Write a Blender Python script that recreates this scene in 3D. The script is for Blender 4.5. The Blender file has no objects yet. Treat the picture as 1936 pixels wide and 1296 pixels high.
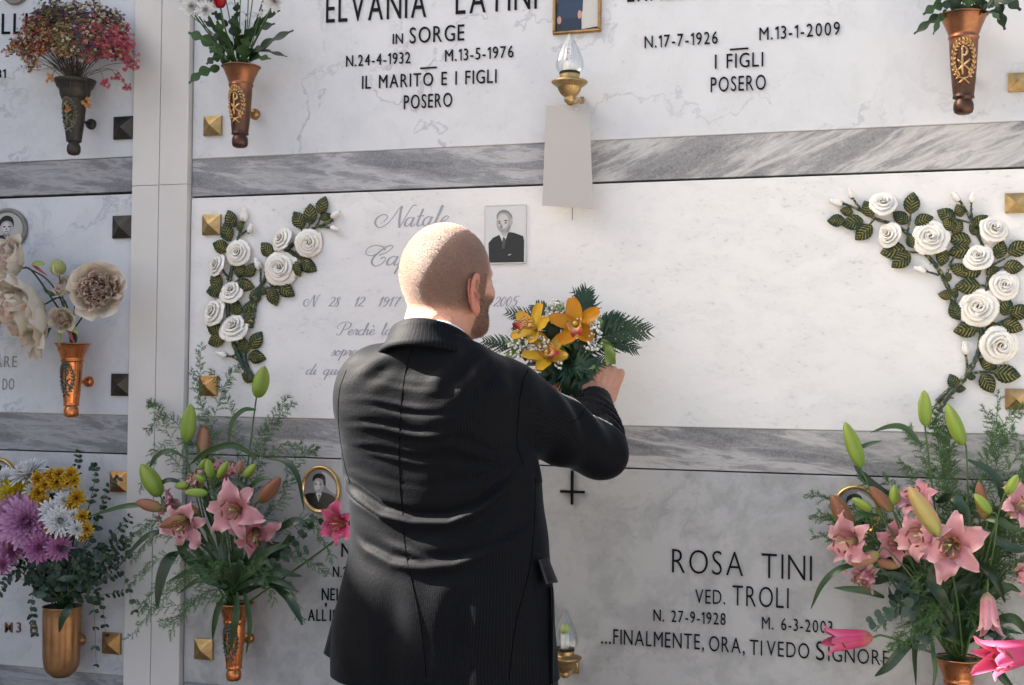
import bpy, math, random
import numpy as np
from math import sin, cos, pi, radians, sqrt, atan2, exp
from mathutils import Vector, Matrix, Quaternion
from mathutils.bvhtree import BVHTree

# ------------------------------------------------------------------ camera
FPX, IW, IH = 2500.0, 1936, 1296
CAM = Vector((0.0, -3.17, 1.55))
YAW, PITCH, ROLL = radians(18.05), radians(1.4), radians(0.62)
CR = (Matrix.Rotation(YAW, 3, 'Z') @ Matrix.Rotation(pi / 2 + PITCH, 3, 'X') @ Matrix.Rotation(ROLL, 3, 'Z'))
scene = bpy.context.scene
COL = scene.collection
cd = bpy.data.cameras.new('camera')
cam = bpy.data.objects.new('camera', cd)
COL.objects.link(cam)
cam.matrix_world = Matrix.Translation(CAM) @ CR.to_4x4()
cd.sensor_width = 36.0
cd.lens = FPX / IW * 36.0
cd.clip_start = 0.05
cd.clip_end = 3000
scene.camera = cam

# ------------------------------------------------------------------ light
SUN_EL, SUN_AZ = radians(37), radians(6.5)      # azimuth: from -x, turned towards -y
SUN_DIR = Vector((-cos(SUN_EL) * cos(SUN_AZ), -cos(SUN_EL) * sin(SUN_AZ), sin(SUN_EL)))
world = bpy.data.worlds.new('World')
scene.world = world
world.use_nodes = True
wn = world.node_tree
sky = wn.nodes.new('ShaderNodeTexSky')
sky.sky_type = 'NISHITA'
sky.sun_disc = False
sky.sun_elevation = SUN_EL
sky.sun_rotation = atan2(SUN_DIR.x, SUN_DIR.y)
sky.dust_density = 6.0
sky.air_density = 0.7
bg = wn.nodes['Background']
bg.inputs['Strength'].default_value = 0.052
wb = wn.nodes.new('ShaderNodeMix'); wb.data_type = 'RGBA'; wb.blend_type = 'MULTIPLY'
wb.inputs[0].default_value = 1.0; wb.inputs[7].default_value = (1.0, 1.0, .94, 1)   # the camera's white balance
wn.links.new(sky.outputs[0], wb.inputs[6]); wn.links.new(wb.outputs[2], bg.inputs['Color'])
sl = bpy.data.lights.new('sun', 'SUN')
sl.energy = 5.0
sl.angle = radians(0.53)
sl.color = (1.0, 0.93, 0.83)
sun = bpy.data.objects.new('sun', sl)
COL.objects.link(sun)
sun.rotation_euler = (-SUN_DIR).to_track_quat('-Z', 'Y').to_euler()
vs = scene.view_settings
vs.view_transform = 'Standard'
vs.look = 'None'
vs.gamma = 1.0
vs.use_curve_mapping = False
vs.exposure = 3.12

# ------------------------------------------------------------------ helpers
def P(px, py, d=0.0):
    """point d metres in front of the marble wall that the survey sees at px, py"""
    v = CR @ Vector(((px - IW / 2) / FPX, -(py - IH / 2) / FPX, -1.0))
    t = (-d - CAM.y) / v.y
    return CAM + v * t

def proj(co):
    """vectorised: world points (n,3) -> survey pixels (n,2)"""
    R = np.array(CR)
    q = (np.asarray(co, float) - np.array(CAM)) @ R
    return np.stack([q[:, 0] / -q[:, 2] * FPX + IW / 2, -q[:, 1] / -q[:, 2] * FPX + IH / 2], 1)

def S(px, py, d=0.0):
    return (P(px + .5, py, d) - P(px - .5, py, d)).length

def SZ(px, py, d=0.0):
    return (P(px, py + .5, d) - P(px, py - .5, d)).length

def tag(o, label=None, cat=None, group=None, kind=None):
    if label: o['label'] = label
    if cat: o['category'] = cat
    if group: o['group'] = group
    if kind: o['kind'] = kind
    return o

LOC = {}
def thing(name, loc, label, cat, group=None, kind=None):
    o = bpy.data.objects.new(name, None)
    COL.objects.link(o)
    o.empty_display_size = 0.05
    o.location = loc
    LOC[o.name] = Vector(loc)
    tag(o, label, cat, group, kind)
    return o

class MB:
    def __init__(s):
        s.v = []; s.f = []; s.uv = []; s.mi = []
    def add(s, vs_, fs, uvs=None, mi=0, M=None):
        b = len(s.v)
        if M is not None:
            vs_ = [M @ Vector(p) for p in vs_]
        s.v.extend([tuple(p) for p in vs_])
        s.f.extend([tuple(i + b for i in f) for f in fs])
        s.uv.extend(uvs if uvs is not None else [(0.0, 0.0)] * len(vs_))
        s.mi.extend([mi] * len(fs))
        return s
    def build(s, name, mats, parent=None, smooth=True, loc=None, extra=None):
        if not s.v:
            s.v = [(0, 0, 0)]; s.uv = [(0, 0)]
        me = bpy.data.meshes.new(name)
        L = LOC[parent.name] if parent is not None else Vector(loc or (0, 0, 0))
        a = np.array(s.v, float) - np.array(L)
        me.from_pydata(a.tolist(), [], s.f)
        me.update()
        if s.f:
            uvl = me.uv_layers.new(name='UVMap')
            idx = np.empty(len(me.loops), int)
            me.loops.foreach_get('vertex_index', idx)
            uvl.data.foreach_set('uv', np.array(s.uv, float)[idx].astype(np.float32).ravel())
        if not isinstance(mats, (list, tuple)): mats = [mats]
        for m in mats: me.materials.append(m)
        if len(mats) > 1 and s.mi:
            me.polygons.foreach_set('material_index', s.mi)
        if smooth and s.f:
            me.polygons.foreach_set('use_smooth', [True] * len(me.polygons))
        o = bpy.data.objects.new(name, me)
        COL.objects.link(o)
        if parent is not None:
            o.parent = parent
            LOC[o.name] = L
        else:
            o.location = L
            LOC[o.name] = L
        return o

def box_vf(x0, x1, y0, y1, z0, z1):
    v = [(x0, y0, z0), (x1, y0, z0), (x1, y1, z0), (x0, y1, z0), (x0, y0, z1), (x1, y0, z1), (x1, y1, z1), (x0, y1, z1)]
    f = [(0, 3, 2, 1), (4, 5, 6, 7), (0, 1, 5, 4), (1, 2, 6, 5), (2, 3, 7, 6), (3, 0, 4, 7)]
    return v, f

def bevel_box(mb, x0, x1, y0, y1, z0, z1, b=.0015, mi=0):
    """box whose front (low y) edges are chamfered"""
    v = [(x0, y1, z0), (x1, y1, z0), (x1, y1, z1), (x0, y1, z1),
         (x0, y0 + b, z0), (x1, y0 + b, z0), (x1, y0 + b, z1), (x0, y0 + b, z1),
         (x0 + b, y0, z0 + b), (x1 - b, y0, z0 + b), (x1 - b, y0, z1 - b), (x0 + b, y0, z1 - b)]
    f = [(0, 1, 2, 3)]
    for k in range(4):
        a, c = k, (k + 1) % 4
        f.append((c, a, a + 4, c + 4)); f.append((c + 4, a + 4, a + 8, c + 8))
    f.append((11, 10, 9, 8))
    f = [tuple(reversed(q)) for q in f]
    mb.add(v, f, mi=mi)
    return mb

def lathe(mb, prof, M, seg=32, mi=0, flute=0, fl_amp=0.0, a0=0, a1=2 * pi):
    """prof: (r, z); optional fluting"""
    vs_, fs, uv = [], [], []
    n = len(prof)
    closed = abs(a1 - a0 - 2 * pi) < 1e-6
    for k in range(seg + (0 if closed else 1)):
        a = a0 + (a1 - a0) * k / seg
        for i, p in enumerate(prof):
            r, z = p[0], p[1]
            am = p[2] if len(p) > 2 else 1.0
            if flute: r = r * (1 + fl_amp * am * abs(cos(a * flute / 2)) - fl_amp * am * .5)
            vs_.append((r * cos(a), r * sin(a), z)); uv.append((k / seg, i / (n - 1)))
    K = seg if closed else seg
    m = seg if closed else seg + 1
    for k in range(K):
        k2 = (k + 1) % m
        for i in range(n - 1):
            fs.append((k * n + i, k2 * n + i, k2 * n + i + 1, k * n + i + 1))
    mb.add(vs_, fs, uv, mi, M)
    return mb

def catmull(pts, n=6, closed=False):
    pts = [Vector(p) for p in pts]
    if len(pts) < 3 and not closed:
        return [pts[0].lerp(pts[-1], i / n) for i in range(n + 1)]
    out = []
    N = len(pts)
    rng = range(N if closed else N - 1)
    for i in rng:
        p1, p2 = pts[i], pts[(i + 1) % N]
        p0 = pts[i - 1] if (closed or i > 0) else p1 * 2 - p2
        p3 = pts[(i + 2) % N] if (closed or i + 2 < N) else p2 * 2 - p1
        for k in range(n):
            t = k / n
            out.append(.5 * ((2 * p1) + (p2 - p0) * t + (2 * p0 - 5 * p1 + 4 * p2 - p3) * t * t + (3 * p1 - p0 - 3 * p2 + p3) * t ** 3))
    if not closed: out.append(pts[-1])
    return out

def tube(mb, pts, r, seg=6, mi=0, closed=False, flat=None):
    """r: number or list or function of t"""
    n = len(pts)
    pts = [Vector(p) for p in pts]
    vs_, fs, uv = [], [], []
    up = None
    for i, p in enumerate(pts):
        if closed: d = pts[(i + 1) % n] - pts[i - 1]
        else: d = pts[min(i + 1, n - 1)] - pts[max(i - 1, 0)]
        if d.length < 1e-9: d = Vector((0, 0, 1))
        d.normalize()
        if up is None:
            up = Vector((0, 1, 0)) if abs(d.y) < .8 else Vector((1, 0, 0))
        a = (up - d * up.dot(d))
        if a.length < 1e-6: a = d.orthogonal()
        a.normalize(); up = a
        b = d.cross(a)
        t = i / max(n - 1, 1)
        rr = r(t) if callable(r) else (r[i] if isinstance(r, (list, tuple)) else r)
        for k in range(seg):
            an = 2 * pi * k / seg
            q = a * cos(an) * rr * (flat or 1) + b * sin(an) * rr
            vs_.append(p + q); uv.append((k / seg, t))
    m = n if closed else n - 1
    for i in range(m):
        j = (i + 1) % n
        for k in range(seg):
            k2 = (k + 1) % seg
            fs.append((i * seg + k, i * seg + k2, j * seg + k2, j * seg + k))
    if not closed:
        fs.append(tuple(range(seg))[::-1]); fs.append(tuple((n - 1) * seg + k for k in range(seg)))
    mb.add(vs_, fs, uv, mi)
    return mb

def mat_z(origin, z, roll=0.0, s=1.0, up=(0, 0, 1)):
    """matrix whose local +Z is direction z"""
    z = Vector(z).normalized()
    u = Vector(up)
    x = u.cross(z)
    if x.length < 1e-4: x = Vector((1, 0, 0)).cross(z)
    x.normalize()
    y = z.cross(x)
    R = Matrix((x, y, z)).transposed().to_4x4()
    return Matrix.Translation(Vector(origin)) @ R @ Matrix.Rotation(roll, 4, 'Z') @ Matrix.Scale(s, 4)

def petal(L, Wd, prof, th, phi=0.0, r0=0.0, z0=0.0, n=8, m=3, cup=0.0, ridge=0.0, ripple=0.0, rfreq=3, rph=0.0, curl=0.0, tw=0.0):
    """blade growing from a flower axis (+Z). th(t): angle from axis. returns v,f,uv"""
    vs_, fs, uv = [], [], []
    y, z = r0, z0
    ds = L / n
    for i in range(n + 1):
        t = i / n
        a = th(t)
        if i:
            am = th(t - .5 / n)
            y += sin(am) * ds; z += cos(am) * ds
        w = Wd * prof(t)
        ny, nz = -cos(a), sin(a)
        tt = tw * t
        for j in range(-m, m + 1):
            s = j / m
            off = cup * w * s * s * (1 if True else 0) + ridge * w * (abs(s)) + ripple * sin(rfreq * 2 * pi * t + rph + (1.7 if s > 0 else 0)) * abs(s) ** 2 + curl * w * abs(s) ** 4
            x = w * s * cos(tt); off += w * s * sin(tt)
            vs_.append((x, y + ny * off, z + nz * off)); uv.append((.5 + .5 * s, t))
    q = 2 * m + 1
    for i in range(n):
        for j in range(2 * m):
            fs.append((i * q + j, i * q + j + 1, (i + 1) * q + j + 1, (i + 1) * q + j))
    c, s_ = cos(phi), sin(phi)
    vs_ = [(x * s_ + y * c, -x * c + y * s_, z) for x, y, z in vs_]
    return vs_, fs, uv

def lin(*pts):
    """piecewise linear function from (t, value) pairs"""
    xs = [p[0] for p in pts]; ys = [p[1] for p in pts]
    return lambda t: float(np.interp(t, xs, ys))

rnd = random.Random(11)

# ------------------------------------------------------------------ materials
def new_mat(name):
    m = bpy.data.materials.new(name)
    m.use_nodes = True
    return m, m.node_tree, m.node_tree.nodes['Principled BSDF']

class NT:
    """tiny node builder"""
    def __init__(s, nt): s.nt = nt
    def n(s, t, **kw):
        x = s.nt.nodes.new('ShaderNode' + t)
        for k, v in kw.items():
            if k.startswith('i_'):
                x.inputs[k[2:].replace('_', ' ')].default_value = v
            else: setattr(x, k, v)
        return x
    def l(s, a, b): s.nt.links.new(a, b)
    def coord(s, kind='Object', scale=(1, 1, 1), rot=(0, 0, 0), loc=(0, 0, 0)):
        c = s.n('TexCoord'); m = s.n('Mapping')
        m.inputs['Scale'].default_value = scale; m.inputs['Rotation'].default_value = rot; m.inputs['Location'].default_value = loc
        s.l(c.outputs[kind], m.inputs['Vector'])
        return m.outputs[0]
    def noise(s, vec, scale, detail=4, rough=.5, dist=0.0, lac=2.0):
        x = s.n('TexNoise'); x.inputs['Scale'].default_value = scale; x.inputs['Detail'].default_value = detail
        x.inputs['Roughness'].default_value = rough; x.inputs['Distortion'].default_value = dist
        if vec is not None: s.l(vec, x.inputs['Vector'])
        return x
    def ramp(s, fac, stops, interp='LINEAR'):
        r = s.n('ValToRGB'); r.color_ramp.interpolation = interp
        e = r.color_ramp.elements
        while len(e) > 1: e.remove(e[-1])
        for i, (p, c) in enumerate(stops):
            if not isinstance(c, (tuple, list)): c = (c, c, c)
            k = e[0] if i == 0 else e.new(p)
            k.position = p; k.color = (c[0], c[1], c[2], 1)
        s.l(fac, r.inputs['Fac'])
        return r.outputs['Color']
    def mix(s, fac, a, b, mode='MIX'):
        x = s.n('Mix'); x.data_type = 'RGBA'; x.blend_type = mode
        for sock, val in ((x.inputs[0], fac), (x.inputs[6], a), (x.inputs[7], b)):
            if hasattr(val, 'is_output') or hasattr(val, 'links') and not isinstance(val, (tuple, list, float, int)):
                s.l(val, sock)
            elif isinstance(val, (tuple, list)): sock.default_value = (val[0], val[1], val[2], 1)
            else: sock.default_value = val
        return x.outputs[2]
    def math(s, op, a, b=None, c=None):
        x = s.n('Math'); x.operation = op
        for k, val in enumerate((a, b, c)):
            if val is None: continue
            if isinstance(val, (int, float)): x.inputs[k].default_value = val
            else: s.l(val, x.inputs[k])
        return x.outputs[0]
    def bump(s, h, strength=.3, dist=.001):
        b = s.n('Bump'); b.inputs['Strength'].default_value = strength; b.inputs['Distance'].default_value = dist
        s.l(h, b.inputs['Height'])
        return b.outputs[0]

def plain(name, col, rough=.5, metal=0.0, var=.0, vscale=40, bump=0.0, spec=None, trans=0.0):
    m, nt, b = new_mat(name); t = NT(nt)
    b.inputs['Roughness'].default_value = rough
    b.inputs['Metallic'].default_value = metal
    if spec is not None: b.inputs['Specular IOR Level'].default_value = spec
    if trans: b.inputs['Transmission Weight'].default_value = trans
    if var or bump:
        nz = t.noise(t.coord(), vscale, 5, .6)
        if var:
            c = t.ramp(nz.outputs['Fac'], [(.3, tuple(x * (1 - var) for x in col)), (.7, tuple(min(1, x * (1 + var)) for x in col))])
            t.l(c, b.inputs['Base Color'])
        else: b.inputs['Base Color'].default_value = (*col, 1)
        if bump: t.l(t.bump(nz.outputs['Fac'], bump, .002), b.inputs['Normal'])
    else: b.inputs['Base Color'].default_value = (*col, 1)
    return m

def marble_white(name, base, vein, vamt=.5, cloud=.5, seed=0.0, speck=.0, stretch=(1, 1, 1), rot=0.0, warm=(1, 1, 1)):
    m, nt, b = new_mat(name); t = NT(nt)
    co = t.coord('Object', stretch, (0, rot, 0), (seed, seed * 1.7, seed * .6))
    w = t.noise(co, 2.2, 5, .62)
    wv = t.mix(.28, co, w.outputs['Color'])
    n1 = t.noise(wv, 4.2, 8, .58)
    v1 = t.math('ABSOLUTE', t.math('SUBTRACT', n1.outputs['Fac'], .5))
    v1 = t.ramp(v1, [(0, 1), (.004, .75), (.013, 0)])
    msk = t.ramp(t.noise(co, 2.4, 3, .5).outputs['Fac'], [(.42, 0), (.55, 1)])
    v1 = t.math('MULTIPLY', v1, msk)
    n2 = t.noise(wv, 14, 8, .62)
    c2 = t.ramp(n2.outputs['Fac'], [(.43, 0), (.61, 1)])
    n3 = t.noise(co, 60, 6, .7)
    c3 = t.ramp(n3.outputs['Fac'], [(.56, 0), (.68, 1)])
    c3 = t.math('MULTIPLY', c3, t.ramp(n2.outputs['Fac'], [(.45, 0), (.6, 1)]))
    col = t.mix(t.math('MULTIPLY', c2, cloud), base, tuple(x * .70 for x in base))
    col = t.mix(t.math('MULTIPLY', v1, vamt), col, vein)
    col = t.mix(t.math('MULTIPLY', c3, speck), col, tuple(x * .55 for x in base))
    big = t.noise(co, 1.1, 2, .5)
    col = t.mix(t.ramp(big.outputs['Fac'], [(.3, 0), (.7, .5)]), col, tuple(x * y * .97 for x, y in zip(base, warm)))
    t.l(col, b.inputs['Base Color'])
    b.inputs['Roughness'].default_value = .42
    b.inputs['Specular IOR Level'].default_value = .35
    t.l(t.bump(n3.outputs['Fac'], .06, .001), b.inputs['Normal'])
    return m

def marble_grey(name, dark, light, rot, seed, scale=1.0, sharp=.5):
    m, nt, b = new_mat(name); t = NT(nt)
    co = t.coord('Object', (1, 1, 1), (0, -rot, 0), (seed, 0, seed * .37))
    sq = t.n('Mapping'); sq.inputs['Scale'].default_value = (1.0 * scale, 1, 6.5 * scale); t.l(co, sq.inputs['Vector'])
    w = t.noise(sq.outputs[0], 1.6, 4, .6)
    wv = t.mix(.45, sq.outputs[0], w.outputs['Color'])
    n1 = t.noise(wv, 4.5, 9, .66)
    c = t.ramp(n1.outputs['Fac'], [(.32, dark), (.47, tuple(d * .7 + l * .3 for d, l in zip(dark, light))), (.51, tuple(d * .35 + l * .65 for d, l in zip(dark, light))), (.56, light), (.62, tuple(d * .6 + l * .4 for d, l in zip(dark, light))), (.8, dark)])
    n3 = t.noise(co, 180, 4, .7)
    c = t.mix(t.ramp(n3.outputs['Fac'], [(.35, 0), (.7, .35)]), c, light)
    t.l(c, b.inputs['Base Color'])
    b.inputs['Roughness'].default_value = .4
    b.inputs['Specular IOR Level'].default_value = .35
    return m

def metal_mat(name, c1, c2, rough=.32, scale=30, metal=.9, brush=0.0, bstr=.1):
    m, nt, b = new_mat(name); t = NT(nt)
    co = t.coord('Object')
    n1 = t.noise(co, scale, 6, .65)
    c = t.ramp(n1.outputs['Fac'], [(.35, c1), (.65, c2)])
    t.l(c, b.inputs['Base Color'])
    b.inputs['Metallic'].default_value = metal
    r = t.ramp(t.noise(co, scale * 3, 4, .6).outputs['Fac'], [(.3, rough * .8), (.7, min(1, rough * 1.4))])
    t.l(r, b.inputs['Roughness'])
    if brush:
        mp = t.n('Mapping'); mp.inputs['Scale'].default_value = (3, 3, brush); t.l(co, mp.inputs['Vector'])
        n2 = t.noise(mp.outputs[0], 8, 3, .6)
        t.l(t.bump(n2.outputs['Fac'], bstr, .001), b.inputs['Normal'])
    else:
        t.l(t.bump(n1.outputs['Fac'], bstr, .0015), b.inputs['Normal'])
    return m

def uv_leaf(name, mid, edge, vein, rough=.45, nv=9, veinamt=.5, var=.25, trans=.0, spec=.4, vw=.10):
    """leaf material: u across (0..1), v along"""
    m, nt, b = new_mat(name); t = NT(nt)
    tc = t.n('TexCoord'); sp = t.n('SeparateXYZ'); t.l(tc.outputs['UV'], sp.inputs[0])
    u = t.math('ABSOLUTE', t.math('SUBTRACT', sp.outputs[0], .5))
    rib = t.ramp(u, [(0, 1), (.03, .8), (.06, 0)])
    k = t.math('FRACT', t.math('MULTIPLY', t.math('SUBTRACT', sp.outputs[1], t.math('MULTIPLY', u, .45)), float(nv)))
    sv = t.ramp(t.math('ABSOLUTE', t.math('SUBTRACT', k, .5)), [(0, 1), (vw, .5), (vw * 1.8, 0)])
    v = t.math('MAXIMUM', rib, sv)
    nz = t.noise(t.coord('Object'), 25, 4, .6)
    base = t.mix(t.ramp(u, [(0, 0), (.5, 1)]), mid, edge)
    base = t.mix(t.math('MULTIPLY', t.ramp(nz.outputs['Fac'], [(.3, 0), (.7, 1)]), var), base, tuple(x * .45 for x in mid))
    col = t.mix(t.math('MULTIPLY', v, veinamt), base, vein)
    t.l(col, b.inputs['Base Color'])
    b.inputs['Roughness'].default_value = rough
    b.inputs['Specular IOR Level'].default_value = spec
    if trans: 
        b.inputs['Subsurface Weight'].default_value = 0
    t.l(t.bump(v, .25, .0006), b.inputs['Normal'])
    return m

def uv_petal(name, base, mid, tip, edge=None, stripe=.0, rough=.5, speck=None, nstripe=14, mp=.35):
    """petal: gradient along v, faint long stripes over u"""
    m, nt, b = new_mat(name); t = NT(nt)
    tc = t.n('TexCoord'); sp = t.n('SeparateXYZ'); t.l(tc.outputs['UV'], sp.inputs[0])
    c = t.ramp(sp.outputs[1], [(0, base), (mp, mid), (1, tip)])
    u = t.math('ABSOLUTE', t.math('SUBTRACT', sp.outputs[0], .5))
    if edge: c = t.mix(t.ramp(u, [(.25, 0), (.5, .8)]), c, edge)
    if stripe:
        s_ = t.math('SINE', t.math('MULTIPLY', sp.outputs[0], float(nstripe) * 6.28))
        c = t.mix(t.math('MULTIPLY', t.ramp(s_, [(0, 0), (1, 1)]), stripe), c, tuple(x * .6 for x in mid))
    if speck:
        nz = t.noise(t.coord('Object'), 420, 2, .5)
        k = t.math('MULTIPLY', t.ramp(nz.outputs['Fac'], [(.58, 0), (.64, 1)]), t.ramp(sp.outputs[1], [(.1, .9), (.5, 0)]))
        c = t.mix(k, c, speck)
    nz = t.noise(t.coord('Object'), 40, 3, .6)
    c = t.mix(t.ramp(nz.outputs['Fac'], [(.35, 0), (.75, .25)]), c, tuple(x * .7 for x in mid))
    t.l(c, b.inputs['Base Color'])
    b.inputs['Roughness'].default_value = rough
    b.inputs['Specular IOR Level'].default_value = .3
    # petals let a little light through
    tr = t.n('BsdfTranslucent'); mx = t.n('MixShader'); mx.inputs[0].default_value = .22
    t.l(c, tr.inputs['Color'])
    out = nt.nodes['Material Output']
    t.l(b.outputs[0], mx.inputs[1]); t.l(tr.outputs[0], mx.inputs[2]); t.l(mx.outputs[0], out.inputs['Surface'])
    return m

M = {}
M['marble_top'] = marble_white('marble_top', (.64, .65, .67), (.20, .21, .25), .60, .30, 0.0, .55)
M['marble_main'] = marble_white('marble_main', (.77, .76, .745), (.42, .42, .45), .12, .22, 3.1, .75, (1.0, 1, 1.9), .6)
M['marble_low'] = marble_white('marble_low', (.46, .46, .455), (.22, .22, .24), .35, 1.0, 7.7, 1.0)
M['marble_low_left'] = marble_white('marble_low_left', (.56, .565, .58), (.20, .21, .25), .9, .8, 9.2, .6, (1, 1, 1), .5)
M['marble_left'] = marble_white('marble_left', (.61, .63, .67), (.26, .28, .34), .6, .30, 5.2, .35)
M['band_l'] = marble_grey('band_l', (.12, .125, .14), (.36, .36, .38), .06, 1.3, 1.4)
M['band_a'] = marble_grey('band_a', (.12, .125, .14), (.46, .46, .47), .10, 2.3, 1.1)
M['band_b'] = marble_grey('band_b', (.115, .115, .125), (.55, .54, .53), -.40, 6.6, .80)
M['band_c'] = marble_grey('band_c', (.10, .105, .115), (.50, .49, .48), .12, 4.1, .9)
M['pilaster'] = plain('pilaster', (.63, .605, .575), .55, 0, .04, 6, .03)
M['joint'] = plain('joint', (.02, .018, .015), .9)
M['mortar'] = plain('mortar', (.38, .33, .26), .9, 0, .2, 60)
M['letter'] = plain('letter', (.006, .0065, .008), .45, spec=.12)
M['letter_bronze'] = metal_mat('letter_bronze', (.22, .10, .06), (.35, .17, .10), .4)
M['engrave'] = plain('engrave', (.36, .37, .40), .7)  # shading of the script strokes, as a flat grey
M['engrave_dark'] = plain('engrave_dark', (.25, .25, .24), .7)
M['brass'] = metal_mat('brass', (.34, .23, .10), (.54, .38, .18), .38, 34)
M['brass_old'] = metal_mat('brass_old', (.30, .17, .07), (.50, .30, .12), .38, 30)
M['bronze_dark'] = metal_mat('bronze_dark', (.035, .035, .035), (.075, .065, .055), .38, 25, .7)
M['bronze_patina'] = metal_mat('bronze_patina', (.028, .032, .030), (.065, .05, .038), .45, 22, .6)
M['copper'] = metal_mat('copper', (.52, .19, .075), (.68, .29, .13), .27, 10, .95, 60, .12)
M['copper_worn'] = metal_mat('copper_worn', (.11, .07, .055), (.48, .19, .08), .34, 11, .9, 60, .12)
M['copper_bright'] = metal_mat('copper_bright', (.55, .18, .065), (.72, .27, .10), .25, 10, .97, 60, .12)
M['gold_paint'] = metal_mat('gold_paint', (.34, .17, .075), (.50, .27, .12), .33, 12, .75)
M['gold_rim'] = metal_mat('gold_rim', (.60, .38, .12), (.80, .56, .24), .2, 20)
M['emblem_gold'] = metal_mat('emblem_gold', (.42, .24, .10), (.66, .42, .20), .35, 60)
M['emblem_green'] = metal_mat('emblem_green', (.10, .13, .11), (.20, .17, .12), .55, 60, .5)
M['card'] = plain('card', (.44, .43, .42), .7, 0, .02, 3)
M['string'] = plain('string', (.7, .6, .6), .6)
M['staple'] = plain('staple', (.85, .82, .9), .25, .9)
M['grey_frame'] = metal_mat('grey_frame', (.17, .17, .16), (.27, .26, .24), .4, 20, .4)

def patina(key):
    """darker, browner metal towards the foot of the vase"""
    nt = M[key].node_tree; t = NT(nt); b = nt.nodes['Principled BSDF']
    old = b.inputs['Base Color'].links[0].from_socket
    tc = t.n('TexCoord'); sp = t.n('SeparateXYZ'); t.l(tc.outputs['Object'], sp.inputs[0])
    nz = t.noise(t.coord(), 18, 5, .65)
    z = t.math('ADD', sp.outputs[2], t.math('MULTIPLY', t.math('SUBTRACT', nz.outputs['Fac'], .5), .10))
    k = t.ramp(t.math('MULTIPLY', z, 4.0), [(.10, .9), (.36, .72), (.56, .55), (.64, .0)])
    t.l(t.mix(k, old, (.075, .045, .036)), b.inputs['Base Color'])
patina('copper_worn')
# ------------------------------------------------------------------ the burial wall
Z = dict(top=2.735, b1t=2.1325, b1b=2.031, mt=2.0255, mb=1.4275, b2b=1.326, lt=1.3225, lb=.704, b3b=.60)
XL, XP0, XPM, XP1, XR = -2.98, P(255.5, 10, .018)[0], P(306, 10, .018)[0], -1.967, 1.6
GROUND = .10

def slab(name, x0, x1, z0, z1, mat, label, yf=0.0, th=.02, b=.0015, kind_='marble slab'):
    t = thing(name, (x0, 0, z0), label, kind_)
    mb = MB(); bevel_box(mb, x0, x1, yf, yf + th, z0, z1, b)
    mb.build('marble_panel', mat, t, smooth=False)
    return t

g = MB().add([(-60, -80, GROUND), (60, -80, GROUND), (60, 30, GROUND), (-60, 30, GROUND)], [(0, 1, 2, 3)]).build('ground', plain('paving', (.20, .185, .165), .85, 0, .2, 5, .2), None, False)
tag(g, kind='structure')
mb = MB(); mb.add(*box_vf(XL, XR, .024, .6, GROUND, 3.6))
mb.build('tomb_wall', M['joint'], None, False)
tw = bpy.data.objects['tomb_wall']
tag(tw, kind='structure')

top_slab = slab('grave_slab', XP1 + .003, XR, Z['b1t'] + .0012, Z['top'], M['marble_top'], 'veined white marble slab with two black-lettered inscriptions, top right of the wall')
main_slab = slab('grave_slab', XP1 + .003, XR, Z['mb'] + .0012, Z['mt'], M['marble_main'], 'plain white marble slab with grey script engraving behind the man')
low_slab = slab('grave_slab', XP1 + .003, XR, Z['lb'] + .0012, Z['lt'], M['marble_low'], 'mottled grey marble slab with a black cross, below the man\'s elbow')
ltop_slab = slab('grave_slab', XL, XP0 - .003, Z['b1t'] + .016, Z['top'], M['marble_left'], 'white marble slab behind the dried flowers, top left')
lmid_slab = slab('grave_slab', XL, XP0 - .003, Z['mb'] - .001, Z['mt'] + .018, M['marble_left'], 'bluish white marble slab behind the cream peonies')
llow_slab = slab('grave_slab', XL, XP0 - .003, Z['lb'] + .0012, Z['lt'] - .006, M['marble_low_left'], 'strongly veined marble slab behind the chrysanthemums, bottom left')
def band(x0, x1, z0, z1, mat, label):
    slab('marble_band', x0, x1, z0, z1, mat, label, .002, .018, .0008, 'marble strip')
XJ = P(1090, 300)[0]
band(XP1 + .003, XJ - .0006, Z['b1b'], Z['b1t'], M['band_a'], 'wavy grey marble strip above the engraved name and the man\'s head')
band(XJ + .0006, XR, Z['b1b'], Z['b1t'], M['band_b'], 'diagonally streaked grey marble strip right of the hanging card')
band(XP1 + .003, XR, Z['b2b'], Z['mb'], M['band_c'], 'grey marble strip level with the man\'s elbow')
band(XP1 + .003, XR, Z['b3b'], Z['lb'], M['band_a'], 'grey marble strip at the foot of the mottled slab')
band(XL, XP0 - .003, Z['b1b'] + .020, Z['b1t'] + .0145, M['band_l'], 'grey marble strip left of the pilaster, above the cream peonies')
band(XL, XP0 - .003, Z['b2b'] - .006, Z['mb'] - .0035, M['band_l'], 'grey marble strip left of the pilaster, between peonies and chrysanthemums')
band(XL, XP0 - .003, Z['b3b'], Z['lb'] - .001, M['band_l'], 'grey marble strip left of the pilaster, under the gold vase')
mo = MB()
for (a, b_, z) in ((XL, XP0 - .003, Z['mb'] - .0022), (XP1 + .003, XR, Z['mb'] + .0006), (XP1 + .003, XR, Z['b1t'] + .0006), (XL, XP0 - .003, Z['lb']), (XP1 + .003, XR, Z['lb'] + .0006)):
    mo.add(*box_vf(a, b_, .0032, .0235, z - .0022, z + .0018))
tag(mo.build('mortar_joints', M['mortar'], None, False), kind='structure')

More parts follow.
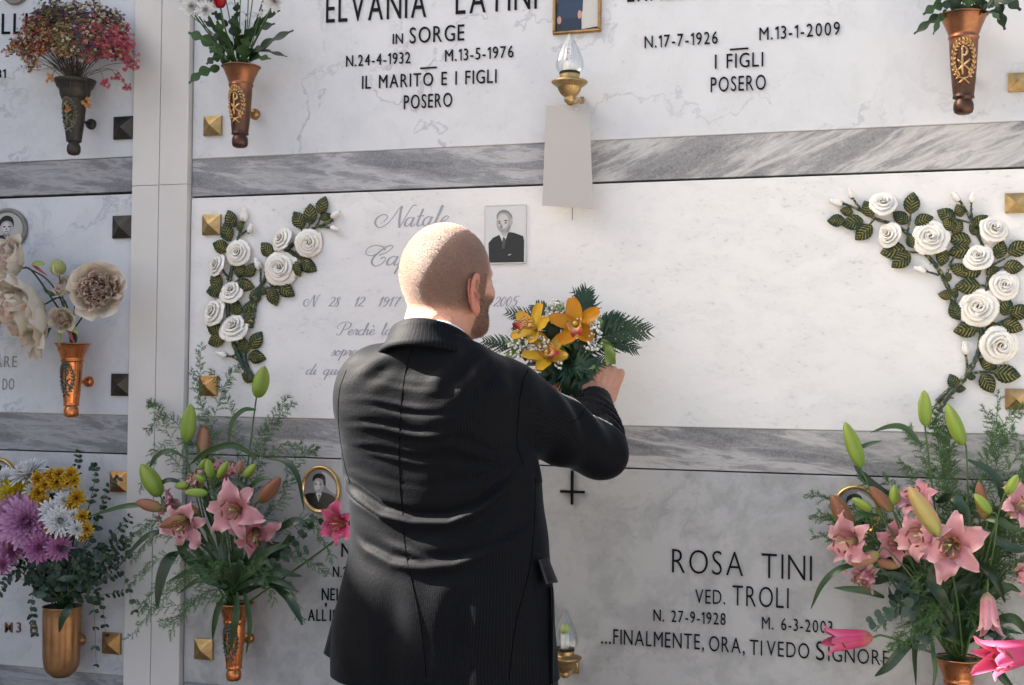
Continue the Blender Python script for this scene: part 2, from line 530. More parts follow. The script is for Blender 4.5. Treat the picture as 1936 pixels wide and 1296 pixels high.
# pilaster of two strips with a joint
pz = P(306, 350, .018)[2]
pil = thing('pilaster', (XP0, 0, GROUND), 'pale cream pilaster of two flat strips between the two rows of tombs', 'pilaster')
for (a, b_) in ((XP0, XPM - .001), (XPM + .001, XP1)):
    for (c, d_) in ((GROUND, pz - .0006), (pz + .0006, 3.4)):
        mb = MB(); bevel_box(mb, a, b_, -.018, .022, c, d_, .001)
        mb.build('panel', M['pilaster'], pil, False)

# upper rows outside the frame, then an added unseen block that shades the wall
mb = MB(); bevel_box(mb, XP1 + .003, XR, .0, .022, Z['top'] + .004, 3.4, .002)
mb.build('upper_facing', M['marble_top'], None, False); tag(bpy.data.objects['upper_facing'], kind='structure')
mb = MB(); bevel_box(mb, XL, XP0 - .003, .0, .022, Z['top'] + .004, 3.4, .002)
mb.build('upper_facing', M['marble_left'], None, False); tag(bpy.data.objects['upper_facing.001'], kind='structure')
mb = MB(); bevel_box(mb, -3.4, -3.0, -.65, .6, GROUND, 5.6, .01)
tag(mb.build('pier', M['pilaster'], None, False), kind='structure')

mb = MB(); mb.add(*box_vf(-7.5, -6.0, -9.0, -.68, GROUND, 4.84))  # unseen block, put in to keep the sun off the lower jacket
tag(mb.build('side_chapel', M['pilaster'], None, False), kind='structure')

# ------------------------------------------------------------------ inscriptions
_gl = {}
def glyph(ch, bold=0.0):
    key = (ch, bold)
    if key in _gl: return _gl[key]
    if ch == '1':                          # with the small flag these cut numerals have
        h = caph(); w = .078 + bold; x = .17
        o_ = [(x, 0), (x + w, 0), (x + w, h), (x + w * .25, h), (x - .15, h * .86), (x - .15, h * .745), (x, h * .80)]
        n = len(o_)
        v = [(p[0] - x + .15, p[1], -.012) for p in o_] + [(p[0] - x + .15, p[1], .012) for p in o_]
        f = [tuple(range(n))[::-1], tuple(range(n, 2 * n))] + [(i, (i + 1) % n, (i + 1) % n + n, i + n) for i in range(n)]
        _gl[key] = (v, f, .15 + w); return _gl[key]
    cu = bpy.data.curves.new('g', 'FONT'); cu.body = ch; cu.size = 1.0
    cu.extrude = .012; cu.offset = bold; cu.resolution_u = 4
    o = bpy.data.objects.new('g', cu); COL.objects.link(o)
    bpy.context.view_layer.update()
    dg = bpy.context.evaluated_depsgraph_get()
    me = o.evaluated_get(dg).to_mesh()
    v = [tuple(x.co) for x in me.vertices]; f = [tuple(p.vertices) for p in me.polygons]
    o.evaluated_get(dg).to_mesh_clear()
    bpy.data.objects.remove(o); bpy.data.curves.remove(cu)
    if v:
        x0 = min(p[0] for p in v); x1 = max(p[0] for p in v)
    else: x0, x1 = 0, .25
    v = [(p[0] - x0, p[1], p[2]) for p in v]
    _gl[key] = (v, f, x1 - x0)
    return _gl[key]
CAPH = None
def caph():
    global CAPH
    if CAPH is None: CAPH = max(p[1] for p in glyph('H')[0])
    return CAPH

def text_line(parent, s, a, b, hpx, mat='letter', bold=-.003, xs=.8, depth=.003, gapf=.14, proud=.0):
    """letters from pixel a (left, baseline) to pixel b (right, baseline); hpx cap height"""
    A, B = P(a[0], a[1]), P(b[0], b[1])
    h = hpx * SZ((a[0] + b[0]) / 2, (a[1] + b[1]) / 2)
    k = h / caph()
    adv = []; x = 0.0
    for ch in s:
        if ch == ' ': x += .46 * xs; continue
        v, f, w = glyph(ch, bold)
        adv.append((ch, x)); x += w * xs + gapf
    x -= gapf
    tot = x * k; W_ = (B - A).length
    sx = W_ / tot
    dirv = (B - A).normalized()
    ob = []
    for ch, x in adv:
        v, f, w = glyph(ch, bold)
        o = A + dirv * (x * k * sx)
        vv = []
        for p in v:
            vv.append((o[0] + dirv[0] * p[0] * k * xs * sx, -.0004 - depth * (.5 + p[2] / .024), o[2] + dirv[2] * p[0] * k * xs * sx + p[1] * k))
        mb = MB(); mb.add(vv, f)
        ob.append(mb.build('letter', M[mat], parent, smooth=False))
    return ob

def dash(parent, a, b, w, mat='letter'):
    A, B = P(*a), P(*b); h = w * SZ(*a)
    mb = MB(); v = [(A[0], -.003, A[2] - h / 2), (B[0], -.003, B[2] - h / 2), (B[0], -.003, B[2] + h / 2), (A[0], -.003, A[2] + h / 2)]
    v += [(p[0], .0005, p[2]) for p in v]
    mb.add(v, [(0, 1, 2, 3), (0, 4, 5, 1), (1, 5, 6, 2), (2, 6, 7, 3), (3, 7, 4, 0)])
    return mb.build('dash', M[mat], parent, False)

T = top_slab
text_line(T, 'ELVANIA', (617, 44), (806, 33), 53)
text_line(T, 'LATINI', (862, 28), (1015, 17), 53)
text_line(T, 'IN', (743, 84), (762, 83), 19)
text_line(T, 'SORGE', (775, 83), (878, 77), 30)
text_line(T, 'N.24-4-1932', (655, 127), (776, 120), 21)
text_line(T, 'M.13-5-1976', (842, 117), (971, 109), 22)
text_line(T, 'IL MARITO E I FIGLI', (685, 169), (939, 157), 25)
text_line(T, 'POSERO', (764, 207), (855, 202), 26, bold=-.002)
dash(T, (795, 130), (826, 128), 3)
text_line(T, 'ERNESTO', (1186, 4.5), (1352, -4), 46)
text_line(T, 'N.17-7-1926', (1219, 92), (1357, 83), 23)
text_line(T, 'M.13-1-2009', (1436, 77), (1588, 66), 24)
dash(T, (1380, 94.5), (1415, 92), 3)
text_line(T, 'I FIGLI', (1352, 131), (1443, 126), 27)
text_line(T, 'POSERO', (1344, 175), (1448, 170), 28)
T = low_slab
text_line(T, 'ROSA', (1271, 1083), (1405, 1090), 46, bold=-.014, xs=.85)
text_line(T, 'TINI', (1440, 1093), (1535, 1099), 48, bold=-.014, xs=.85)
text_line(T, 'VED.', (1315, 1141), (1371, 1143), 27, bold=-.009)
text_line(T, 'TROLI', (1385, 1145), (1491, 1151), 39, bold=-.012)
text_line(T, 'N. 27-9-1928', (1236, 1174), (1372, 1182), 22, bold=-.006)
text_line(T, 'M. 6-3-2003', (1441, 1189), (1574, 1198), 23, bold=-.006)
text_line(T, '...', (1137, 1217), (1155, 1218), 28)
text_line(T, 'FINALMENTE,', (1160, 1218), (1331, 1229), 29, bold=-.009)
text_line(T, 'ORA,', (1341, 1231), (1408, 1236), 29, bold=-.009)
text_line(T, 'TI', (1418, 1238), (1441, 1240), 29, bold=-.009)
text_line(T, 'VEDO', (1450, 1240), (1530, 1246), 29, bold=-.009)
text_line(T, 'S', (1543, 1248), (1559, 1249), 36, bold=-.006)
text_line(T, 'IGNORE', (1566, 1250), (1681, 1259), 28, bold=-.009)
text_line(T, 'N', (646, 1053), (664, 1053), 26)
text_line(T, 'N.2', (630, 1091), (657, 1092), 20)
text_line(T, 'NEL', (609, 1135), (645, 1136), 23)
text_line(T, 'ALL', (583, 1174), (617, 1174.5), 22)
text_line(T, 'IN', (624, 1174.5), (645, 1175), 22)
text_line(T, "'", (615, 1163), (618, 1163), 22)
for (a, b_) in (((1082.8, 890), (1082.8, 954)),):
    A, B = P(*a), P(*b_)
    x = A[0]; w = .0030
    zc = P(1083, 930)[2]
    cr = thing('cross', (x, 0, B[2]), 'thin black metal cross on the mottled grey slab below the elbow', 'cross')
    mb = MB(); bevel_box(mb, x - w, x + w, -.008, .0, B[2], A[2], .0007); mb.build('upright', M['letter'], cr, False)
    xa, xb = P(1060, 930)[0], P(1106, 930)[0]
    mb = MB(); bevel_box(mb, xa, x - w, -.0075, .0, zc - w, zc + w, .0007); bevel_box(mb, x + w, xb, -.0075, .0, zc - w, zc + w, .0007)
    mb.build('crossbar', M['letter'], cr, False)
T = ltop_slab
text_line(T, 'E', (-24, 66), (-4, 66), 39)
text_line(T, 'LLI', (4, 65.5), (52, 65), 39)
text_line(T, '1981', (-26, 148), (11, 148), 16)
text_line(lmid_slab, 'AMARE', (-46, 696), (32, 694.5), 21, 'engrave_dark', depth=.0012)
text_line(lmid_slab, 'DO', (5, 737.5), (27, 737), 21, 'engrave_dark', depth=.0012)
text_line(llow_slab, 'M', (10, 1196), (24, 1196), 19, 'letter_bronze', bold=.002)
text_line(llow_slab, '3', (32, 1196), (40, 1196), 19, 'letter_bronze', bold=.002)
text_line(llow_slab, 'B', (58, 1198), (72, 1198), 19, 'letter_bronze', bold=.002)

# script lettering on the main slab, the cut's shading put in as grey: pen strokes, thin up, thick down
SC = {
 'a': ([[(.62, .85), (.42, 1.0), (.15, .75), (.08, .3), (.22, .02), (.45, .25), (.62, .7)], [(.70, 1.0), (.60, .45), (.58, .1), (.70, .0), (.92, .28)]], .86),
 't': ([[(.42, 1.9), (.28, 1.0), (.20, .3), (.28, .02), (.45, .08), (.62, .3)], [(.05, 1.1), (.60, 1.12)]], .55),
 'l': ([[(.05, .3), (.35, 1.1), (.52, 1.9), (.48, 2.2), (.38, 1.9), (.22, .6), (.26, .05), (.42, .06), (.6, .3)]], .50),
 'e': ([[(.08, .42), (.45, .55), (.62, .85), (.45, 1.0), (.2, .75), (.1, .3), (.25, .02), (.5, .1), (.75, .35)]], .66),
 'r': ([[(.02, .3), (.2, .8), (.3, 1.05), (.34, .9), (.55, .92), (.42, .4), (.45, .05), (.68, .28)]], .62),
 'c': ([[(.6, .8), (.5, 1.0), (.25, .85), (.08, .4), (.2, .02), (.42, .05), (.65, .3)]], .60),
 'h': ([[(.0, .3), (.35, 1.2), (.5, 2.0), (.42, 2.2), (.3, 1.7), (.15, .6), (.06, 0)], [(.12, .4), (.4, .95), (.58, .95), (.52, .4), (.56, .03), (.8, .3)]], .78),
 's': ([[(.0, .25), (.3, .75), (.42, 1.08), (.45, .6), (.42, .15), (.22, -.02), (.06, .12)], [(.3, .02), (.6, .3)]], .55),
 'o': ([[(.35, 1.0), (.12, .7), (.1, .2), (.3, 0), (.55, .3), (.55, .8), (.35, 1.0), (.5, .75), (.8, .8)]], .72),
 'p': ([[(.0, .4), (.28, 1.2), (.1, .2), (-.12, -.95)], [(.1, .3), (.35, .95), (.55, 1.0), (.62, .6), (.45, .08), (.28, .02)], [(.5, .1), (.8, .35)]], .76),
 'd': ([[(.62, .85), (.42, 1.0), (.15, .75), (.08, .3), (.22, .02), (.45, .25), (.62, .7)], [(.95, 2.1), (.70, 1.0), (.60, .3), (.68, .0), (.92, .28)]], .84),
 'i': ([[(.0, .3), (.25, 1.0), (.12, .3), (.18, .02), (.42, .28)], [(.34, 1.45), (.37, 1.50)]], .42),
 'g': ([[(.62, .85), (.42, 1.0), (.15, .75), (.08, .3), (.22, .02), (.45, .25), (.62, .7)], [(.70, 1.0), (.50, 0), (.30, -.8), (.0, -.95), (-.02, -.6), (.5, -.1), (.92, .3)]], .86),
 'q': ([[(.62, .85), (.42, 1.0), (.15, .75), (.08, .3), (.22, .02), (.45, .25), (.62, .7)], [(.70, 1.0), (.50, 0), (.35, -.95)], [(.5, -.2), (.92, .3)]], .86),
 'u': ([[(.0, .3), (.24, 1.0), (.12, .35), (.2, .02), (.42, .25), (.62, .8)], [(.68, 1.0), (.56, .3), (.62, .02), (.86, .3)]], .82),
 'v': ([[(.0, .7), (.15, 1.0), (.2, .5), (.22, .0), (.55, .5), (.5, 1.0), (.75, .85)]], .7),
 'N': ([[(.30, .65), (.55, 1.15), (.20, 1.45), (-.25, 1.15), (-.35, .5), (.1, .0), (.75, .6), (1.25, 1.9), (1.5, 2.3)], [(1.5, 2.3), (1.48, 1.5), (1.55, .5), (1.66, -.1)], [(1.66, -.1), (2.0, 1.2), (2.35, 2.25), (2.65, 2.3)]], 1.95),
 'C': ([[(.75, 1.15), (1.25, 1.5), (1.55, 2.05), (1.3, 2.2), (.85, 1.75), (.45, 1.0), (.40, .4), (.65, .0), (1.0, .12), (1.25, .6), (1.15, .95), (.9, .8)], [(.60, 1.35), (.25, 1.15), (-.15, 1.4), (-.1, 2.0), (.35, 2.3), (.85, 2.1), (1.1, 1.7)]], 1.35),
 'P': ([[(.9, 2.1), (.7, 1.2), (.5, .3), (.2, .0), (-.05, .15), (.0, .35)], [(.1, 1.1), (-.1, 1.5), (.25, 2.15), (.9, 2.35), (1.5, 2.1), (1.45, 1.4), (1.0, 1.0), (.7, 1.05)]], 1.35),
 '.': ([[(.05, .04), (.1, .12)]], .4),
 '`': ([[(-.35, 1.75), (-.18, 1.4)]], 0.05),
 '1': ([[(.15, 1.2), (.5, 1.8), (.35, .9), (.2, 0)]], .6),
 '2': ([[(.2, 1.35), (.35, 1.75), (.7, 1.7), (.72, 1.2), (.35, .6), (.0, .1), (.35, .15), (.65, .02), (.8, .25)]], .85),
 '8': ([[(.75, 1.5), (.6, 1.8), (.3, 1.5), (.45, 1.0), (.6, .5), (.35, 0), (.08, .3), (.35, .9), (.75, 1.5)]], .85),
 '9': ([[(.72, 1.4), (.5, 1.8), (.22, 1.5), (.22, 1.05), (.5, .95), (.75, 1.4), (.6, .6), (.25, .0), (.05, .1)]], .8),
 '7': ([[(.15, 1.4), (.3, 1.75), (.6, 1.6), (.85, 1.8), (.5, .9), (.3, 0)]], .75),
 '0': ([[(.5, 1.8), (.2, 1.3), (.1, .5), (.3, .0), (.6, .5), (.7, 1.3), (.5, 1.8)]], .8),
 '5': ([[(.95, 1.85), (.4, 1.75), (.28, 1.05), (.6, 1.05), (.65, .5), (.35, .0), (.02, .15)]], .8),
}
def script(s, a, b, xh, wmax, slant=.42, sp=.0, tight=1.0):
    A, B = P(*a), P(*b)
    k = xh * SZ(*a)
    x = 0.0; pl = []
    for ch in s:
        if ch == ' ': x += .8; continue
        st, w = SC[ch]; pl.append((ch, x)); x += w + sp
    tot = x * k
    sx = (B - A).length / tot
    dv = (B - A).normalized()
    for ch, x in pl:
        mb = MB()
        for st in SC[ch][0]:
            c = catmull([(p[0], p[1], 0) for p in st], 7)
            # slant is already drawn in half; add the rest
            pts = []
            for p in c:
                X = (x + p[0] + (p[1] * slant * .35)) * k * sx; Y = p[1] * k
                pts.append(Vector((A[0] + dv[0] * X, 0, A[2] + dv[2] * X + Y)))
            n = len(pts); vs_ = []; fs = []
            for i in range(n):
                d = pts[min(i + 1, n - 1)] - pts[max(i - 1, 0)]
                if d.length < 1e-9: d = Vector((1, 0, 0))
                d.normalize()
                wd = wmax * SZ(*a) * (.36 + .64 * max(0, -d.z) ** 2 if True else 1) * .5
                # nib: downstrokes only
                sgn = -d.z
                wd = wmax * SZ(*a) * .5 * (.38 + .62 * max(0.0, sgn) ** 2)
                nrm = Vector((-d.z, 0, d.x))
                vs_.append(pts[i] + nrm * wd + Vector((0, -.0006, 0))); vs_.append(pts[i] + Vector((0, -.0003, 0))); vs_.append(pts[i] - nrm * wd + Vector((0, -.0006, 0)))
                if i:
                    q = 3 * i
                    fs.append((q - 3, q - 2, q + 1, q)); fs.append((q - 2, q - 1, q + 2, q + 1))
            mb.add(vs_, fs)
        mb.build('letter', M['engrave'], main_slab, False)
script('Natale', (716, 431), (846, 426), 17, 4.6)
script('Cap', (690, 504), (775, 501), 17, 4.6)
script('N.', (577, 580), (600, 580), 9.5, 3)
script('28', (622, 580), (642, 580), 10, 3)
script('12', (669, 580), (688, 580), 10, 3)
script('1917', (714, 580), (753, 580), 10, 3)
script('2005', (933, 580), (977, 579), 10, 3)
script('Perche`', (636, 634), (708, 634), 10.5, 3)
script('la', (719, 634), (740, 634), 10.5, 3)
script('s', (752, 634), (762, 634), 10.5, 3)
script('sopra', (625, 673), (676, 673), 10, 3)
script('di', (577, 709), (598, 709), 10, 3)
script('questo', (610, 709), (676, 709), 10, 3)
mb = MB(); A, B = P(1082.5, 380), P(1082.5, 417)
mb.add(*box_vf(A[0] - .0012, A[0] + .0012, -.0005, .0005, B[2], A[2] + .1))
mb.build('engraved_line', M['engrave_dark'], main_slab, False)

# ------------------------------------------------------------------ corner studs (pyramid heads)
def stud(px, py, w, mat, label):
    c = P(px, py); h = w * S(px, py) / 2; hz = h
    t = thing('corner_stud', c, label, 'stud', 'pyramid-headed metal studs holding the slabs')
    v = [(c[0] + a * h, -.008, c[2] + b_ * hz) for a, b_ in ((-1, -1), (1, -1), (1, 1), (-1, 1))]
    v += [(p[0], .0, p[2]) for p in v] + [(c[0], -.024, c[2])]
    mb = MB(); mb.add(v, [(0, 1, 8), (1, 2, 8), (2, 3, 8), (3, 0, 8), (0, 4, 5, 1), (1, 5, 6, 2), (2, 6, 7, 3), (3, 7, 4, 0)])
    mb.build('stud_head', M[mat], t, False)
stud(404, 239, 33, 'brass', 'brass pyramid stud left of the worn copper vase, above the grey strip')
stud(236, 243, 37, 'bronze_dark', 'dark bronze pyramid stud right of the dark vase, by the pilaster')
stud(1925, 157, 38, 'brass', 'brass pyramid stud right of the copper vase, at the top right edge')
stud(402, 426, 34, 'brass', 'brass pyramid stud at the upper left of the white rose relief')
stud(234, 430, 37, 'bronze_dark', 'dark bronze pyramid stud with a white scrape, above the cream peonies')
stud(1920, 385, 40, 'brass', 'brass pyramid stud above the right white rose relief')
stud(395.5, 730, 33, 'brass_old', 'dull copper-brown stud behind the asparagus fern, under the left rose relief')
stud(231, 728, 36, 'bronze_dark', 'dark bronze pyramid stud right of the bright copper vase of peonies')
stud(1921, 755, 42, 'brass', 'brass pyramid stud under the right rose relief')
stud(227, 911, 33, 'brass_old', 'brown pyramid stud beside the chrysanthemum leaves, by the pilaster')
stud(213, 1216, 34, 'brass_old', 'reddish brown pyramid stud right of the gold fluted vase')
stud(387, 1227, 34, 'brass', 'brass pyramid stud left of the lily vase near the bottom')
# ------------------------------------------------------------------ signed-distance modelling
def smin(a, b, k):
    h = np.clip(.5 + .5 * (b - a) / k, 0, 1)
    return b + (a - b) * h - k * h * (1 - h)
def smax(a, b, k): return -smin(-a, -b, k)
def sd_cone(p, a, b, ra, rb):
    a = np.array(a, float); b = np.array(b, float)
    ba = b - a; pa = p - a
    h = np.clip((pa @ ba) / (ba @ ba), 0, 1)
    return np.linalg.norm(pa - h[:, None] * ba, axis=1) - (ra + (rb - ra) * h)
def sd_ell(p, c, r, R=None):
    q = p - np.array(c, float)
    if R is not None: q = q @ np.array(R)        # columns of R are local axes
    r = np.array(r, float)
    k0 = np.linalg.norm(q / r, axis=1); k1 = np.linalg.norm(q / (r * r), axis=1)
    return k0 * (k0 - 1) / np.maximum(k1, 1e-9)
def sd_box(p, c, b, rad, R=None):
    q = p - np.array(c, float)
    if R is not None: q = q @ np.array(R)
    q = np.abs(q) - (np.array(b, float) - rad)
    return np.linalg.norm(np.maximum(q, 0), axis=1) + np.minimum(q.max(axis=1), 0) - rad

def surface_nets(fn, lo, hi, h, proj_it=2, B=12):
    lo = np.array(lo, float); hi = np.array(hi, float)
    n = np.ceil((hi - lo) / h).astype(int) + 1
    n = ((n - 1) // B + 1) * B + 1
    V = np.empty(tuple(n), np.float32)
    nb = (n - 1) // B
    bi = np.stack(np.meshgrid(*[np.arange(k) for k in nb], indexing='ij'), -1).reshape(-1, 3)
    cc = lo + (bi + .5) * B * h
    fv = fn(cc)
    rad = B * h * .5 * sqrt(3) * 1.35 + .004
    g = np.stack(np.meshgrid(*[np.arange(B + 1)] * 3, indexing='ij'), -1).reshape(-1, 3)
    V[:] = 1
    for b, f0 in zip(bi, fv):
        if abs(f0) > rad:
            s = b * B
            V[s[0]:s[0] + B + 1, s[1]:s[1] + B + 1, s[2]:s[2] + B + 1] = f0
    act = bi[np.abs(fv) <= rad]
    for k in range(0, len(act), 60):
        ch = act[k:k + 60]
        pts = lo + (g[None] + ch[:, None] * B) * h
        v = fn(pts.reshape(-1, 3)).reshape(len(ch), B + 1, B + 1, B + 1)
        for b, q in zip(ch, v):
            s = b * B
            V[s[0]:s[0] + B + 1, s[1]:s[1] + B + 1, s[2]:s[2] + B + 1] = q
    ins = V < 0
    cnt = np.zeros(tuple(n - 1), np.int8)
    for dx in (0, 1):
        for dy in (0, 1):
            for dz in (0, 1):
                cnt += ins[dx:n[0] - 1 + dx, dy:n[1] - 1 + dy, dz:n[2] - 1 + dz]
    cell = (cnt > 0) & (cnt < 8)
    idx = np.full(tuple(n - 1), -1, np.int64)
    cs = np.argwhere(cell)
    idx[cell] = np.arange(len(cs))
    acc = np.zeros((len(cs), 3)); num = np.zeros(len(cs))
    crn = [(a, b, c) for a in (0, 1) for b in (0, 1) for c in (0, 1)]
    for a in crn:
        for ax in range(3):
            if a[ax]: continue
            b = list(a); b[ax] = 1
            va = V[cs[:, 0] + a[0], cs[:, 1] + a[1], cs[:, 2] + a[2]]
            vb = V[cs[:, 0] + b[0], cs[:, 1] + b[1], cs[:, 2] + b[2]]
            m = (va < 0) != (vb < 0)
            t = np.where(m, va / np.where(m, va - vb, 1), 0)
            q = np.tile(np.array(a, float), (len(cs), 1)); q[:, ax] = t
            acc[m] += q[m]; num[m] += 1
    pts = lo + (cs + acc / np.maximum(num, 1)[:, None]) * h
    faces = []
    for ax in range(3):
        sl0 = [slice(0, k) for k in n]; sl1 = [slice(0, k) for k in n]
        sl0[ax] = slice(0, n[ax] - 1); sl1[ax] = slice(1, n[ax])
        a, b = ins[tuple(sl0)], ins[tuple(sl1)]
        e = np.argwhere(a != b)
        o1, o2 = [k for k in range(3) if k != ax]
        ok = (e[:, o1] > 0) & (e[:, o2] > 0) & (e[:, o1] < n[o1] - 1) & (e[:, o2] < n[o2] - 1)
        e = e[ok]
        s = a[e[:, 0], e[:, 1], e[:, 2]]
        def at(d1, d2):
            q = e.copy(); q[:, o1] -= d1; q[:, o2] -= d2
            return idx[q[:, 0], q[:, 1], q[:, 2]]
        q = np.stack([at(1, 1), at(0, 1), at(0, 0), at(1, 0)], 1)
        if ax == 1: s = ~s
        q[~s] = q[~s][:, ::-1]
        faces.append(q)
    F = np.concatenate(faces)
    F = F[(F >= 0).all(1)]
    for _ in range(proj_it):
        e = h * .3
        f0 = fn(pts)
        gr = np.stack([fn(pts + np.eye(3)[k] * e) - f0 for k in range(3)], 1) / e
        gn = np.maximum((gr ** 2).sum(1), .05)
        st = -(f0 / gn)[:, None] * gr
        ln = np.linalg.norm(st, axis=1)
        st *= np.minimum(1, h * .6 / np.maximum(ln, 1e-9))[:, None]
        pts = pts + st
    return pts, F

def np_mesh(name, pts, F, mats, parent, cols=None, uv=None):
    me = bpy.data.meshes.new(name)
    L = np.array(LOC[parent.name])
    me.from_pydata((pts - L).tolist(), [], F.tolist())
    me.update()
    me.polygons.foreach_set('use_smooth', [True] * len(me.polygons))
    if cols is not None:
        ca = me.color_attributes.new('Col', 'FLOAT_COLOR', 'POINT')
        ca.data.foreach_set('color', np.concatenate([cols, np.ones((len(cols), 1))], 1).astype(np.float32).ravel())
    if uv is not None:
        ul = me.uv_layers.new(name='UVMap')
        idx = np.empty(len(me.loops), int); me.loops.foreach_get('vertex_index', idx)
        ul.data.foreach_set('uv', uv[idx].astype(np.float32).ravel())
    for m in (mats if isinstance(mats, (list, tuple)) else [mats]): me.materials.append(m)
    o = bpy.data.objects.new(name, me); COL.objects.link(o)
    o.parent = parent; LOC[o.name] = LOC[parent.name]
    return o

def normals(pts, F):
    n = np.zeros_like(pts)
    a, b, c, d = (pts[F[:, k]] for k in range(4))
    fn_ = np.cross(c - a, d - b)
    for k in range(4): np.add.at(n, F[:, k], fn_)
    return n / np.maximum(np.linalg.norm(n, axis=1), 1e-9)[:, None]

# ------------------------------------------------------------------ the man
YM = .60                                  # his middle is this far from the wall
def Q(px, py, d=YM): return np.array(P(px, py, d))
man = thing('person', (Q(830, 1290)[0], -YM, GROUND), 'bald man in a dark pinstripe suit, seen from behind, holding up an orchid bouquet', 'person')

# --- head, in its own frame: +y = where he faces, x = his right
HC = Q(850, 525, .62)
fa = radians(-25)                          # facing: 25 degrees to the right of the wall normal
Hy = np.array([sin(-fa), cos(-fa), 0]); Hx = np.array([cos(-fa), -sin(-fa), 0]); Hz = np.array([0, 0, 1.0])
nod = radians(-5)
Hy, Hz = Hy * cos(nod) + Hz * sin(nod), Hz * cos(nod) - Hy * sin(nod)
HR = np.stack([Hx, Hy, Hz], 1)
HS = .97
def hl(p): return (p - HC) @ HR / HS
def head_sdf(p): return head_sdf0(p) * HS
def head_sdf0(p):
    q = hl(p)
    s = sd_ell(q, (0, -.012, .022), (.0815, .1005, .0925))
    s = smin(s, sd_ell(q, (0, -.035, -.005), (.0775, .075, .075)), .03)       # occiput
    s = smin(s, sd_ell(q, (0, .030, -.030), (.066, .066, .085)), .03)         # face
    s = smin(s, sd_ell(q, (0, .040, -.088), (.053, .050, .036)), .035)        # jaw
    s = smin(s, sd_cone(q, (.055, .005, -.055), (.030, .065, -.098), .020, .020), .02)
    s = smin(s, sd_cone(q, (-.055, .005, -.055), (-.030, .065, -.098), .020, .020), .02)
    s = smin(s, sd_ell(q, (0, .084, -.104), (.022, .014, .016)), .015)        # chin
    s = smin(s, sd_cone(q, (-.03, .082, .018), (.03, .082, .018), .0095, .0095), .018)  # brow
    for sx in (-1, 1):
        s = smax(s, -sd_ell(q, (sx * .033, .104, .000), (.019, .020, .012)), .012)
        s = smin(s, sd_ell(q, (sx * .032, .080, .000), (.013, .013, .012)), .003)
        s = smin(s, sd_ell(q, (sx * .046, .066, -.028), (.020, .018, .017)), .02)
    s = smin(s, sd_cone(q, (0, .092, .008), (0, .109, -.036), .007, .0125), .010)
    for sx in (-1, 1): s = smin(s, sd_ell(q, (sx * .012, .100, -.040), (.008, .010, .008)), .005)
    s = smin(s, sd_ell(q, (0, .094, -.066), (.024, .009, .006)), .006)
    s = smin(s, sd_ell(q, (0, .092, -.078), (.020, .010, .007)), .006)
    s = smax(s, -sd_ell(q, (0, .105, -.0715), (.024, .010, .0018)), .003)
    # neck, with a slight roll at the nape
    s = smin(s, sd_cone(q, (0, -.018, -.055), (0, -.030, -.20), .064, .070), .03)
    s = smin(s, sd_ell(q, (0, -.055, -.095), (.055, .030, .020)), .02)
    for sx in (-1, 1):
        ear = ear_sdf(q * np.array([sx, 1, 1]))
        s = smin(s, ear, .004)
    return s
_c, _s = cos(radians(22)), sin(radians(22))
_out = np.array([_c, _s, .10]); _out /= np.linalg.norm(_out)
_up = np.array([0, -.20, .98]); _up -= _out * (_up @ _out); _up /= np.linalg.norm(_up)
ER = np.stack([_out, np.cross(_up, _out), _up], 1)
EC = np.array([.0850, -.008, -.038])
def ear_ring(yy, zz, sc):
    w_ = (.0185 + .20 * np.clip(zz + .034, -.04, .06) * .22) * sc
    return np.sqrt((yy / w_) ** 2 + (np.where(zz > 0, zz / (.031 * sc), zz / (.036 * sc))) ** 2)
def ear_sdf(q):
    e = (q - EC) @ ER / 1.10
    yy, zz = e[:, 1], e[:, 2]
    k = ear_ring(yy, zz, 1.0)
    dr = (k - 1) * .017
    hx = e[:, 0] - .0045 - .0035 * np.clip(zz / .03, -1, 1)
    rim = np.sqrt(dr ** 2 + hx ** 2) - .0036
    # the front of the rim melts into the cheek
    rim = rim + np.clip(yy - .008, 0, 1) * .5
    bowl = e[:, 0] + .0025 + .006 * np.clip(1 - k, 0, 1)
    plate = np.maximum(dr, np.abs(bowl) - .0022)
    k2 = ear_ring(yy - .002, zz - .001, .60)
    anti = np.sqrt(((k2 - 1) * .010) ** 2 + (e[:, 0] - .0015) ** 2) - .0026
    anti = anti + np.clip(yy - .004, 0, 1) * .6
    lobe = sd_ell(e, (.002, .003, -.029), (.0042, .0085, .0095))
    trag = sd_ell(e, (.002, .0135, -.006), (.0045, .0035, .0065))
    s = smin(rim, plate, .003); s = smin(s, anti, .0025); s = smin(s, lobe, .005); s = smin(s, trag, .003)
    root = sd_ell(e, (-.010, .006, -.002), (.010, .010, .024))
    s = smin(s, root, .006)
    return smax(s, -sd_ell(e, (.002, .007, -.004), (.010, .0045, .008)), .002) * 1.10

# --- arms (pixels give where each joint is seen, the second number its distance from the wall)
SHR, ELR, WRR = Q(958, 760, .60), Q(1136, 856, .40), Q(1124, 762, .235)
SHL, ELL_, WRL = Q(716, 756, .58), Q(725, 905, .36), np.array(P(1015, 745, .24))
HND = np.array(P(1139, 727, .205))
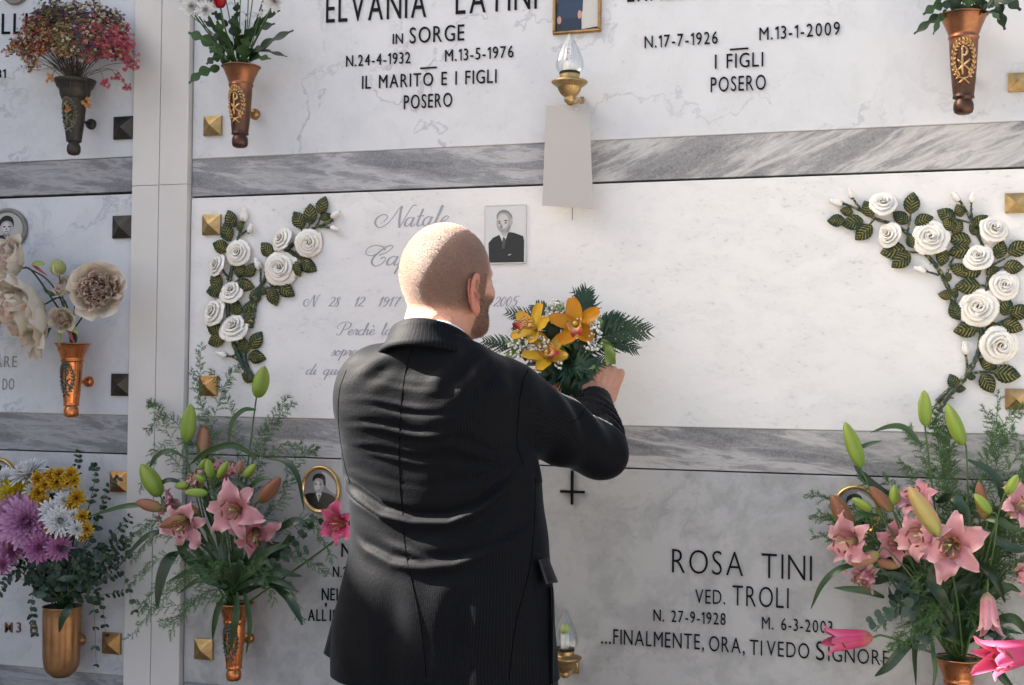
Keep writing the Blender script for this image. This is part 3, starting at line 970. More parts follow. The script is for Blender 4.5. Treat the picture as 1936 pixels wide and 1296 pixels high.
# torso: rows of (py, left px, right px, half depth, centre distance)
rows = [(1330, 634, 1066, .150, .600), (1290, 634, 1060, .150, .600), (1235, 631, 1052, .150, .600), (1130, 650, 1046, .148, .600), (1060, 664, 1040, .143, .60),
        (1000, 672, 1033, .138, .600), (940, 665, 1026, .136, .602), (890, 656, 1020, .138, .606), (830, 654, 1008, .142, .612),
        (780, 652, 1002, .142, .618), (730, 655, 994, .136, .622), (700, 662, 985, .122, .622), (680, 690, 960, .116, .634), (665, 720, 935, .106, .640),
        (650, 748, 915, .098, .646), (630, 768, 900, .090, .650), (600, 778, 895, .084, .652)]
tz, tcx, tw, tdp, tcy = [], [], [], [], []
for (py, l, r, dp, cy) in rows:
    A, B = Q(l, py, cy), Q(r, py, cy)
    hw = (B[0] - A[0]) / 2
    th = radians(20.5)
    a = sqrt(max(hw ** 2 - (dp * math.tan(th)) ** 2 * .8, .001))
    tz.append(A[2] * .5 + B[2] * .5); tcx.append((A[0] + B[0]) / 2); tw.append(a); tdp.append(dp); tcy.append(-cy)
o_ = np.argsort(tz)
tz, tcx, tw, tdp, tcy = (np.array(a)[o_] for a in (tz, tcx, tw, tdp, tcy))
def smooth_interp(z, arr):
    zz = np.linspace(tz[0], tz[-1], 200)
    v = np.interp(zz, tz, arr)
    k = np.exp(-np.linspace(-2, 2, 15) ** 2); k /= k.sum()
    v = np.convolve(np.pad(v, 7, mode='edge'), k, 'valid')
    return np.interp(z, zz, v)
def torso_sdf(p, inset=0.0, zlo=-9, ex=2.35):
    z = p[:, 2]
    cx, a, b, cy = (smooth_interp(z, k) for k in (tcx, tw, tdp, tcy))
    a = a - inset; b = b - inset
    u = np.abs((p[:, 0] - cx) / a); v = (p[:, 1] - cy) / b
    # hollow between the shoulder blades
    k = (u ** ex + np.abs(v) ** ex) ** (1 / ex)
    return (k - 1) * np.minimum(a, b) * .85

def hand_sdf(p):
    """right hand: back of the hand to the camera, fingers closed round the stems to the left"""
    X = np.array([cos(.3), sin(.3), 0.0]); 
    up = np.array([.22, .30, .93]); up /= np.linalg.norm(up)
    X = np.array([.86, .45, -.20]); X -= up * (X @ up); X /= np.linalg.norm(X)
    N = np.cross(X, up)                      # towards camera side
    if N[1] > 0: N = -N
    R = np.stack([X, up, N], 1)
    q = (p - HND) @ R
    s = sd_box(q, (0, .002, 0), (.041, .040, .0165), .015)
    s = smin(s, sd_ell(q, (.0, .028, .004), (.038, .016, .014)), .012)
    # fingers: rooted at knuckles on the upper edge, curling away from the camera and back down
    for k, (x, L1, L2, L3, r) in enumerate([(-.030, .034, .024, .018, .0092), (-.010, .037, .027, .020, .0098), (.012, .035, .025, .019, .0096), (.031, .028, .020, .017, .0085)]):
        kn = np.array([x, .036, .004])
        p1 = kn + np.array([0, .012, -.95 * L1]) * 1.0
        p1 = kn + np.array([x * .05, .30 * L1, -.92 * L1])
        p2 = p1 + np.array([-.002, -.55 * L2, -.80 * L2])
        p3 = p2 + np.array([-.002, -.98 * L3, .12 * L3])
        f = sd_cone(q, kn, p1, r * 1.12, r)
        f = smin(f, sd_cone(q, p1, p2, r, r * .94), .003)
        f = smin(f, sd_cone(q, p2, p3, r * .94, r * .82), .003)
        f = smin(f, sd_ell(q, kn + np.array([0, .002, .006]), (.0095, .010, .0075)), .004)
        s = smin(s, f, .0045)
    # thumb along the near-left side
    t0 = np.array([-.036, -.020, -.004]); t1 = np.array([-.050, .004, -.026]); t2 = np.array([-.044, .022, -.046]); t3 = np.array([-.034, .030, -.062])
    t_ = smin(smin(sd_cone(q, t0, t1, .014, .0115), sd_cone(q, t1, t2, .0112, .0100), .004), sd_cone(q, t2, t3, .0100, .0085), .003)
    s = smin(s, t_, .006)
    # tendons
    for x in (-.026, -.008, .011, .029):
        s = smin(s, sd_cone(q, (x * .45, -.030, .0135), (x, .030, .0165), .0022, .0028), .006)
    return s
def left_hand_sdf(p):
    c = WRL + np.array([.045, .035, .01])
    s = sd_ell(p, c, (.045, .018, .038))
    for k in range(4):
        a = c + np.array([.030, .005, .026 - .018 * k])
        b = a + np.array([.030, .012, .0]); d = b + np.array([.006, .024, 0])
        s = smin(s, smin(sd_cone(p, a, b, .0095, .009), sd_cone(p, b, d, .009, .008), .003), .004)
    s = smin(s, smin(sd_cone(p, c + np.array([0, 0, .030]), c + np.array([.035, .0, .048]), .012, .010), sd_cone(p, c + np.array([.035, 0, .048]), c + np.array([.058, .010, .046]), .010, .0085), .004), .006)
    return s
HIPZ = 1.02
HX = float(smooth_interp(1.0, tcx))
def body_sdf(p):
    s = head_sdf(p)
    nb = HC + HR @ np.array([0, -.030, -.20])
    s = smin(s, sd_cone(p, nb, (float(tcx[-5]), -.60, 1.50), .072, .09), .02)
    s = smin(s, np.maximum(torso_sdf(p, .030, ex=2.1), p[:, 2] - 1.60), .03)
    for sh, el, wr in ((SHR, ELR, WRR), (SHL, ELL_, WRL)):
        s = smin(s, sd_cone(p, sh, el, .050, .042), .02)
        s = smin(s, sd_cone(p, el, wr, .040, .027), .015)
    s = smin(s, sd_cone(p, WRR, HND - np.array([.004, 0, .025]), .0265, .027), .012)
    s = smin(s, hand_sdf(p), .010)
    s = smin(s, left_hand_sdf(p), .012)
    for sx in (-1, 1):
        h0 = (HX + sx * .095, -.60, .92); k0 = (HX + sx * .105, -.605, .57); a0 = (HX + sx * .115, -.59, .19)
        s = smin(s, sd_cone(p, h0, k0, .088, .058), .03)
        s = smin(s, sd_cone(p, k0, a0, .056, .038), .02)
        s = smin(s, sd_cone(p, (HX + sx * .115, -.60, .145), (HX + sx * .13, -.44, .135), .034, .028), .02)
    return s
bp, bF = surface_nets(body_sdf, (-1.42, -.86, .09), (-.46, -.08, 1.92), .0062, 1)
# finer pieces where skin shows
def region(fn, lo, hi, h):
    return surface_nets(fn, lo, hi, h, 2)
hlo, hhi = HC - np.array([.125, .14, .17]), HC + np.array([.125, .14, .125])
def head_cut(p): 
    return np.maximum(body_sdf(p), (hlo[2] + .012) - p[:, 2])
hp, hF = region(head_cut, hlo, hhi, .0027)
def hand_cut(p):
    return np.maximum(body_sdf(p), WRR[2] - .02 - p[:, 2])
gp, gF = region(hand_cut, HND - np.array([.085, .12, .085]), HND + np.array([.08, .085, .085]), .0023)
# drop the coarse faces the fine ones replace
def inside(c, lo, hi): return ((c > lo) & (c < hi)).all(1)
fc = bp[bF].mean(1)
keep = ~(inside(fc, hlo - .1, hhi + .1) & (fc[:, 2] > hlo[2] + .020)) & ~(inside(fc, HND - np.array([.085, .12, .2]), HND + np.array([.08, .085, .085])) & (fc[:, 2] > WRR[2] - .010))
bF = bF[keep]
pts = np.concatenate([bp, hp, gp]); F = np.concatenate([bF, hF + len(bp), gF + len(bp) + len(hp)])
# skin colours by place: scalp stubble, beard, redder ears and knuckles, lips
q = hl(pts)
col = np.tile(np.array([.50, .275, .19]), (len(pts), 1))
def sstep(x, a, b):
    t = np.clip((x - a) / (b - a), 0, 1); return t * t * (3 - 2 * t)
ishead = (np.linalg.norm(q * np.array([1, 1, .8]), axis=1) < .17).astype(float)
earm = np.zeros(len(pts), bool)
_w = (np.abs(q[:, 0]) > .06) & (np.abs(q[:, 2]) < .1) & (np.abs(q[:, 1]) < .06)
earm[_w] = ear_sdf(q[_w] * np.where(q[_w][:, :1] < 0, -1, 1) ** np.array([1, 0, 0])) < .0012
hair = ishead * sstep(q[:, 2] + .42 * (-q[:, 1] + .0) * 0 , -.085, -.055) * (1 - sstep(q[:, 1], .015, .075)) * (1 - .65 * sstep(q[:, 2], .060, .110))
hairline = (1 - sstep(q[:, 1], -.004, .012) * (1 - sstep(q[:, 2], -.008, .012)))
hair = hair * hairline * (~earm)
beard = ishead * sstep(q[:, 1], .012, .028) * (1 - sstep(q[:, 2], -.045, -.028)) * sstep(q[:, 2], -.128, -.112) * (~earm)
beard = np.maximum(beard, ishead * (np.abs(q[:, 1] - .024) < .014) * (q[:, 2] < .03) * (q[:, 2] > -.05) * (~earm) * .8)
col = col * (1 - .0 * hair[:, None])
red = np.zeros(len(pts)); red[earm] = 1
col = col * (1 - red[:, None]) + np.array([.56, .22, .15]) * red[:, None]
lips = ishead * (np.abs(q[:, 0]) < .022) * (np.abs(q[:, 2] + .072) < .010) * (q[:, 1] > .085)
col = col * (1 - lips[:, None] * .6) + np.array([.42, .16, .13]) * lips[:, None] * .6
stub = np.maximum(hair, beard * .95)
stub = stub * ishead
isb = beard > hair
cols = np.stack([stub, isb.astype(float), red], 1)

m, nt, b = new_mat('skin'); t = NT(nt)
at = t.n('Attribute'); at.attribute_name = 'Col'
sp = t.n('SeparateColor'); t.l(at.outputs['Color'], sp.inputs[0])
co = t.coord('Object')
nz = t.noise(co, 26, 4, .6)
skin = t.ramp(nz.outputs['Fac'], [(.3, (.50, .24, .16)), (.7, (.60, .32, .22))])
skin = t.mix(sp.outputs[2], skin, (.55, .20, .135))
st = t.noise(co, 300, 4, .85)
st2 = t.noise(co, 90, 3, .6)
dots = t.ramp(st.outputs['Fac'], [(.44, 1), (.56, 0)])
dens = t.math('MULTIPLY', sp.outputs[0], t.ramp(st2.outputs['Fac'], [(.25, .35), (.7, .65)]))
hair_c = t.mix(sp.outputs[1], (.15, .12, .11), (.09, .055, .04))
base = t.mix(t.math('MULTIPLY', sp.outputs[0], .22), skin, (.31, .215, .185))
colr = t.mix(t.math('MULTIPLY', dens, dots), base, hair_c)
t.l(colr, b.inputs['Base Color'])
b.inputs['Roughness'].default_value = .52
b.inputs['Subsurface Weight'].default_value = .12
b.inputs['Subsurface Radius'].default_value = (1, .35, .2)
b.inputs['Subsurface Scale'].default_value = .006
hgt = t.math('ADD', t.math('MULTIPLY', t.math('MULTIPLY', st.outputs['Fac'], sp.outputs[0]), 1.0), t.math('MULTIPLY', t.noise(co, 300, 3, .6).outputs['Fac'], .25))
t.l(t.bump(hgt, 1.0, .016), b.inputs['Normal'])
M['skin'] = m
body = np_mesh('body', pts, F, M['skin'], man, cols)

# cropped hair and beard: thousands of short strands
rs2 = np.random.RandomState(9)
fs_ = stub[F].mean(1)
a_ = np.linalg.norm(np.cross(pts[F[:, 2]] - pts[F[:, 0]], pts[F[:, 3]] - pts[F[:, 1]]), axis=1)
w_ = a_ * np.clip(fs_, 0, 1) * (ishead[F].mean(1) > .9); w_[w_ < 1e-12] = 0
pick = rs2.choice(len(F), 27000, p=w_ / w_.sum())
bw = rs2.rand(len(pick), 2)
fv = pts[F[pick]]
pp_ = (fv[:, 0] * (1 - bw[:, :1]) + fv[:, 1] * bw[:, :1]) * (1 - bw[:, 1:]) + (fv[:, 3] * (1 - bw[:, :1]) + fv[:, 2] * bw[:, :1]) * bw[:, 1:]
nn_ = normals(pts, F)[F[pick][:, 0]]
bd_ = isb[F[pick][:, 0]]
dr_ = nn_ + rs2.normal(0, .30, nn_.shape) + np.array([0, 0, -.35])
dr_ /= np.linalg.norm(dr_, axis=1)[:, None]
sd2 = np.cross(dr_, rs2.normal(0, 1, dr_.shape)); sd2 /= np.linalg.norm(sd2, axis=1)[:, None]
ln_ = np.where(bd_, .0038, .0023)[:, None] * rs2.uniform(.6, 1.15, (len(pick), 1))
wd_ = np.where(bd_, .00022, .00020)[:, None]
sv = np.stack([pp_ - sd2 * wd_, pp_ + sd2 * wd_, pp_ + dr_ * ln_], 1)
for nm_, sel, mt_ in (('stubble', ~bd_, plain('stubble_hair', (.36, .32, .29), .4)), ('beard', bd_, plain('beard_hair', (.11, .07, .05), .5))):
    v3 = sv[sel].reshape(-1, 3)
    tag(np_mesh(nm_, v3, np.arange(len(v3)).reshape(-1, 3), mt_, man), kind='stuff')

# --- suit jacket ------------------------------------------------------------
CUT = radians(0)
hemL, hemR = Q(640, 1268, .60), Q(1060, 1292, .60)
def sleeve_sdf(p):
    s = None
    for sh, el, wr, f in ((SHR, ELR, WRR, 1), (SHL, ELL_, WRL, 0)):
        d = (wr - el) / np.linalg.norm(wr - el)
        cuff = wr + d * .010
        a = sd_cone(p, sh + np.array([-.0, 0, .0]), el, .080 if f else .076, .059)
        c = sd_cone(p, el, cuff, .060, .0395)
        # open flat cuff
        c = np.maximum(c, (p - cuff) @ d)
        hollow = np.maximum(sd_cone(p, cuff - d * .07, cuff + d * .05, .0350, .0350), -((p - (cuff - d * .05)) @ d))
        a = smin(a, c, .009)
        a = np.maximum(a, -hollow)
        s = a if s is None else np.minimum(s, a)
    return s
NK = HC + HR @ np.array([0, -.030, -.19])
ZB = P(800, 603, .69)[2]
ZR = P(893, 652, .63)[2]
def jacket_sdf(p):
    t_ = torso_sdf(p)
    # shoulders: padded, sloping from the collar
    for s1, s0 in ((SHR, (-.0)), (SHL, 0)):
        t_ = smin(t_, sd_cone(p, (NK[0], -.628, SHR[2] + .085), s1 + np.array([0, 0, .008]), .060, .066), .035)
    # shoulder blades and the hollow of the spine
    sxp = float(P(762, 800, .74)[0])
    t_ = smin(t_, sd_ell(p, (sxp + .105, -.690, 1.50), (.085, .055, .105)), .05)
    t_ = smin(t_, sd_ell(p, (sxp - .085, -.680, 1.50), (.075, .055, .105)), .05)
    s = smin(t_, sleeve_sdf(p), .022)
    # hem
    zc = hemL[2] + (p[:, 0] - hemL[0]) * (hemR[2] - hemL[2]) / (hemR[0] - hemL[0])
    s = np.maximum(s, zc - p[:, 2])
    ag = np.arctan2(p[:, 0] - NK[0], -(p[:, 1] - NK[1]))
    s = np.maximum(s, p[:, 2] - (ZB - (ZB - ZR) * (1 - np.cos(ag * .93)) * .95 - .016))
    # open neck
    s = np.maximum(s, -sd_cone(p, NK + np.array([0, .03, .02]), NK + np.array([0, .0, .2]), .060, .078))
    return s
jp, jF = surface_nets(jacket_sdf, (-1.43, -.86, .86), (-.46, -.10, 1.70), .0054, 2)
jn = normals(jp, jF)
px = proj(jp)
X_, Y_ = px[:, 0], px[:, 1]
back = np.clip(-jn[:, 1] * 1.6, 0, 1)
armm = sstep(X_, 985, 1030) * (Y_ < 915)
tor = back * (1 - armm)
rs = np.random.RandomState(5)
def wob(x, f, ph): return np.sin(x * f + ph) + .5 * np.sin(x * f * 2.3 + ph * 2)
d = np.zeros(len(jp))
# cross creases of the strained back
w = np.exp(-((X_ - 755) / 75) ** 2) * np.exp(-((Y_ - 812) / 72) ** 2)
yy = Y_ + 5 * np.sin(X_ * .03) - .05 * (X_ - 760)
d += tor * w * .0028 * (np.sin(yy * 2 * pi / 27 + .5 * np.sin(X_ * .045)) + .55 * np.sin(yy * 2 * pi / 17 + 1.2 * np.sin(X_ * .02) + 1))
w = np.exp(-((X_ - 690) / 50) ** 2) * np.exp(-((Y_ - 900) / 50) ** 2)
d += tor * w * .0016 * np.sin((Y_ - .25 * (X_ - 700)) * 2 * pi / 30)
# two long drapes hanging across the lower back
def drape(xs, ys, amp, wd, x0, x1):
    c = np.interp(X_, xs, ys)
    e = (Y_ - c)
    m_ = sstep(X_, x0 - 25, x0 + 15) * (1 - sstep(X_, x1 - 60, x1 + 10)) * tor
    return m_ * amp * (np.exp(-(e / wd) ** 2) - .95 * np.exp(-((e + wd * 1.6) / (wd * 1.1)) ** 2) - .35 * np.exp(-((e - wd * 2.6) / (wd * 2)) ** 2))
d += drape([640, 672, 720, 780, 850, 905, 950, 985], [915, 940, 973, 988, 988, 967, 930, 890], .0100, 9, 668, 985)
d += drape([660, 690, 740, 800, 860, 920, 980, 1030], [1010, 1040, 1066, 1075, 1068, 1048, 1015, 985], .0062, 9, 690, 1020)
d += drape([700, 760, 800, 860], [1015, 1040, 1060, 1062], .003, 8, 740, 850)
# pull lines running out of the right armpit
ax, ay = 1002, 884
r = np.hypot(X_ - ax, Y_ - ay); an = np.arctan2(Y_ - ay, ax - X_)
d += tor * np.exp(-((r - 85) / 75) ** 2) * np.exp(-((an + .10) / .5) ** 2) * .0036 * np.sin(an * 21 + .6)
# rumples over the right shoulder blade
w = np.exp(-((X_ - 905) / 75) ** 2) * np.exp(-((Y_ - 715) / 42) ** 2)
d += back * w * .0055 * (np.sin((X_ * .8 + Y_ * .75) * 2 * pi / 52 + .8) + .4 * np.sin((X_ * .9 - Y_ * .4) * 2 * pi / 37))
# left shoulder
w = np.exp(-((X_ - 700) / 45) ** 2) * np.exp(-((Y_ - 700) / 35) ** 2)
d += back * w * .0022 * np.sin((X_ * .7 + Y_ * .9) * 2 * pi / 48)
# long soft waves of hanging cloth, skirts of the jacket
w = sstep(Y_, 1060, 1180) * back
d += w * .004 * (np.sin(X_ * 2 * pi / 130 + 1) + .4 * np.sin(X_ * 2 * pi / 63))
# broad softness everywhere
d += .0022 * np.sin(jp[:, 0] * 31 + 2 * np.sin(jp[:, 2] * 13)) * np.sin(jp[:, 2] * 27 + 1.5 * np.sin(jp[:, 0] * 17))
# sleeve: bands round the elbow and forearm
dE = np.linalg.norm(jp - ELR, axis=1)
ua = (ELR - SHR) / np.linalg.norm(ELR - SHR); fa_ = (WRR - ELR) / np.linalg.norm(WRR - ELR)
tu = (jp - SHR) @ ua; tf = (jp - ELR) @ fa_
inner = np.clip(-(jn @ (ua * .2 - fa_ * .6)) + .4, 0, 1)
m1 = armm * np.exp(-((tf - .075) / .06) ** 2) * (tf > 0)
d += m1 * .0065 * np.sin(tf * 2 * pi / .034 + 9 * (jn[:, 0]))
m2 = armm * np.exp(-((tu - .15) / .09) ** 2)
d += m2 * .0048 * np.sin((tu * .8 + jp[:, 2] * .55) * 2 * pi / .062 + 2 * jn[:, 1])
jp2 = jp + jn * d[:, None]
# hand-made side vent: the skirt behind the left vent sits forward
uvj = np.stack([np.arctan2(jp[:, 0] - smooth_interp(jp[:, 2], tcx), -(jp[:, 1] - smooth_interp(jp[:, 2], tcy))) * .20, jp[:, 2]], 1)
arm_uv = np.stack([np.arctan2(jn @ np.cross(ua, [0, 0, 1]), jn[:, 2]) * .06, tu], 1)
uvj[armm > .5] = arm_uv[armm > .5]

m, nt, b = new_mat('suit_cloth'); t = NT(nt)
tc = t.n('TexCoord'); sp = t.n('SeparateXYZ'); t.l(tc.outputs['UV'], sp.inputs[0])
def stripes(period, w):
    k = t.math('FRACT', t.math('MULTIPLY', sp.outputs[0], 1.0 / period))
    return t.ramp(t.math('ABSOLUTE', t.math('SUBTRACT', k, .5)), [(0, 1), (w, .6), (w * 1.8, 0)])
pin = stripes(.0062, .08)
co = t.coord('Object')
w1 = t.noise(co, 420, 3, .7); w2 = t.noise(co, 150, 3, .6)
c = t.ramp(w1.outputs['Fac'], [(.35, (.0028, .0031, .0042)), (.65, (.0065, .007, .009))])
c = t.mix(t.math('MULTIPLY', pin, .30), c, (.024, .026, .031))
t.l(c, b.inputs['Base Color'])
b.inputs['Roughness'].default_value = .62
b.inputs['Specular IOR Level'].default_value = .06
b.inputs['Sheen Weight'].default_value = .105
b.inputs['Sheen Roughness'].default_value = .30
b.inputs['Sheen Tint'].default_value = (.80, .88, 1, 1)
hh = t.math('ADD', t.math('MULTIPLY', w1.outputs['Fac'], .5), t.math('ADD', t.math('MULTIPLY', pin, .22), w2.outputs['Fac']))
t.l(t.bump(hh, .38, .0016), b.inputs['Normal'])
M['suit'] = m
M['suit_dark'] = plain('suit_dark', (.002, .002, .002), 1.0, spec=0.0)
M['shirt'] = plain('shirt', (.78, .78, .80), .6)
jacket = np_mesh('jacket', jp2, jF, M['suit'], man, uv=uvj)

# surface lookup for seams
bvh = BVHTree.FromPolygons([tuple(v) for v in jp2], [tuple(f) for f in jF.tolist()])
def on_jacket(px_, py_, off=.0):
    tgt = P(px_, py_, .6)
    dr = (tgt - CAM).normalized()
    hit = bvh.ray_cast(CAM, dr)
    if hit[0] is None: return None
    return hit[0] - dr * off
def seam(ptsx, name='seam', r=.0008, mat='suit_dark', off=.0):
    c = catmull([(a, b_, 0) for a, b_ in ptsx], 8)
    pp = [on_jacket(k[0], k[1], off) for k in c]
    pp = [k for k in pp if k is not None]
    if len(pp) < 3: return
    mb = MB(); tube(mb, pp, r, 5); mb.build(name, M[mat], man)
seam([(782, 652), (770, 690), (762, 730), (757, 790), (755, 860), (757, 930), (762, 975)])
seam([(762, 1000), (770, 1060), (790, 1150), (800, 1220), (806, 1280)])
seam([(1003, 690), (988, 725), (980, 780), (978, 840), (990, 880)], r=.0010)
seam([(1012, 905), (1010, 990), (1000, 1080), (975, 1180), (962, 1285)], r=.0009)
seam([(655, 700), (642, 740), (640, 800), (650, 870), (662, 915)], r=.001)
seam([(1108, 770), (1095, 790), (1078, 800)], r=.0009)

# collar: stand and turned-down fall, highest at the nape
def collar(name, mat, off, prof, tiltf, a0, a1, n=48, dz=lambda a: 0.0):
    """profile: list of (out, up); neck ring is an ellipse round NK"""
    mb = MB(); vs_, fs, uv = [], [], []
    for i in range(n + 1):
        a = a0 + (a1 - a0) * i / n              # 0 = straight back (-y)
        dx, dy = sin(a), -cos(a)
        rx, ry = .0765 + off, .0760 + off
        base = np.array([NK[0] + dx * rx, NK[1] + .004 + dy * ry, 0])
        ztop = COLZ(a) + dz(a)
        for j, (o, u) in enumerate(prof):
            fl = tiltf(a)
            vs_.append((base[0] + dx * o * fl, base[1] + dy * o * fl, ztop + u)); uv.append((a * .08, u))
        if i:
            m_ = len(prof)
            for j in range(m_ - 1):
                fs.append(((i - 1) * m_ + j, i * m_ + j, i * m_ + j + 1, (i - 1) * m_ + j + 1))
    mb.add(vs_, fs, uv)
    return mb.build(name, mat, man)
zb = P(800, 603, .69)[2]
zr = P(893, 652, .63)[2]
def COLZ(a):
    # a: 0 back, +pi/2 his right side
    return zb - (zb - zr) * (1 - cos(a * .93)) ** 1.0 * .95
collar('collar', M['suit'], .003, [(.000, -.060), (-.001, -.020), (.0005, -.006), (.004, 0), (.0085, -.002), (.012, -.012), (.019, -.028), (.030, -.041), (.037, -.052), (.034, -.056), (.028, -.054)], lambda a: 1.0, radians(-150), radians(150), 70)
collar('shirt_collar', M['shirt'], -.002, [(-.001, -.05), (-.001, .004), (.0, .0065), (.002, .004), (.002, -.05)], lambda a: 1.0, radians(-150), radians(150), 60, lambda a: -.012 + .014 * max(0, sin(a)))

# right pocket flap, standing off the hip
def quad_flap(name, corners, th, mat, loose=.0):
    v = [Vector(c) for c in corners]
    n_ = (v[1] - v[0]).cross(v[3] - v[0]).normalized()
    if n_.dot(CAM - v[0]) < 0: n_ = -n_
    mb = MB(); nn = 6; vs_ = []; fs = []
    for k in (0, 1):
        for i in range(nn + 1):
            for j in range(nn + 1):
                a, b_ = i / nn, j / nn
                p = v[0].lerp(v[1], a).lerp(v[3].lerp(v[2], a), b_)
                vs_.append(p + n_ * (th * k + loose * sin(pi * a) * b_))
    s = nn + 1
    for i in range(nn):
        for j in range(nn):
            q = (i * s + j, i * s + j + 1, (i + 1) * s + j + 1, (i + 1) * s + j)
            fs.append(q); fs.append(tuple(x + s * s for x in q)[::-1])
    for i in range(nn):
        for (a, b_) in ((i * s, (i + 1) * s), (i * s + nn, (i + 1) * s + nn), (i, i + 1), (nn * s + i, nn * s + i + 1)):
            fs.append((a, b_, b_ + s * s, a + s * s))
    uv = [(p.x, p.z) for p in vs_]
    mb.add(vs_, fs, uv)
    return mb.build(name, mat, man)
quad_flap('pocket_flap', [P(1016, 1060, .66), P(1034, 1054, .585), P(1053, 1102, .560), P(1030, 1106, .655)], .003, M['suit'], .006)
# back skirts either side of the vents
quad_flap('side_skirt', [P(676, 1068, .66), P(664, 1045, .56), P(614, 1236, .56), P(646, 1254, .66)], .003, M['suit'], .004)
quad_flap('side_skirt', [P(1046, 1110, .62), P(1042, 1110, .585), P(1056, 1300, .57), P(1046, 1303, .64)], .003, M['suit'], .002)
# trousers and shoes
def trouser_sdf(p):
    s = sd_cone(p, (HX - .07, -.60, 1.00), (HX + .07, -.60, 1.00), .135, .135)
    for sx in (-1, 1):
        s = smin(s, sd_cone(p, (HX + sx * .095, -.60, .95), (HX + sx * .105, -.605, .57), .112, .088), .03)
        s = smin(s, sd_cone(p, (HX + sx * .105, -.605, .57), (HX + sx * .115, -.59, .17), .088, .070), .02)
    return np.maximum(s, .145 - p[:, 2])
tp, tF = surface_nets(trouser_sdf, (HX - .32, -.80, .10), (HX + .32, -.40, 1.16), .010, 1)
np_mesh('trousers', tp, tF, M['suit'], man, uv=np.stack([tp[:, 0], tp[:, 2]], 1))
for sx in (-1, 1):
    def shoe(p, sx=sx):
        s = sd_cone(p, (HX + sx * .115, -.62, GROUND + .045), (HX + sx * .13, -.43, GROUND + .036), .046, .042)
        return np.maximum(s, GROUND + .001 - p[:, 2])
    sp_, sF = surface_nets(shoe, (HX + sx * .12 - .09, -.70, GROUND - .02), (HX + sx * .12 + .09, -.36, GROUND + .12), .007, 1)
    np_mesh('shoe', sp_, sF, plain('shoe_leather', (.01, .009, .008), .25) if sx < 0 else bpy.data.materials['shoe_leather'], man)
# ------------------------------------------------------------------ wall vases
def vase_r(prof, z):
    zs = [p[1] for p in prof][::-1]; rs_ = [p[0] for p in prof][::-1]
    return float(np.interp(z, zs, rs_))
PROF_CONE = [(.237, 0), (.243, -.006), (.236, -.014), (.222, -.02), (.205, -.06), (.201, -.065), (.190, -.095), (.187, -.10), (.168, -.145), (.150, -.195), (.141, -.215), (.150, -.228), (.150, -.243), (.141, -.252), (.139, -.262),
             (.1385, -.30), (.128, -.50), (.114, -.68), (.103, -.79), (.101, -.815), (.106, -.826), (.104, -.838), (.080, -.848), (.080, -.858), (.092, -.875), (.099, -.91), (.098, -.95), (.088, -.98), (.06, -.996), (0, -1)]
PROF_DARK = [(.270, 0), (.275, -.008), (.262, -.03), (.262, -.045), (.250, -.05), (.240, -.09), (.205, -.13), (.200, -.15), (.196, -.19), (.185, -.22), (.168, -.26), (.160, -.27), (.163, -.28), (.152, -.30),
             (.148, -.33), (.135, -.50), (.115, -.68), (.100, -.80), (.098, -.82), (.070, -.835), (.070, -.85), (.084, -.87), (.090, -.91), (.088, -.95), (.07, -.985), (.04, -.998), (0, -1)]
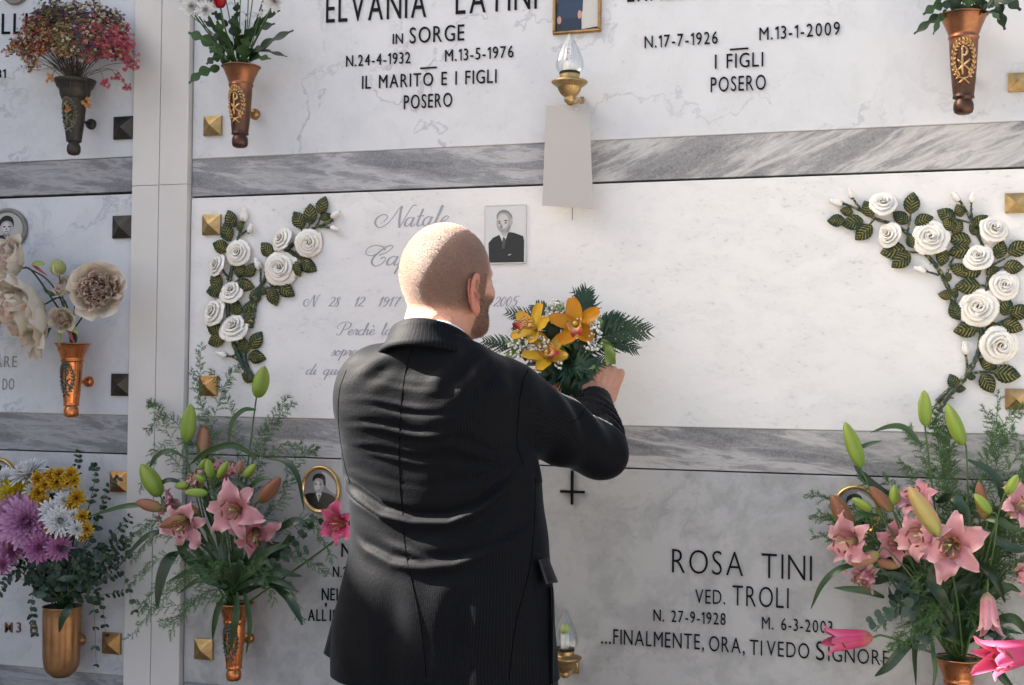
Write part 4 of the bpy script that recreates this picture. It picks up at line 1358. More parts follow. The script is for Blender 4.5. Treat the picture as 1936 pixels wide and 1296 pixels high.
def wall_vase(px_, py_, hpx, mat, emat, label, prof=PROF_CONE, d=.080, worn=False, mountz=-.52):
    c = P(px_, py_, d); H = hpx * SZ(px_, py_ + hpx / 2, d)
    v = thing('flower_vase', (c[0], c[1], c[2] - H), label, 'vase', 'metal flower vases hanging on the tomb fronts')
    pr = [(r * H, z * H) for r, z in prof]
    mt = Matrix.Translation(c)
    mb = MB(); lathe(mb, pr, mt, 36)
    inner = [(max(r - .0016, .001), z) for r, z in pr if z > -.8 * H][::1]
    mb2 = MB(); lathe(mb2, [(pr[0][0], 0)] + [(r - .0015, z - .001) for r, z in pr[2:-12]], mt, 36)
    mb.build('vase_body', M[mat], v)
    mb2.build('vase_lining', M['bronze_dark'], v)
    if emat:
        cz, hh = -.46 * H, .175 * H
        def sp(u, w, off=.002):
            z = cz + w * hh
            r = vase_r(pr, z) + off
            a = u * hh * .62 / r - pi / 2
            return Vector((c[0] + r * cos(a), c[1] + r * sin(a), c[2] + z))
        mb = MB(); r_ = .0026 * H / .2
        tube(mb, [sp(-.12, y) for y in np.linspace(-.95, .62, 8)], r_, 5)
        tube(mb, [sp(-.12 + .42 * sin(a), .36 + .26 * cos(a)) for a in np.linspace(0, pi, 9)], r_, 5)
        tube(mb, [sp(-.55 + 1.1 * k, -.72 + .62 * k) for k in np.linspace(0, 1, 6)], r_, 5)
        tube(mb, [sp(.55 - 1.1 * k, -.72 + .62 * k) for k in np.linspace(0, 1, 6)], r_, 5)
        mb.build('chi_rho_emblem', M[emat], v)
        mb = MB()
        tube(mb, [sp(1.0 * sin(a), -.1 + 1.05 * cos(a), .001) for a in np.linspace(0, 2 * pi, 30)[:-1]], r_ * .7, 5, closed=True)
        for k in range(22):
            a = 2 * pi * k / 22 + .1
            if abs(a - pi) < .3: continue
            for sd in (-1, 1):
                dr = 1 if a < pi else -1
                p0 = sp(1.0 * sin(a), -.1 + 1.05 * cos(a), .0015)
                a2 = a - dr * .26
                p1 = sp((1.0 + sd * .26) * sin(a2), -.1 + (1.05 + sd * .26) * cos(a2), .0035)
                tube(mb, [p0, p0.lerp(p1, .5), p1], [r_ * .35, r_ * 1.15, r_ * .2], 5)
        for sx in (-1, 1):
            tube(mb, [sp(0, -1.15), sp(sx * .3, -1.35), sp(sx * .5, -1.45)], r_ * .8, 5)
        mb.build('laurel_wreath', M[emat], v)
    # bracket: wall rosette, arm and strap
    zz = mountz * H
    mb = MB()
    RM = Matrix.Translation((c[0], 0, c[2] + zz)) @ Matrix.Rotation(pi / 2, 4, 'X')
    lathe(mb, [(.0, .016), (.010, .015), (.0135, .011), (.0150, .006), (.0150, .0)], RM, 24)
    tube(mb, [(c[0], -.004, c[2] + zz), (c[0], c[1] + .5 * vase_r(pr, zz), c[2] + zz)], .0045, 8)
    mb.build('wall_bracket', M[mat if not worn else 'brass_old'], v)
    return v, c, H
V = {}
V['dried'] = wall_vase(142, 152, 142, 'bronze_patina', 'emblem_green', 'dark patinated bronze vase holding the dried flowers, top left', PROF_DARK)
V['rose'] = wall_vase(456, 126, 154, 'copper_worn', 'emblem_gold', 'worn copper vase with a gold wreath under the red rose and white mums', worn=True)
V['right'] = wall_vase(1822, 28, 189, 'copper_worn', 'emblem_gold', 'worn copper vase with a gold wreath at the top right, full of green leaves', worn=True)
V['peony'] = wall_vase(137, 649, 141, 'copper_bright', 'emblem_green', 'bright orange copper vase with a green wreath, under the cream peonies')
V['lily'] = wall_vase(444, 1140, 148, 'copper_bright', 'emblem_green', 'bright copper vase under the pink lilies left of the man')
V['lily2'] = wall_vase(1812, 1243, 190, 'copper', 'emblem_gold', 'copper vase under the pink lilies at the bottom right corner')
# gold fluted vase
c = P(118, 1146, .085); H = 136 * SZ(118, 1200, .085)
v = thing('flower_vase', (c[0], c[1], c[2] - H), 'gold painted fluted vase holding the chrysanthemums, bottom left', 'vase')
mb = MB()
lathe(mb, [(.268 * H, .0, .0), (.275 * H, -.005 * H, .0), (.262 * H, -.02 * H, .2), (.262 * H, -.15 * H, 1), (.255 * H, -.45 * H, 1), (.250 * H, -.70 * H, 1), (.235 * H, -.82 * H, .9), (.195 * H, -.91 * H, .7), (.12 * H, -.98 * H, .4), (0, -H, 0)], Matrix.Translation(c), 96, 0, 14, .06)
mb.build('vase_body', M['gold_paint'], v)
mb = MB(); lathe(mb, [(.26 * H, -.001), (.24 * H, -.03 * H), (.2 * H, -.3 * H), (0, -.3 * H)], Matrix.Translation(c), 30); mb.build('vase_lining', M['bronze_dark'], v)
mb = MB(); lathe(mb, [(.0, .016), (.014, .013), (.018, .0)], Matrix.Translation((c[0], 0, c[2] - .55 * H)) @ Matrix.Rotation(pi / 2, 4, 'X'), 20)
tube(mb, [(c[0], -.004, c[2] - .55 * H), (c[0], c[1] + .1 * H, c[2] - .55 * H)], .006, 8); mb.build('wall_bracket', M['gold_paint'], v)
V['mum'] = (v, c, H)

# ------------------------------------------------------------------ votive lamps
def thin_glass(name, tint=(1, 1, 1), refl=.12):
    m, nt, b = new_mat(name); t = NT(nt)
    nt.nodes.remove(b)
    tr = t.n('BsdfTransparent'); tr.inputs['Color'].default_value = (*tint, 1)
    gl = t.n('BsdfGlossy'); gl.inputs['Roughness'].default_value = .05
    lw = t.n('LayerWeight'); lw.inputs['Blend'].default_value = .35
    f = t.math('MINIMUM', t.math('ADD', t.math('MULTIPLY', lw.outputs['Facing'], .42), refl), .8)
    mx = t.n('MixShader'); t.l(f, mx.inputs[0]); t.l(tr.outputs[0], mx.inputs[1]); t.l(gl.outputs[0], mx.inputs[2])
    t.l(mx.outputs[0], nt.nodes['Material Output'].inputs['Surface'])
    return m
M['glass'] = thin_glass('glass', (.95, .97, .98), .10)
M['wax'] = plain('wax', (.80, .77, .70), .5)
M['red_bead'] = plain('red_bead', (.75, .16, .10), .3)
M['lime'] = plain('lime', (.42, .52, .06), .4)
def lamp(px_, ptip, pbase, half, label, kind, d=.085):
    """ptip..pbase: glass; half: half width px of the saucer"""
    k = SZ(px_, pbase, d)
    c = P(px_, pbase, d)
    hg = (pbase - ptip) * k; u = half * k
    L = thing('votive_lamp', (c[0], c[1], c[2] - 1.7 * u), label, 'lamp', 'brass votive lamps on the tomb fronts')
    mt = Matrix.Translation(c)
    mb = MB(); lathe(mb, [(.58 * u, .0), (.70 * u, .06 * hg), (.76 * u, .16 * hg), (.74 * u, .28 * hg), (.62 * u, .45 * hg), (.43 * u, .64 * hg), (.22 * u, .82 * hg), (.08 * u, .95 * hg), (.0, hg)], mt, 64, 0, 16, .12)
    mb.build('glass_flame', M['glass'], L)
    mb = MB(); lathe(mb, [(.56 * u, .012 * hg), (.60 * u, -.03 * hg), (.58 * u, -.06 * hg)], mt, 30); mb.build('rim', M['joint'], L)
    mb = MB(); lathe(mb, [(.57 * u, -.04 * u), (.57 * u, -.36 * u)], mt, 40)
    lathe(mb, [(.57 * u, -.36 * u), (.64 * u, -.38 * u), (.66 * u, -.42 * u)], mt, 40)
    lathe(mb, [(.66 * u, -.42 * u), (.98 * u, -.50 * u)], mt, 40)
    lathe(mb, [(.98 * u, -.50 * u), (1.04 * u, -.54 * u), (1.02 * u, -.62 * u)], mt, 40)
    lathe(mb, [(1.02 * u, -.62 * u), (.80 * u, -.80 * u), (.70 * u, -.86 * u)], mt, 40)
    mb.build('saucer', M['brass'], L)
    mb = MB(); lathe(mb, [(.68 * u, -.86 * u, .2), (.62 * u, -1.0 * u, 1), (.50 * u, -1.22 * u, 1), (.38 * u, -1.36 * u, .4)], mt, 96, 0, 30, .10)
    lathe(mb, [(.38 * u, -1.36 * u), (.28 * u, -1.40 * u), (.31 * u, -1.52 * u), (.29 * u, -1.66 * u), (.18 * u, -1.78 * u), (0, -1.83 * u)], mt, 28)
    mb.build('cup', M['brass'], L)
    mb = MB()
    yb = c[1]
    tube(mb, [(c[0], yb + .15 * u, c[2] - 1.55 * u), (c[0], yb + .9 * u, c[2] - 1.50 * u), (c[0], -.006, c[2] - 1.50 * u)], .30 * u, 14)
    bevel_box(mb, c[0] - .34 * u, c[0] + .34 * u, -.012, -.0002, c[2] - 1.95 * u, c[2] - 1.05 * u, .003)
    mb.build('wall_arm', M['brass'], L)
    mb = MB()
    if kind == 'candle':
        lathe(mb, [(.36 * u, .0), (.38 * u, .14 * hg), (.30 * u, .26 * hg), (.0, .30 * hg)], mt, 24)
        mb.build('bulb', M['wax'], L)
        mb = MB()
        for a in range(9):
            q = c + Vector((rnd.uniform(-.2, .2) * u, rnd.uniform(-.2, .2) * u, hg * rnd.uniform(.32, .62)))
            lathe(mb, [(0, -.0024), (.0024, 0), (0, .0024)], Matrix.Translation(q), 6)
        mb.build('red_filament', M['red_bead'], L)
    else:
        lathe(mb, [(.26 * u, .0), (.26 * u, .36 * hg), (.0, .37 * hg)], mt, 20); mb.build('bulb', M['wax'], L)
        mb = MB(); lathe(mb, [(.0, .36 * hg), (.26 * u, .39 * hg), (.34 * u, .48 * hg), (.22 * u, .57 * hg), (.0, .60 * hg)], mt, 20); mb.build('lime_cap', M['lime'], L)
    return L, c, u
lamp(1077, 62, 137, 33, 'brass votive lamp with clear glass flame above the hanging grey card', 'candle')
lamp(1068, 1150, 1226, 31, 'brass votive lamp with a lime-green tip beside the jacket hem', 'lime')

# hanging card
cdv = thing('hanging_card', P(1075, 195, .075), 'blank grey card hung by a thread from the brass lamp', 'card')
q = [P(1033, 200, .070), P(1113, 196, .070), P(1122, 395, .048), P(1025, 389, .048)]
mb = MB(); n = 8; vs_ = []; fs = []
for k in (0, 1):
    for i in range(n + 1):
        for j in range(n + 1):
            a, b_ = i / n, j / n
            p = q[0].lerp(q[1], a).lerp(q[3].lerp(q[2], a), b_)
            vs_.append(p + Vector((0, -.0012 * sin(pi * a) * (b_ + .2) + .0012 * k, 0)))
s = n + 1
for i in range(n):
    for j in range(n):
        f = (i * s + j, (i + 1) * s + j, (i + 1) * s + j + 1, i * s + j + 1)
        fs.append(f); fs.append(tuple(x + s * s for x in f)[::-1])
for i in range(n):
    for (a, b_) in ((i, i + 1), (n * s + i, n * s + i + 1), (i * s, (i + 1) * s), (i * s + n, (i + 1) * s + n)):
        fs.append((a, b_, b_ + s * s, a + s * s))
mb.add(vs_, fs); mb.build('sheet', M['card'], cdv, smooth=False)
mb = MB(); tube(mb, catmull([P(1091, 180, .088), P(1093, 186, .09), P(1086, 192, .082), P(1082, 197, .0735)], 6), .0007, 5)
tube(mb, catmull([P(1091, 180, .088), P(1098, 190, .08), P(1096, 195, .078), P(1088, 199, .0735)], 6), .0007, 5); mb.build('thread', M['string'], cdv)
mb = MB(); tube(mb, [P(1077, 207, .0745), P(1093, 206.5, .0745)], .0009, 5); mb.build('staple', M['staple'], cdv)

# ------------------------------------------------------------------ photographs on the tombs (flat prints)
G = {k: plain('print_%s' % k, c_, .25, spec=.5) for k, c_ in dict(w=(.62, .62, .62), l=(.42, .42, .42), m=(.22, .22, .22), d=(.07, .07, .07), k=(.012, .012, .012), skin=(.36, .35, .34), hi=(.55, .54, .53),
     navy=(.018, .035, .075), navy2=(.010, .018, .04), cskin=(.50, .28, .2), white=(.62, .60, .57), brown=(.10, .05, .03), cream=(.52, .50, .46)).items()}
GK = list(G.keys())
def print_img(parent, cen, hw, hh, y, layers, name='photo_print'):
    """layers: (material key, [(u,v)...], smooth) u,v in -1..1; one flat print"""
    mb = MB()
    for i, (k, pts, sm) in enumerate(layers):
        pts3 = [(p[0], p[1], 0) for p in pts]
        if sm: pts3 = [tuple(p) for p in catmull(pts3, 5, closed=True)]
        mb.add([(cen[0] + p[0] * hw, y - .00012 * i, cen[2] + p[1] * hh) for p in pts3], [tuple(range(len(pts3)))], None, GK.index(k))
    return mb.build(name, [G[k] for k in GK], parent, smooth=False)
def ell(cx, cy, rx, ry, n=16, rot=0.0):
    return [(cx + rx * cos(2 * pi * k / n) * cos(rot) - ry * sin(2 * pi * k / n) * sin(rot), cy + rx * cos(2 * pi * k / n) * sin(rot) + ry * sin(2 * pi * k / n) * cos(rot)) for k in range(n)]
# rectangular ceramic portrait on the main slab
A, B = P(917, 389), P(995, 499)
cen = (A + B) / 2; hw = (B[0] - A[0]) / 2; hh = (A[2] - B[2]) / 2
pf = thing('portrait_photo', (cen[0], 0, B[2]), 'black and white portrait plaque of an elderly man, beside the bald head', 'photograph')
def rrect(hx, hz, r, n=5):
    o = []
    for cx, cz, a0 in ((hx - r, hz - r, 0), (-hx + r, hz - r, pi / 2), (-hx + r, -hz + r, pi), (hx - r, -hz + r, 3 * pi / 2)):
        for k in range(n + 1):
            a = a0 + pi / 2 * k / n; o.append((cx + r * cos(a), cz + r * sin(a)))
    return o
ring = rrect(hw, hh, .006)
mb = MB(); n = len(ring)
lv = [(1.0, -.0002), (1.0, -.0035), (.985, -.0050), (.955, -.0050), (.94, -.0040)]
vs_ = []
for s_, y in lv: vs_ += [(cen[0] + p[0] * (1 - (1 - s_)), y, cen[2] + p[1] * (1 - (1 - s_) * hw / hh)) for p in ring]
fs = [(k * n + i, k * n + (i + 1) % n, (k + 1) * n + (i + 1) % n, (k + 1) * n + i) for k in range(len(lv) - 1) for i in range(n)]
fs.append(tuple(range((len(lv) - 1) * n, len(lv) * n)))
mb.add(vs_, fs); mb.build('ceramic_plaque', plain('ceramic', (.60, .59, .57), .2), pf, smooth=False)
print_img(pf, cen, hw * .94, hh * .95, -.0042, [
    ('w', [(-1, -1), (1, -1), (1, 1), (-1, 1)], False),
    ('k', [(-.80, -1), (-.84, -.3), (-.62, -.12), (-.30, -.02), (.20, .08), (.45, .05), (.92, -.08), (.97, -.25), (.97, -1)], False),
    ('w', [(-.28, -.02), (-.05, -.40), (.16, .10), (.05, .12)], False),
    ('d', [(-.09, -.10), (-.01, -.12), (.05, -.20), (-.02, -.5), (-.14, -.52), (-.13, -.22)], False),
    ('l', [(-.22, .04), (-.18, .16), (.18, .22), (.22, .08), (-.04, -.10)], False),
    ('skin', ell(-.05, .40, .38, .36, 18, -.08), True),
    ('hi', ell(-.10, .46, .27, .26, 16), True),
    ('l', ell(.30, .42, .08, .10), True),
    ('m', [(-.40, .52), (-.42, .70), (-.20, .86), (.12, .84), (.34, .66), (.36, .50), (.28, .60), (.10, .74), (-.20, .76), (-.36, .66)], True),
    ('d', [(-.38, .45), (-.28, .49), (-.20, .46), (-.28, .45)], True), ('d', [(-.08, .46), (.04, .51), (.16, .46), (.04, .465)], True),
    ('k', ell(-.28, .40, .055, .022), True), ('k', ell(.04, .40, .055, .022), True),
    ('m', [(-.20, .38), (-.24, .24), (-.12, .22), (-.15, .30)], True),
    ('m', [(-.26, .13), (-.12, .10), (.04, .16), (-.12, .125)], True),
    ('m', [(.24, .30), (.20, .14), (.06, .06), (.16, .20)], True),
    ('w', [(.18, -.76), (.34, -.72), (.33, -.70), (.18, -.73)], False),
])
# gold-framed oval portraits
def oval(px_, py_, hx, hz, fmat, label, layers, fr=.16, d=.010):
    c = P(px_, py_, d); c0 = Vector((c[0], 0, c[2]))
    a = hx * S(px_, py_); b_ = hz * SZ(px_, py_)
    t = thing('oval_portrait', (c[0], 0, c[2] - b_), label, 'photograph')
    mb = MB(); n = 48; prof = [(1.0, -.0003), (1.02, -.006), (1.0, -.011), (.96, -.0135), (.90, -.012), (.87, -.009), (.84, -.008)]
    prof = [(1 - (1 - r) / .16 * fr, y) for r, y in prof]
    vs_ = [(c[0] + a * r * cos(2 * pi * k / n), y, c[2] + b_ * r * sin(2 * pi * k / n)) for r, y in prof for k in range(n)]
    fs = [(j * n + k, (j + 1) * n + k, (j + 1) * n + (k + 1) % n, j * n + (k + 1) % n) for j in range(len(prof) - 1) for k in range(n)]
    mb.add(vs_, fs); mb.build('oval_frame', M[fmat], t)
    r = prof[-1][0]
    def clip(pts):
        o = []
        for (u, v_) in pts:
            k = sqrt(u * u + v_ * v_)
            if k > 1: u, v_ = u / k, v_ / k
            o.append((u, v_))
        return o
    print_img(t, c0, a * r * 1.01, b_ * r * 1.01, -.0082, [(k, clip(p) if k2 else p, k2) for (k, p, k2) in [(x[0], x[1], x[2]) for x in layers]])
    return t
man_small = [('m', ell(0, 0, 1, 1, 30), True), ('l', [(.1, .9), (.9, .4), (.95, -.2), (.3, .2)], True), ('k', [(-.95, -.3), (-.3, -.16), (.3, -.14), (.95, -.4), (.6, -.8), (0, -1), (-.6, -.8)], True), ('w', [(-.28, -.18), (-.10, -.62), (.10, -.16)], False), ('d', [(-.12, -.25), (-.02, -.25), (-.06, -.6)], False),
             ('skin', ell(-.10, .22, .32, .40, 16, .1), True), ('hi', ell(-.18, .18, .18, .26, 14), True), ('k', [(-.46, .38), (-.42, .66), (-.05, .80), (.28, .66), (.32, .20), (.20, .28), (.12, .50), (-.22, .56)], True),
             ('k', ell(-.28, .26, .07, .03), True), ('k', ell(.0, .26, .07, .03), True), ('d', [(-.24, -.02), (-.12, -.05), (.02, -.01), (-.12, -.02)], True)]
oval(605, 926, 36, 45, 'gold_rim', 'gold oval frame with a dark-haired man in a suit, by the single hot-pink lily', man_small)
oval(1618, 968, 46, 50, 'gold_rim', 'gold oval frame half hidden by the right-hand lilies', man_small)
woman = [('l', ell(0, 0, 1, 1, 30), True), ('k', [(-.9, -.5), (-.4, -.34), (.3, -.34), (.95, -.55), (.5, -.9), (-.5, -.9)], True), ('m', ell(.0, -.30, .2, .25), True), ('skin', ell(.0, .14, .34, .46, 16), True), ('hi', ell(-.04, .10, .24, .32, 14), True),
         ('k', [(-.40, .2), (-.44, .56), (-.1, .82), (.3, .72), (.44, .4), (.40, .1), (.32, .38), (.0, .52), (-.3, .40)], True), ('k', ell(-.15, .16, .08, .04), True), ('k', ell(.16, .16, .08, .04), True), ('m', [(-.03, .1), (-.05, -.02), (.06, -.02)], True), ('d', [(-.12, -.13), (0, -.16), (.13, -.13), (0, -.11)], True)]
oval(12, 434, 37, 39, 'grey_frame', 'grey oval frame with a dark-haired woman, above the cream peonies', woman, .2)
oval(-6, 902, 34, 36, 'gold_rim', 'gold oval frame cut by the left edge, behind the yellow chrysanthemum', man_small)
oval(28, -38, 30, 46, 'grey_frame', 'dark oval frame just entering the top left edge', woman, .2)
# gold-framed colour photograph of a couple
A, B = P(1048, -78), P(1137, 61)
cen = (A + B) / 2; hw = (B[0] - A[0]) / 2; hh = (A[2] - B[2]) / 2
pf = thing('framed_photo', (cen[0], 0, B[2]), 'bronze-framed colour photo of a man in navy and a woman in white', 'photograph')
w = .007
mb = MB()
for (x0, x1, z0, z1) in ((-hw, hw, hh - w, hh), (-hw, hw, -hh, -hh + w)): bevel_box(mb, cen[0] + x0, cen[0] + x1, -.012, -.0002, cen[2] + z0, cen[2] + z1, .0022)
for (x0, x1) in ((-hw, -hw + w), (hw - w, hw)): bevel_box(mb, cen[0] + x0, cen[0] + x1, -.0118, -.0002, cen[2] - hh + w, cen[2] + hh - w, .0022)
mb.build('frame', M['brass_old'], pf, smooth=False)
print_img(pf, cen, hw - w, hh - w, -.004, [
    ('k', [(-1, -1), (1, -1), (1, 1), (-1, 1)], False),
    ('brown', [(-1, -.2), (-.7, -.2), (-.7, 1), (-1, 1)], False),
    ('cream', [(.22, -.97), (1, -.92), (.98, .0), (.9, .5), (.35, .5), (.2, -.1)], False),
    ('k', [(.42, .0), (.56, -.18), (.50, .1), (.72, .45), (.5, .45)], False),
    ('navy2', [(-.78, -1.), (.15, -1), (.18, -.3), (-.7, -.3)], False),
    ('navy', [(-.92, -.62), (-.72, -.60), (-.70, -.66), (.05, -.64), (.10, -.50), (.26, -.48), (.30, .2), (.1, .5), (-.7, .5), (-.86, .2)], False),
    ('cskin', ell(-.84, -.68, .10, .11), True), ('cskin', ell(.12, -.56, .09, .12), True), ('cskin', [(.2, .1), (.5, -.05), (.52, .02), (.25, .25)], True),
    ('white', [(-.25, .5), (-.12, .1), (.0, .5)], False), ('cskin', ell(-.12, .68, .2, .15), True), ('cskin', ell(.55, .6, .18, .15), True)])

# clear plastic holder behind the dried flowers
t = thing('plastic_holder', P(80, 130, .01), 'small clear plastic holder on the slab behind the dried flowers', 'holder')
mb = MB(); A, B = P(56, 100), P(108, 130)
for (x0, x1, z0, z1) in ((A[0], A[0] + .002, B[2], A[2]), (B[0] - .002, B[0], B[2], A[2]), (A[0], B[0], B[2], B[2] + .003)): mb.add(*box_vf(x0, x1, -.014, -.001, z0, z1))
mb.build('holder_frame', plain('clear_plastic', (.68, .68, .66), .3), t, False)
# ------------------------------------------------------------------ plant materials
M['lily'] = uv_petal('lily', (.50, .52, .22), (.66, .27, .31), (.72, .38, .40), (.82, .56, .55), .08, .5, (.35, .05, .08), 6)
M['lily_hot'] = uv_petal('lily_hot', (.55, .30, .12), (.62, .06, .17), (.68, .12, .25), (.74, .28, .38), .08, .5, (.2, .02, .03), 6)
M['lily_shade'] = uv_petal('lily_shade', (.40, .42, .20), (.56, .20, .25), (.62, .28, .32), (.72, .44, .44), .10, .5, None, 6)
M['filament'] = plain('filament', (.50, .55, .20), .5)
M['anther'] = plain('anther', (.22, .055, .02), .8)
M['bud_green'] = uv_petal('bud_green', (.20, .33, .05), (.30, .42, .07), (.34, .42, .09), None, .30, .4, None, 3)
M['bud_pink'] = uv_petal('bud_pink', (.28, .34, .08), (.45, .24, .14), (.50, .22, .15), None, .30, .42, None, 3)
M['bud_brown'] = uv_petal('bud_brown', (.25, .26, .07), (.36, .16, .09), (.30, .13, .07), None, .25, .42, None, 3)
M['bud_yellow'] = uv_petal('bud_yellow', (.40, .48, .12), (.58, .48, .16), (.60, .42, .18), (.60, .24, .16), .25, .42, None, 3)
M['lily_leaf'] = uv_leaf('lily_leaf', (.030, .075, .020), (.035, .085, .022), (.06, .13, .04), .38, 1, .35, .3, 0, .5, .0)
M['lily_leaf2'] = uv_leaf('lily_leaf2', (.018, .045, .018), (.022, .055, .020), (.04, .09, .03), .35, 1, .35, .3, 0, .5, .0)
M['stem'] = plain('stem', (.06, .12, .03), .5, 0, .2, 40)
M['stem_dark'] = plain('stem_dark', (.022, .045, .018), .6, 0, .2, 40)
M['fern'] = plain('fern', (.055, .125, .032), .6, 0, .35, 30)
M['leather_fern'] = uv_leaf('leather_fern', (.010, .040, .018), (.014, .052, .022), (.03, .08, .03), .42, 8, .2, .3, 0, .4, .0)
M['euca'] = uv_leaf('euca', (.050, .085, .060), (.060, .10, .070), (.10, .15, .10), .5, 5, .25, .35, 0, .4, .05)
M['euca_dark'] = uv_leaf('euca_dark', (.018, .040, .026), (.025, .052, .032), (.05, .08, .05), .5, 5, .25, .35, 0, .4, .05)
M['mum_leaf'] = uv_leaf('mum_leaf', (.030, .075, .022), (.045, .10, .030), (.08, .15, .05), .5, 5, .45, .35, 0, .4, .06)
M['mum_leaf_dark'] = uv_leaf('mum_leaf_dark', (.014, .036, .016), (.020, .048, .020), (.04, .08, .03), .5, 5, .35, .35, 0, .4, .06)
M['mum_purple'] = uv_petal('mum_purple', (.34, .09, .26), (.52, .21, .43), (.66, .38, .58), None, .12, .55, None, 2)
M['mum_pink'] = uv_petal('mum_pink', (.34, .08, .22), (.50, .17, .38), (.58, .28, .48), None, .12, .55, None, 2)
M['mum_white'] = uv_petal('mum_white', (.60, .62, .42), (.74, .74, .72), (.82, .82, .82), None, .06, .55, None, 2)
M['mum_yellow'] = uv_petal('mum_yellow', (.45, .30, .01), (.66, .50, .02), (.74, .60, .04), None, .1, .55, None, 2)
M['mum_bicolor'] = uv_petal('mum_bicolor', (.16, .01, .008), (.34, .03, .01), (.78, .60, .04), None, 0, .55, None, 2, .30)
M['peony'] = uv_petal('peony', (.56, .48, .24), (.70, .63, .46), (.78, .72, .61), (.70, .58, .50), .05, .6, None, 8)
M['peony_in'] = uv_petal('peony_in', (.58, .44, .28), (.74, .62, .44), (.72, .50, .44), (.80, .74, .62), .05, .6, None, 4)
M['peony_green'] = uv_leaf('peony_green', (.28, .34, .10), (.34, .36, .12), (.45, .40, .18), .55, 4, .3, .3)
M['sepal_red'] = plain('sepal_red', (.30, .05, .06), .6)
M['twig'] = plain('twig', (.055, .045, .035), .8)
M['red_rose'] = uv_petal('red_rose', (.22, .004, .01), (.42, .010, .015), (.50, .016, .02), None, .05, .45, None, 3)
M['orchid'] = uv_petal('orchid', (.50, .36, .03), (.60, .28, .015), (.62, .25, .015), (.56, .20, .015), .14, .4, None, 10)
M['orchid_b'] = uv_petal('orchid_b', (.48, .44, .05), (.64, .42, .03), (.66, .38, .03), (.62, .30, .02), .14, .4, None, 10)
M['column'] = plain('column', (.62, .44, .12), .4)
M['gyp'] = plain('gyp', (.80, .80, .76), .6)
M['gyp_stem'] = plain('gyp_stem', (.12, .20, .07), .6)
M['ribbon'] = plain('ribbon', (.15, .24, .06), .35, 0, .15, 15)

def lipmat():
    m, nt, b = new_mat('orchid_lip'); t = NT(nt)
    tc = t.n('TexCoord'); sp = t.n('SeparateXYZ'); t.l(tc.outputs['UV'], sp.inputs[0])
    nz = t.noise(t.coord('Object'), 260, 3, .6)
    s_ = t.math('SINE', t.math('ADD', t.math('MULTIPLY', sp.outputs[0], 60), t.math('MULTIPLY', nz.outputs['Fac'], 9)))
    c = t.mix(t.ramp(s_, [(.35, 0), (.55, 1)]), (.66, .46, .16), (.34, .02, .02))
    c = t.mix(t.ramp(sp.outputs[1], [(.70, 0), (.92, 1)]), c, (.34, .02, .025))
    t.l(c, b.inputs['Base Color']); b.inputs['Roughness'].default_value = .4
    return m
M['orchid_lip'] = lipmat()
for k, c_ in dict(dr_violet=(.10, .06, .12), dr_brown=(.16, .09, .055), dr_cream=(.52, .47, .32), dr_pink=(.42, .07, .11), dr_orange=(.52, .26, .10), dr_green=(.20, .20, .06), dr_rose=(.42, .15, .14)).items():
    M[k] = plain(k, c_, .8, 0, .35, 200)

CAMV = lambda p: (CAM - Vector(p)).normalized()

def strip(mb, pts, wd, nrm, n=10, m=2, fold=.25, mi=0, wav=0.0, seg=4, profile=None):
    """leaf ribbon along control points; nrm: which way its face looks"""
    c = catmull([Vector(p) for p in pts], max(2, n // max(1, len(pts) - 1)))
    N = len(c); L_ = sum((c[i + 1] - c[i]).length for i in range(N - 1))
    prof = profile or (lambda t: sin(pi * min(1, t * .92 + .06)) ** .75 * (1 - .25 * t))
    nrm = Vector(nrm).normalized()
    vs_, fs, uv = [], [], []
    for i, p in enumerate(c):
        t = i / (N - 1)
        d = (c[min(i + 1, N - 1)] - c[max(i - 1, 0)]).normalized()
        sd_ = d.cross(nrm)
        if sd_.length < .15: sd_ = d.cross(Vector((.3, -.5, .8)))
        sd_.normalize(); nn = sd_.cross(d)
        w = wd * prof(t)
        for j in range(-m, m + 1):
            s = j / m
            vs_.append(p + sd_ * (w * s) + nn * (fold * w * abs(s) + wav * w * sin(t * 11 + s * 2)))
            uv.append((.5 + .5 * s, t))
    q = 2 * m + 1
    for i in range(N - 1):
        for j in range(2 * m): fs.append((i * q + j, i * q + j + 1, (i + 1) * q + j + 1, (i + 1) * q + j))
    mb.add(vs_, fs, uv, mi)
    return mb

def leaf_part(parent, pts, wd, mat, nrm=None, name='leaf', **kw):
    mb = MB(); c = Vector(pts[len(pts) // 2])
    strip(mb, pts, wd, nrm if nrm is not None else (CAMV(c) + Vector((rnd.uniform(-.5, .5), 0, rnd.uniform(-.2, .6)))), **kw)
    return mb.build(name, M[mat], parent)

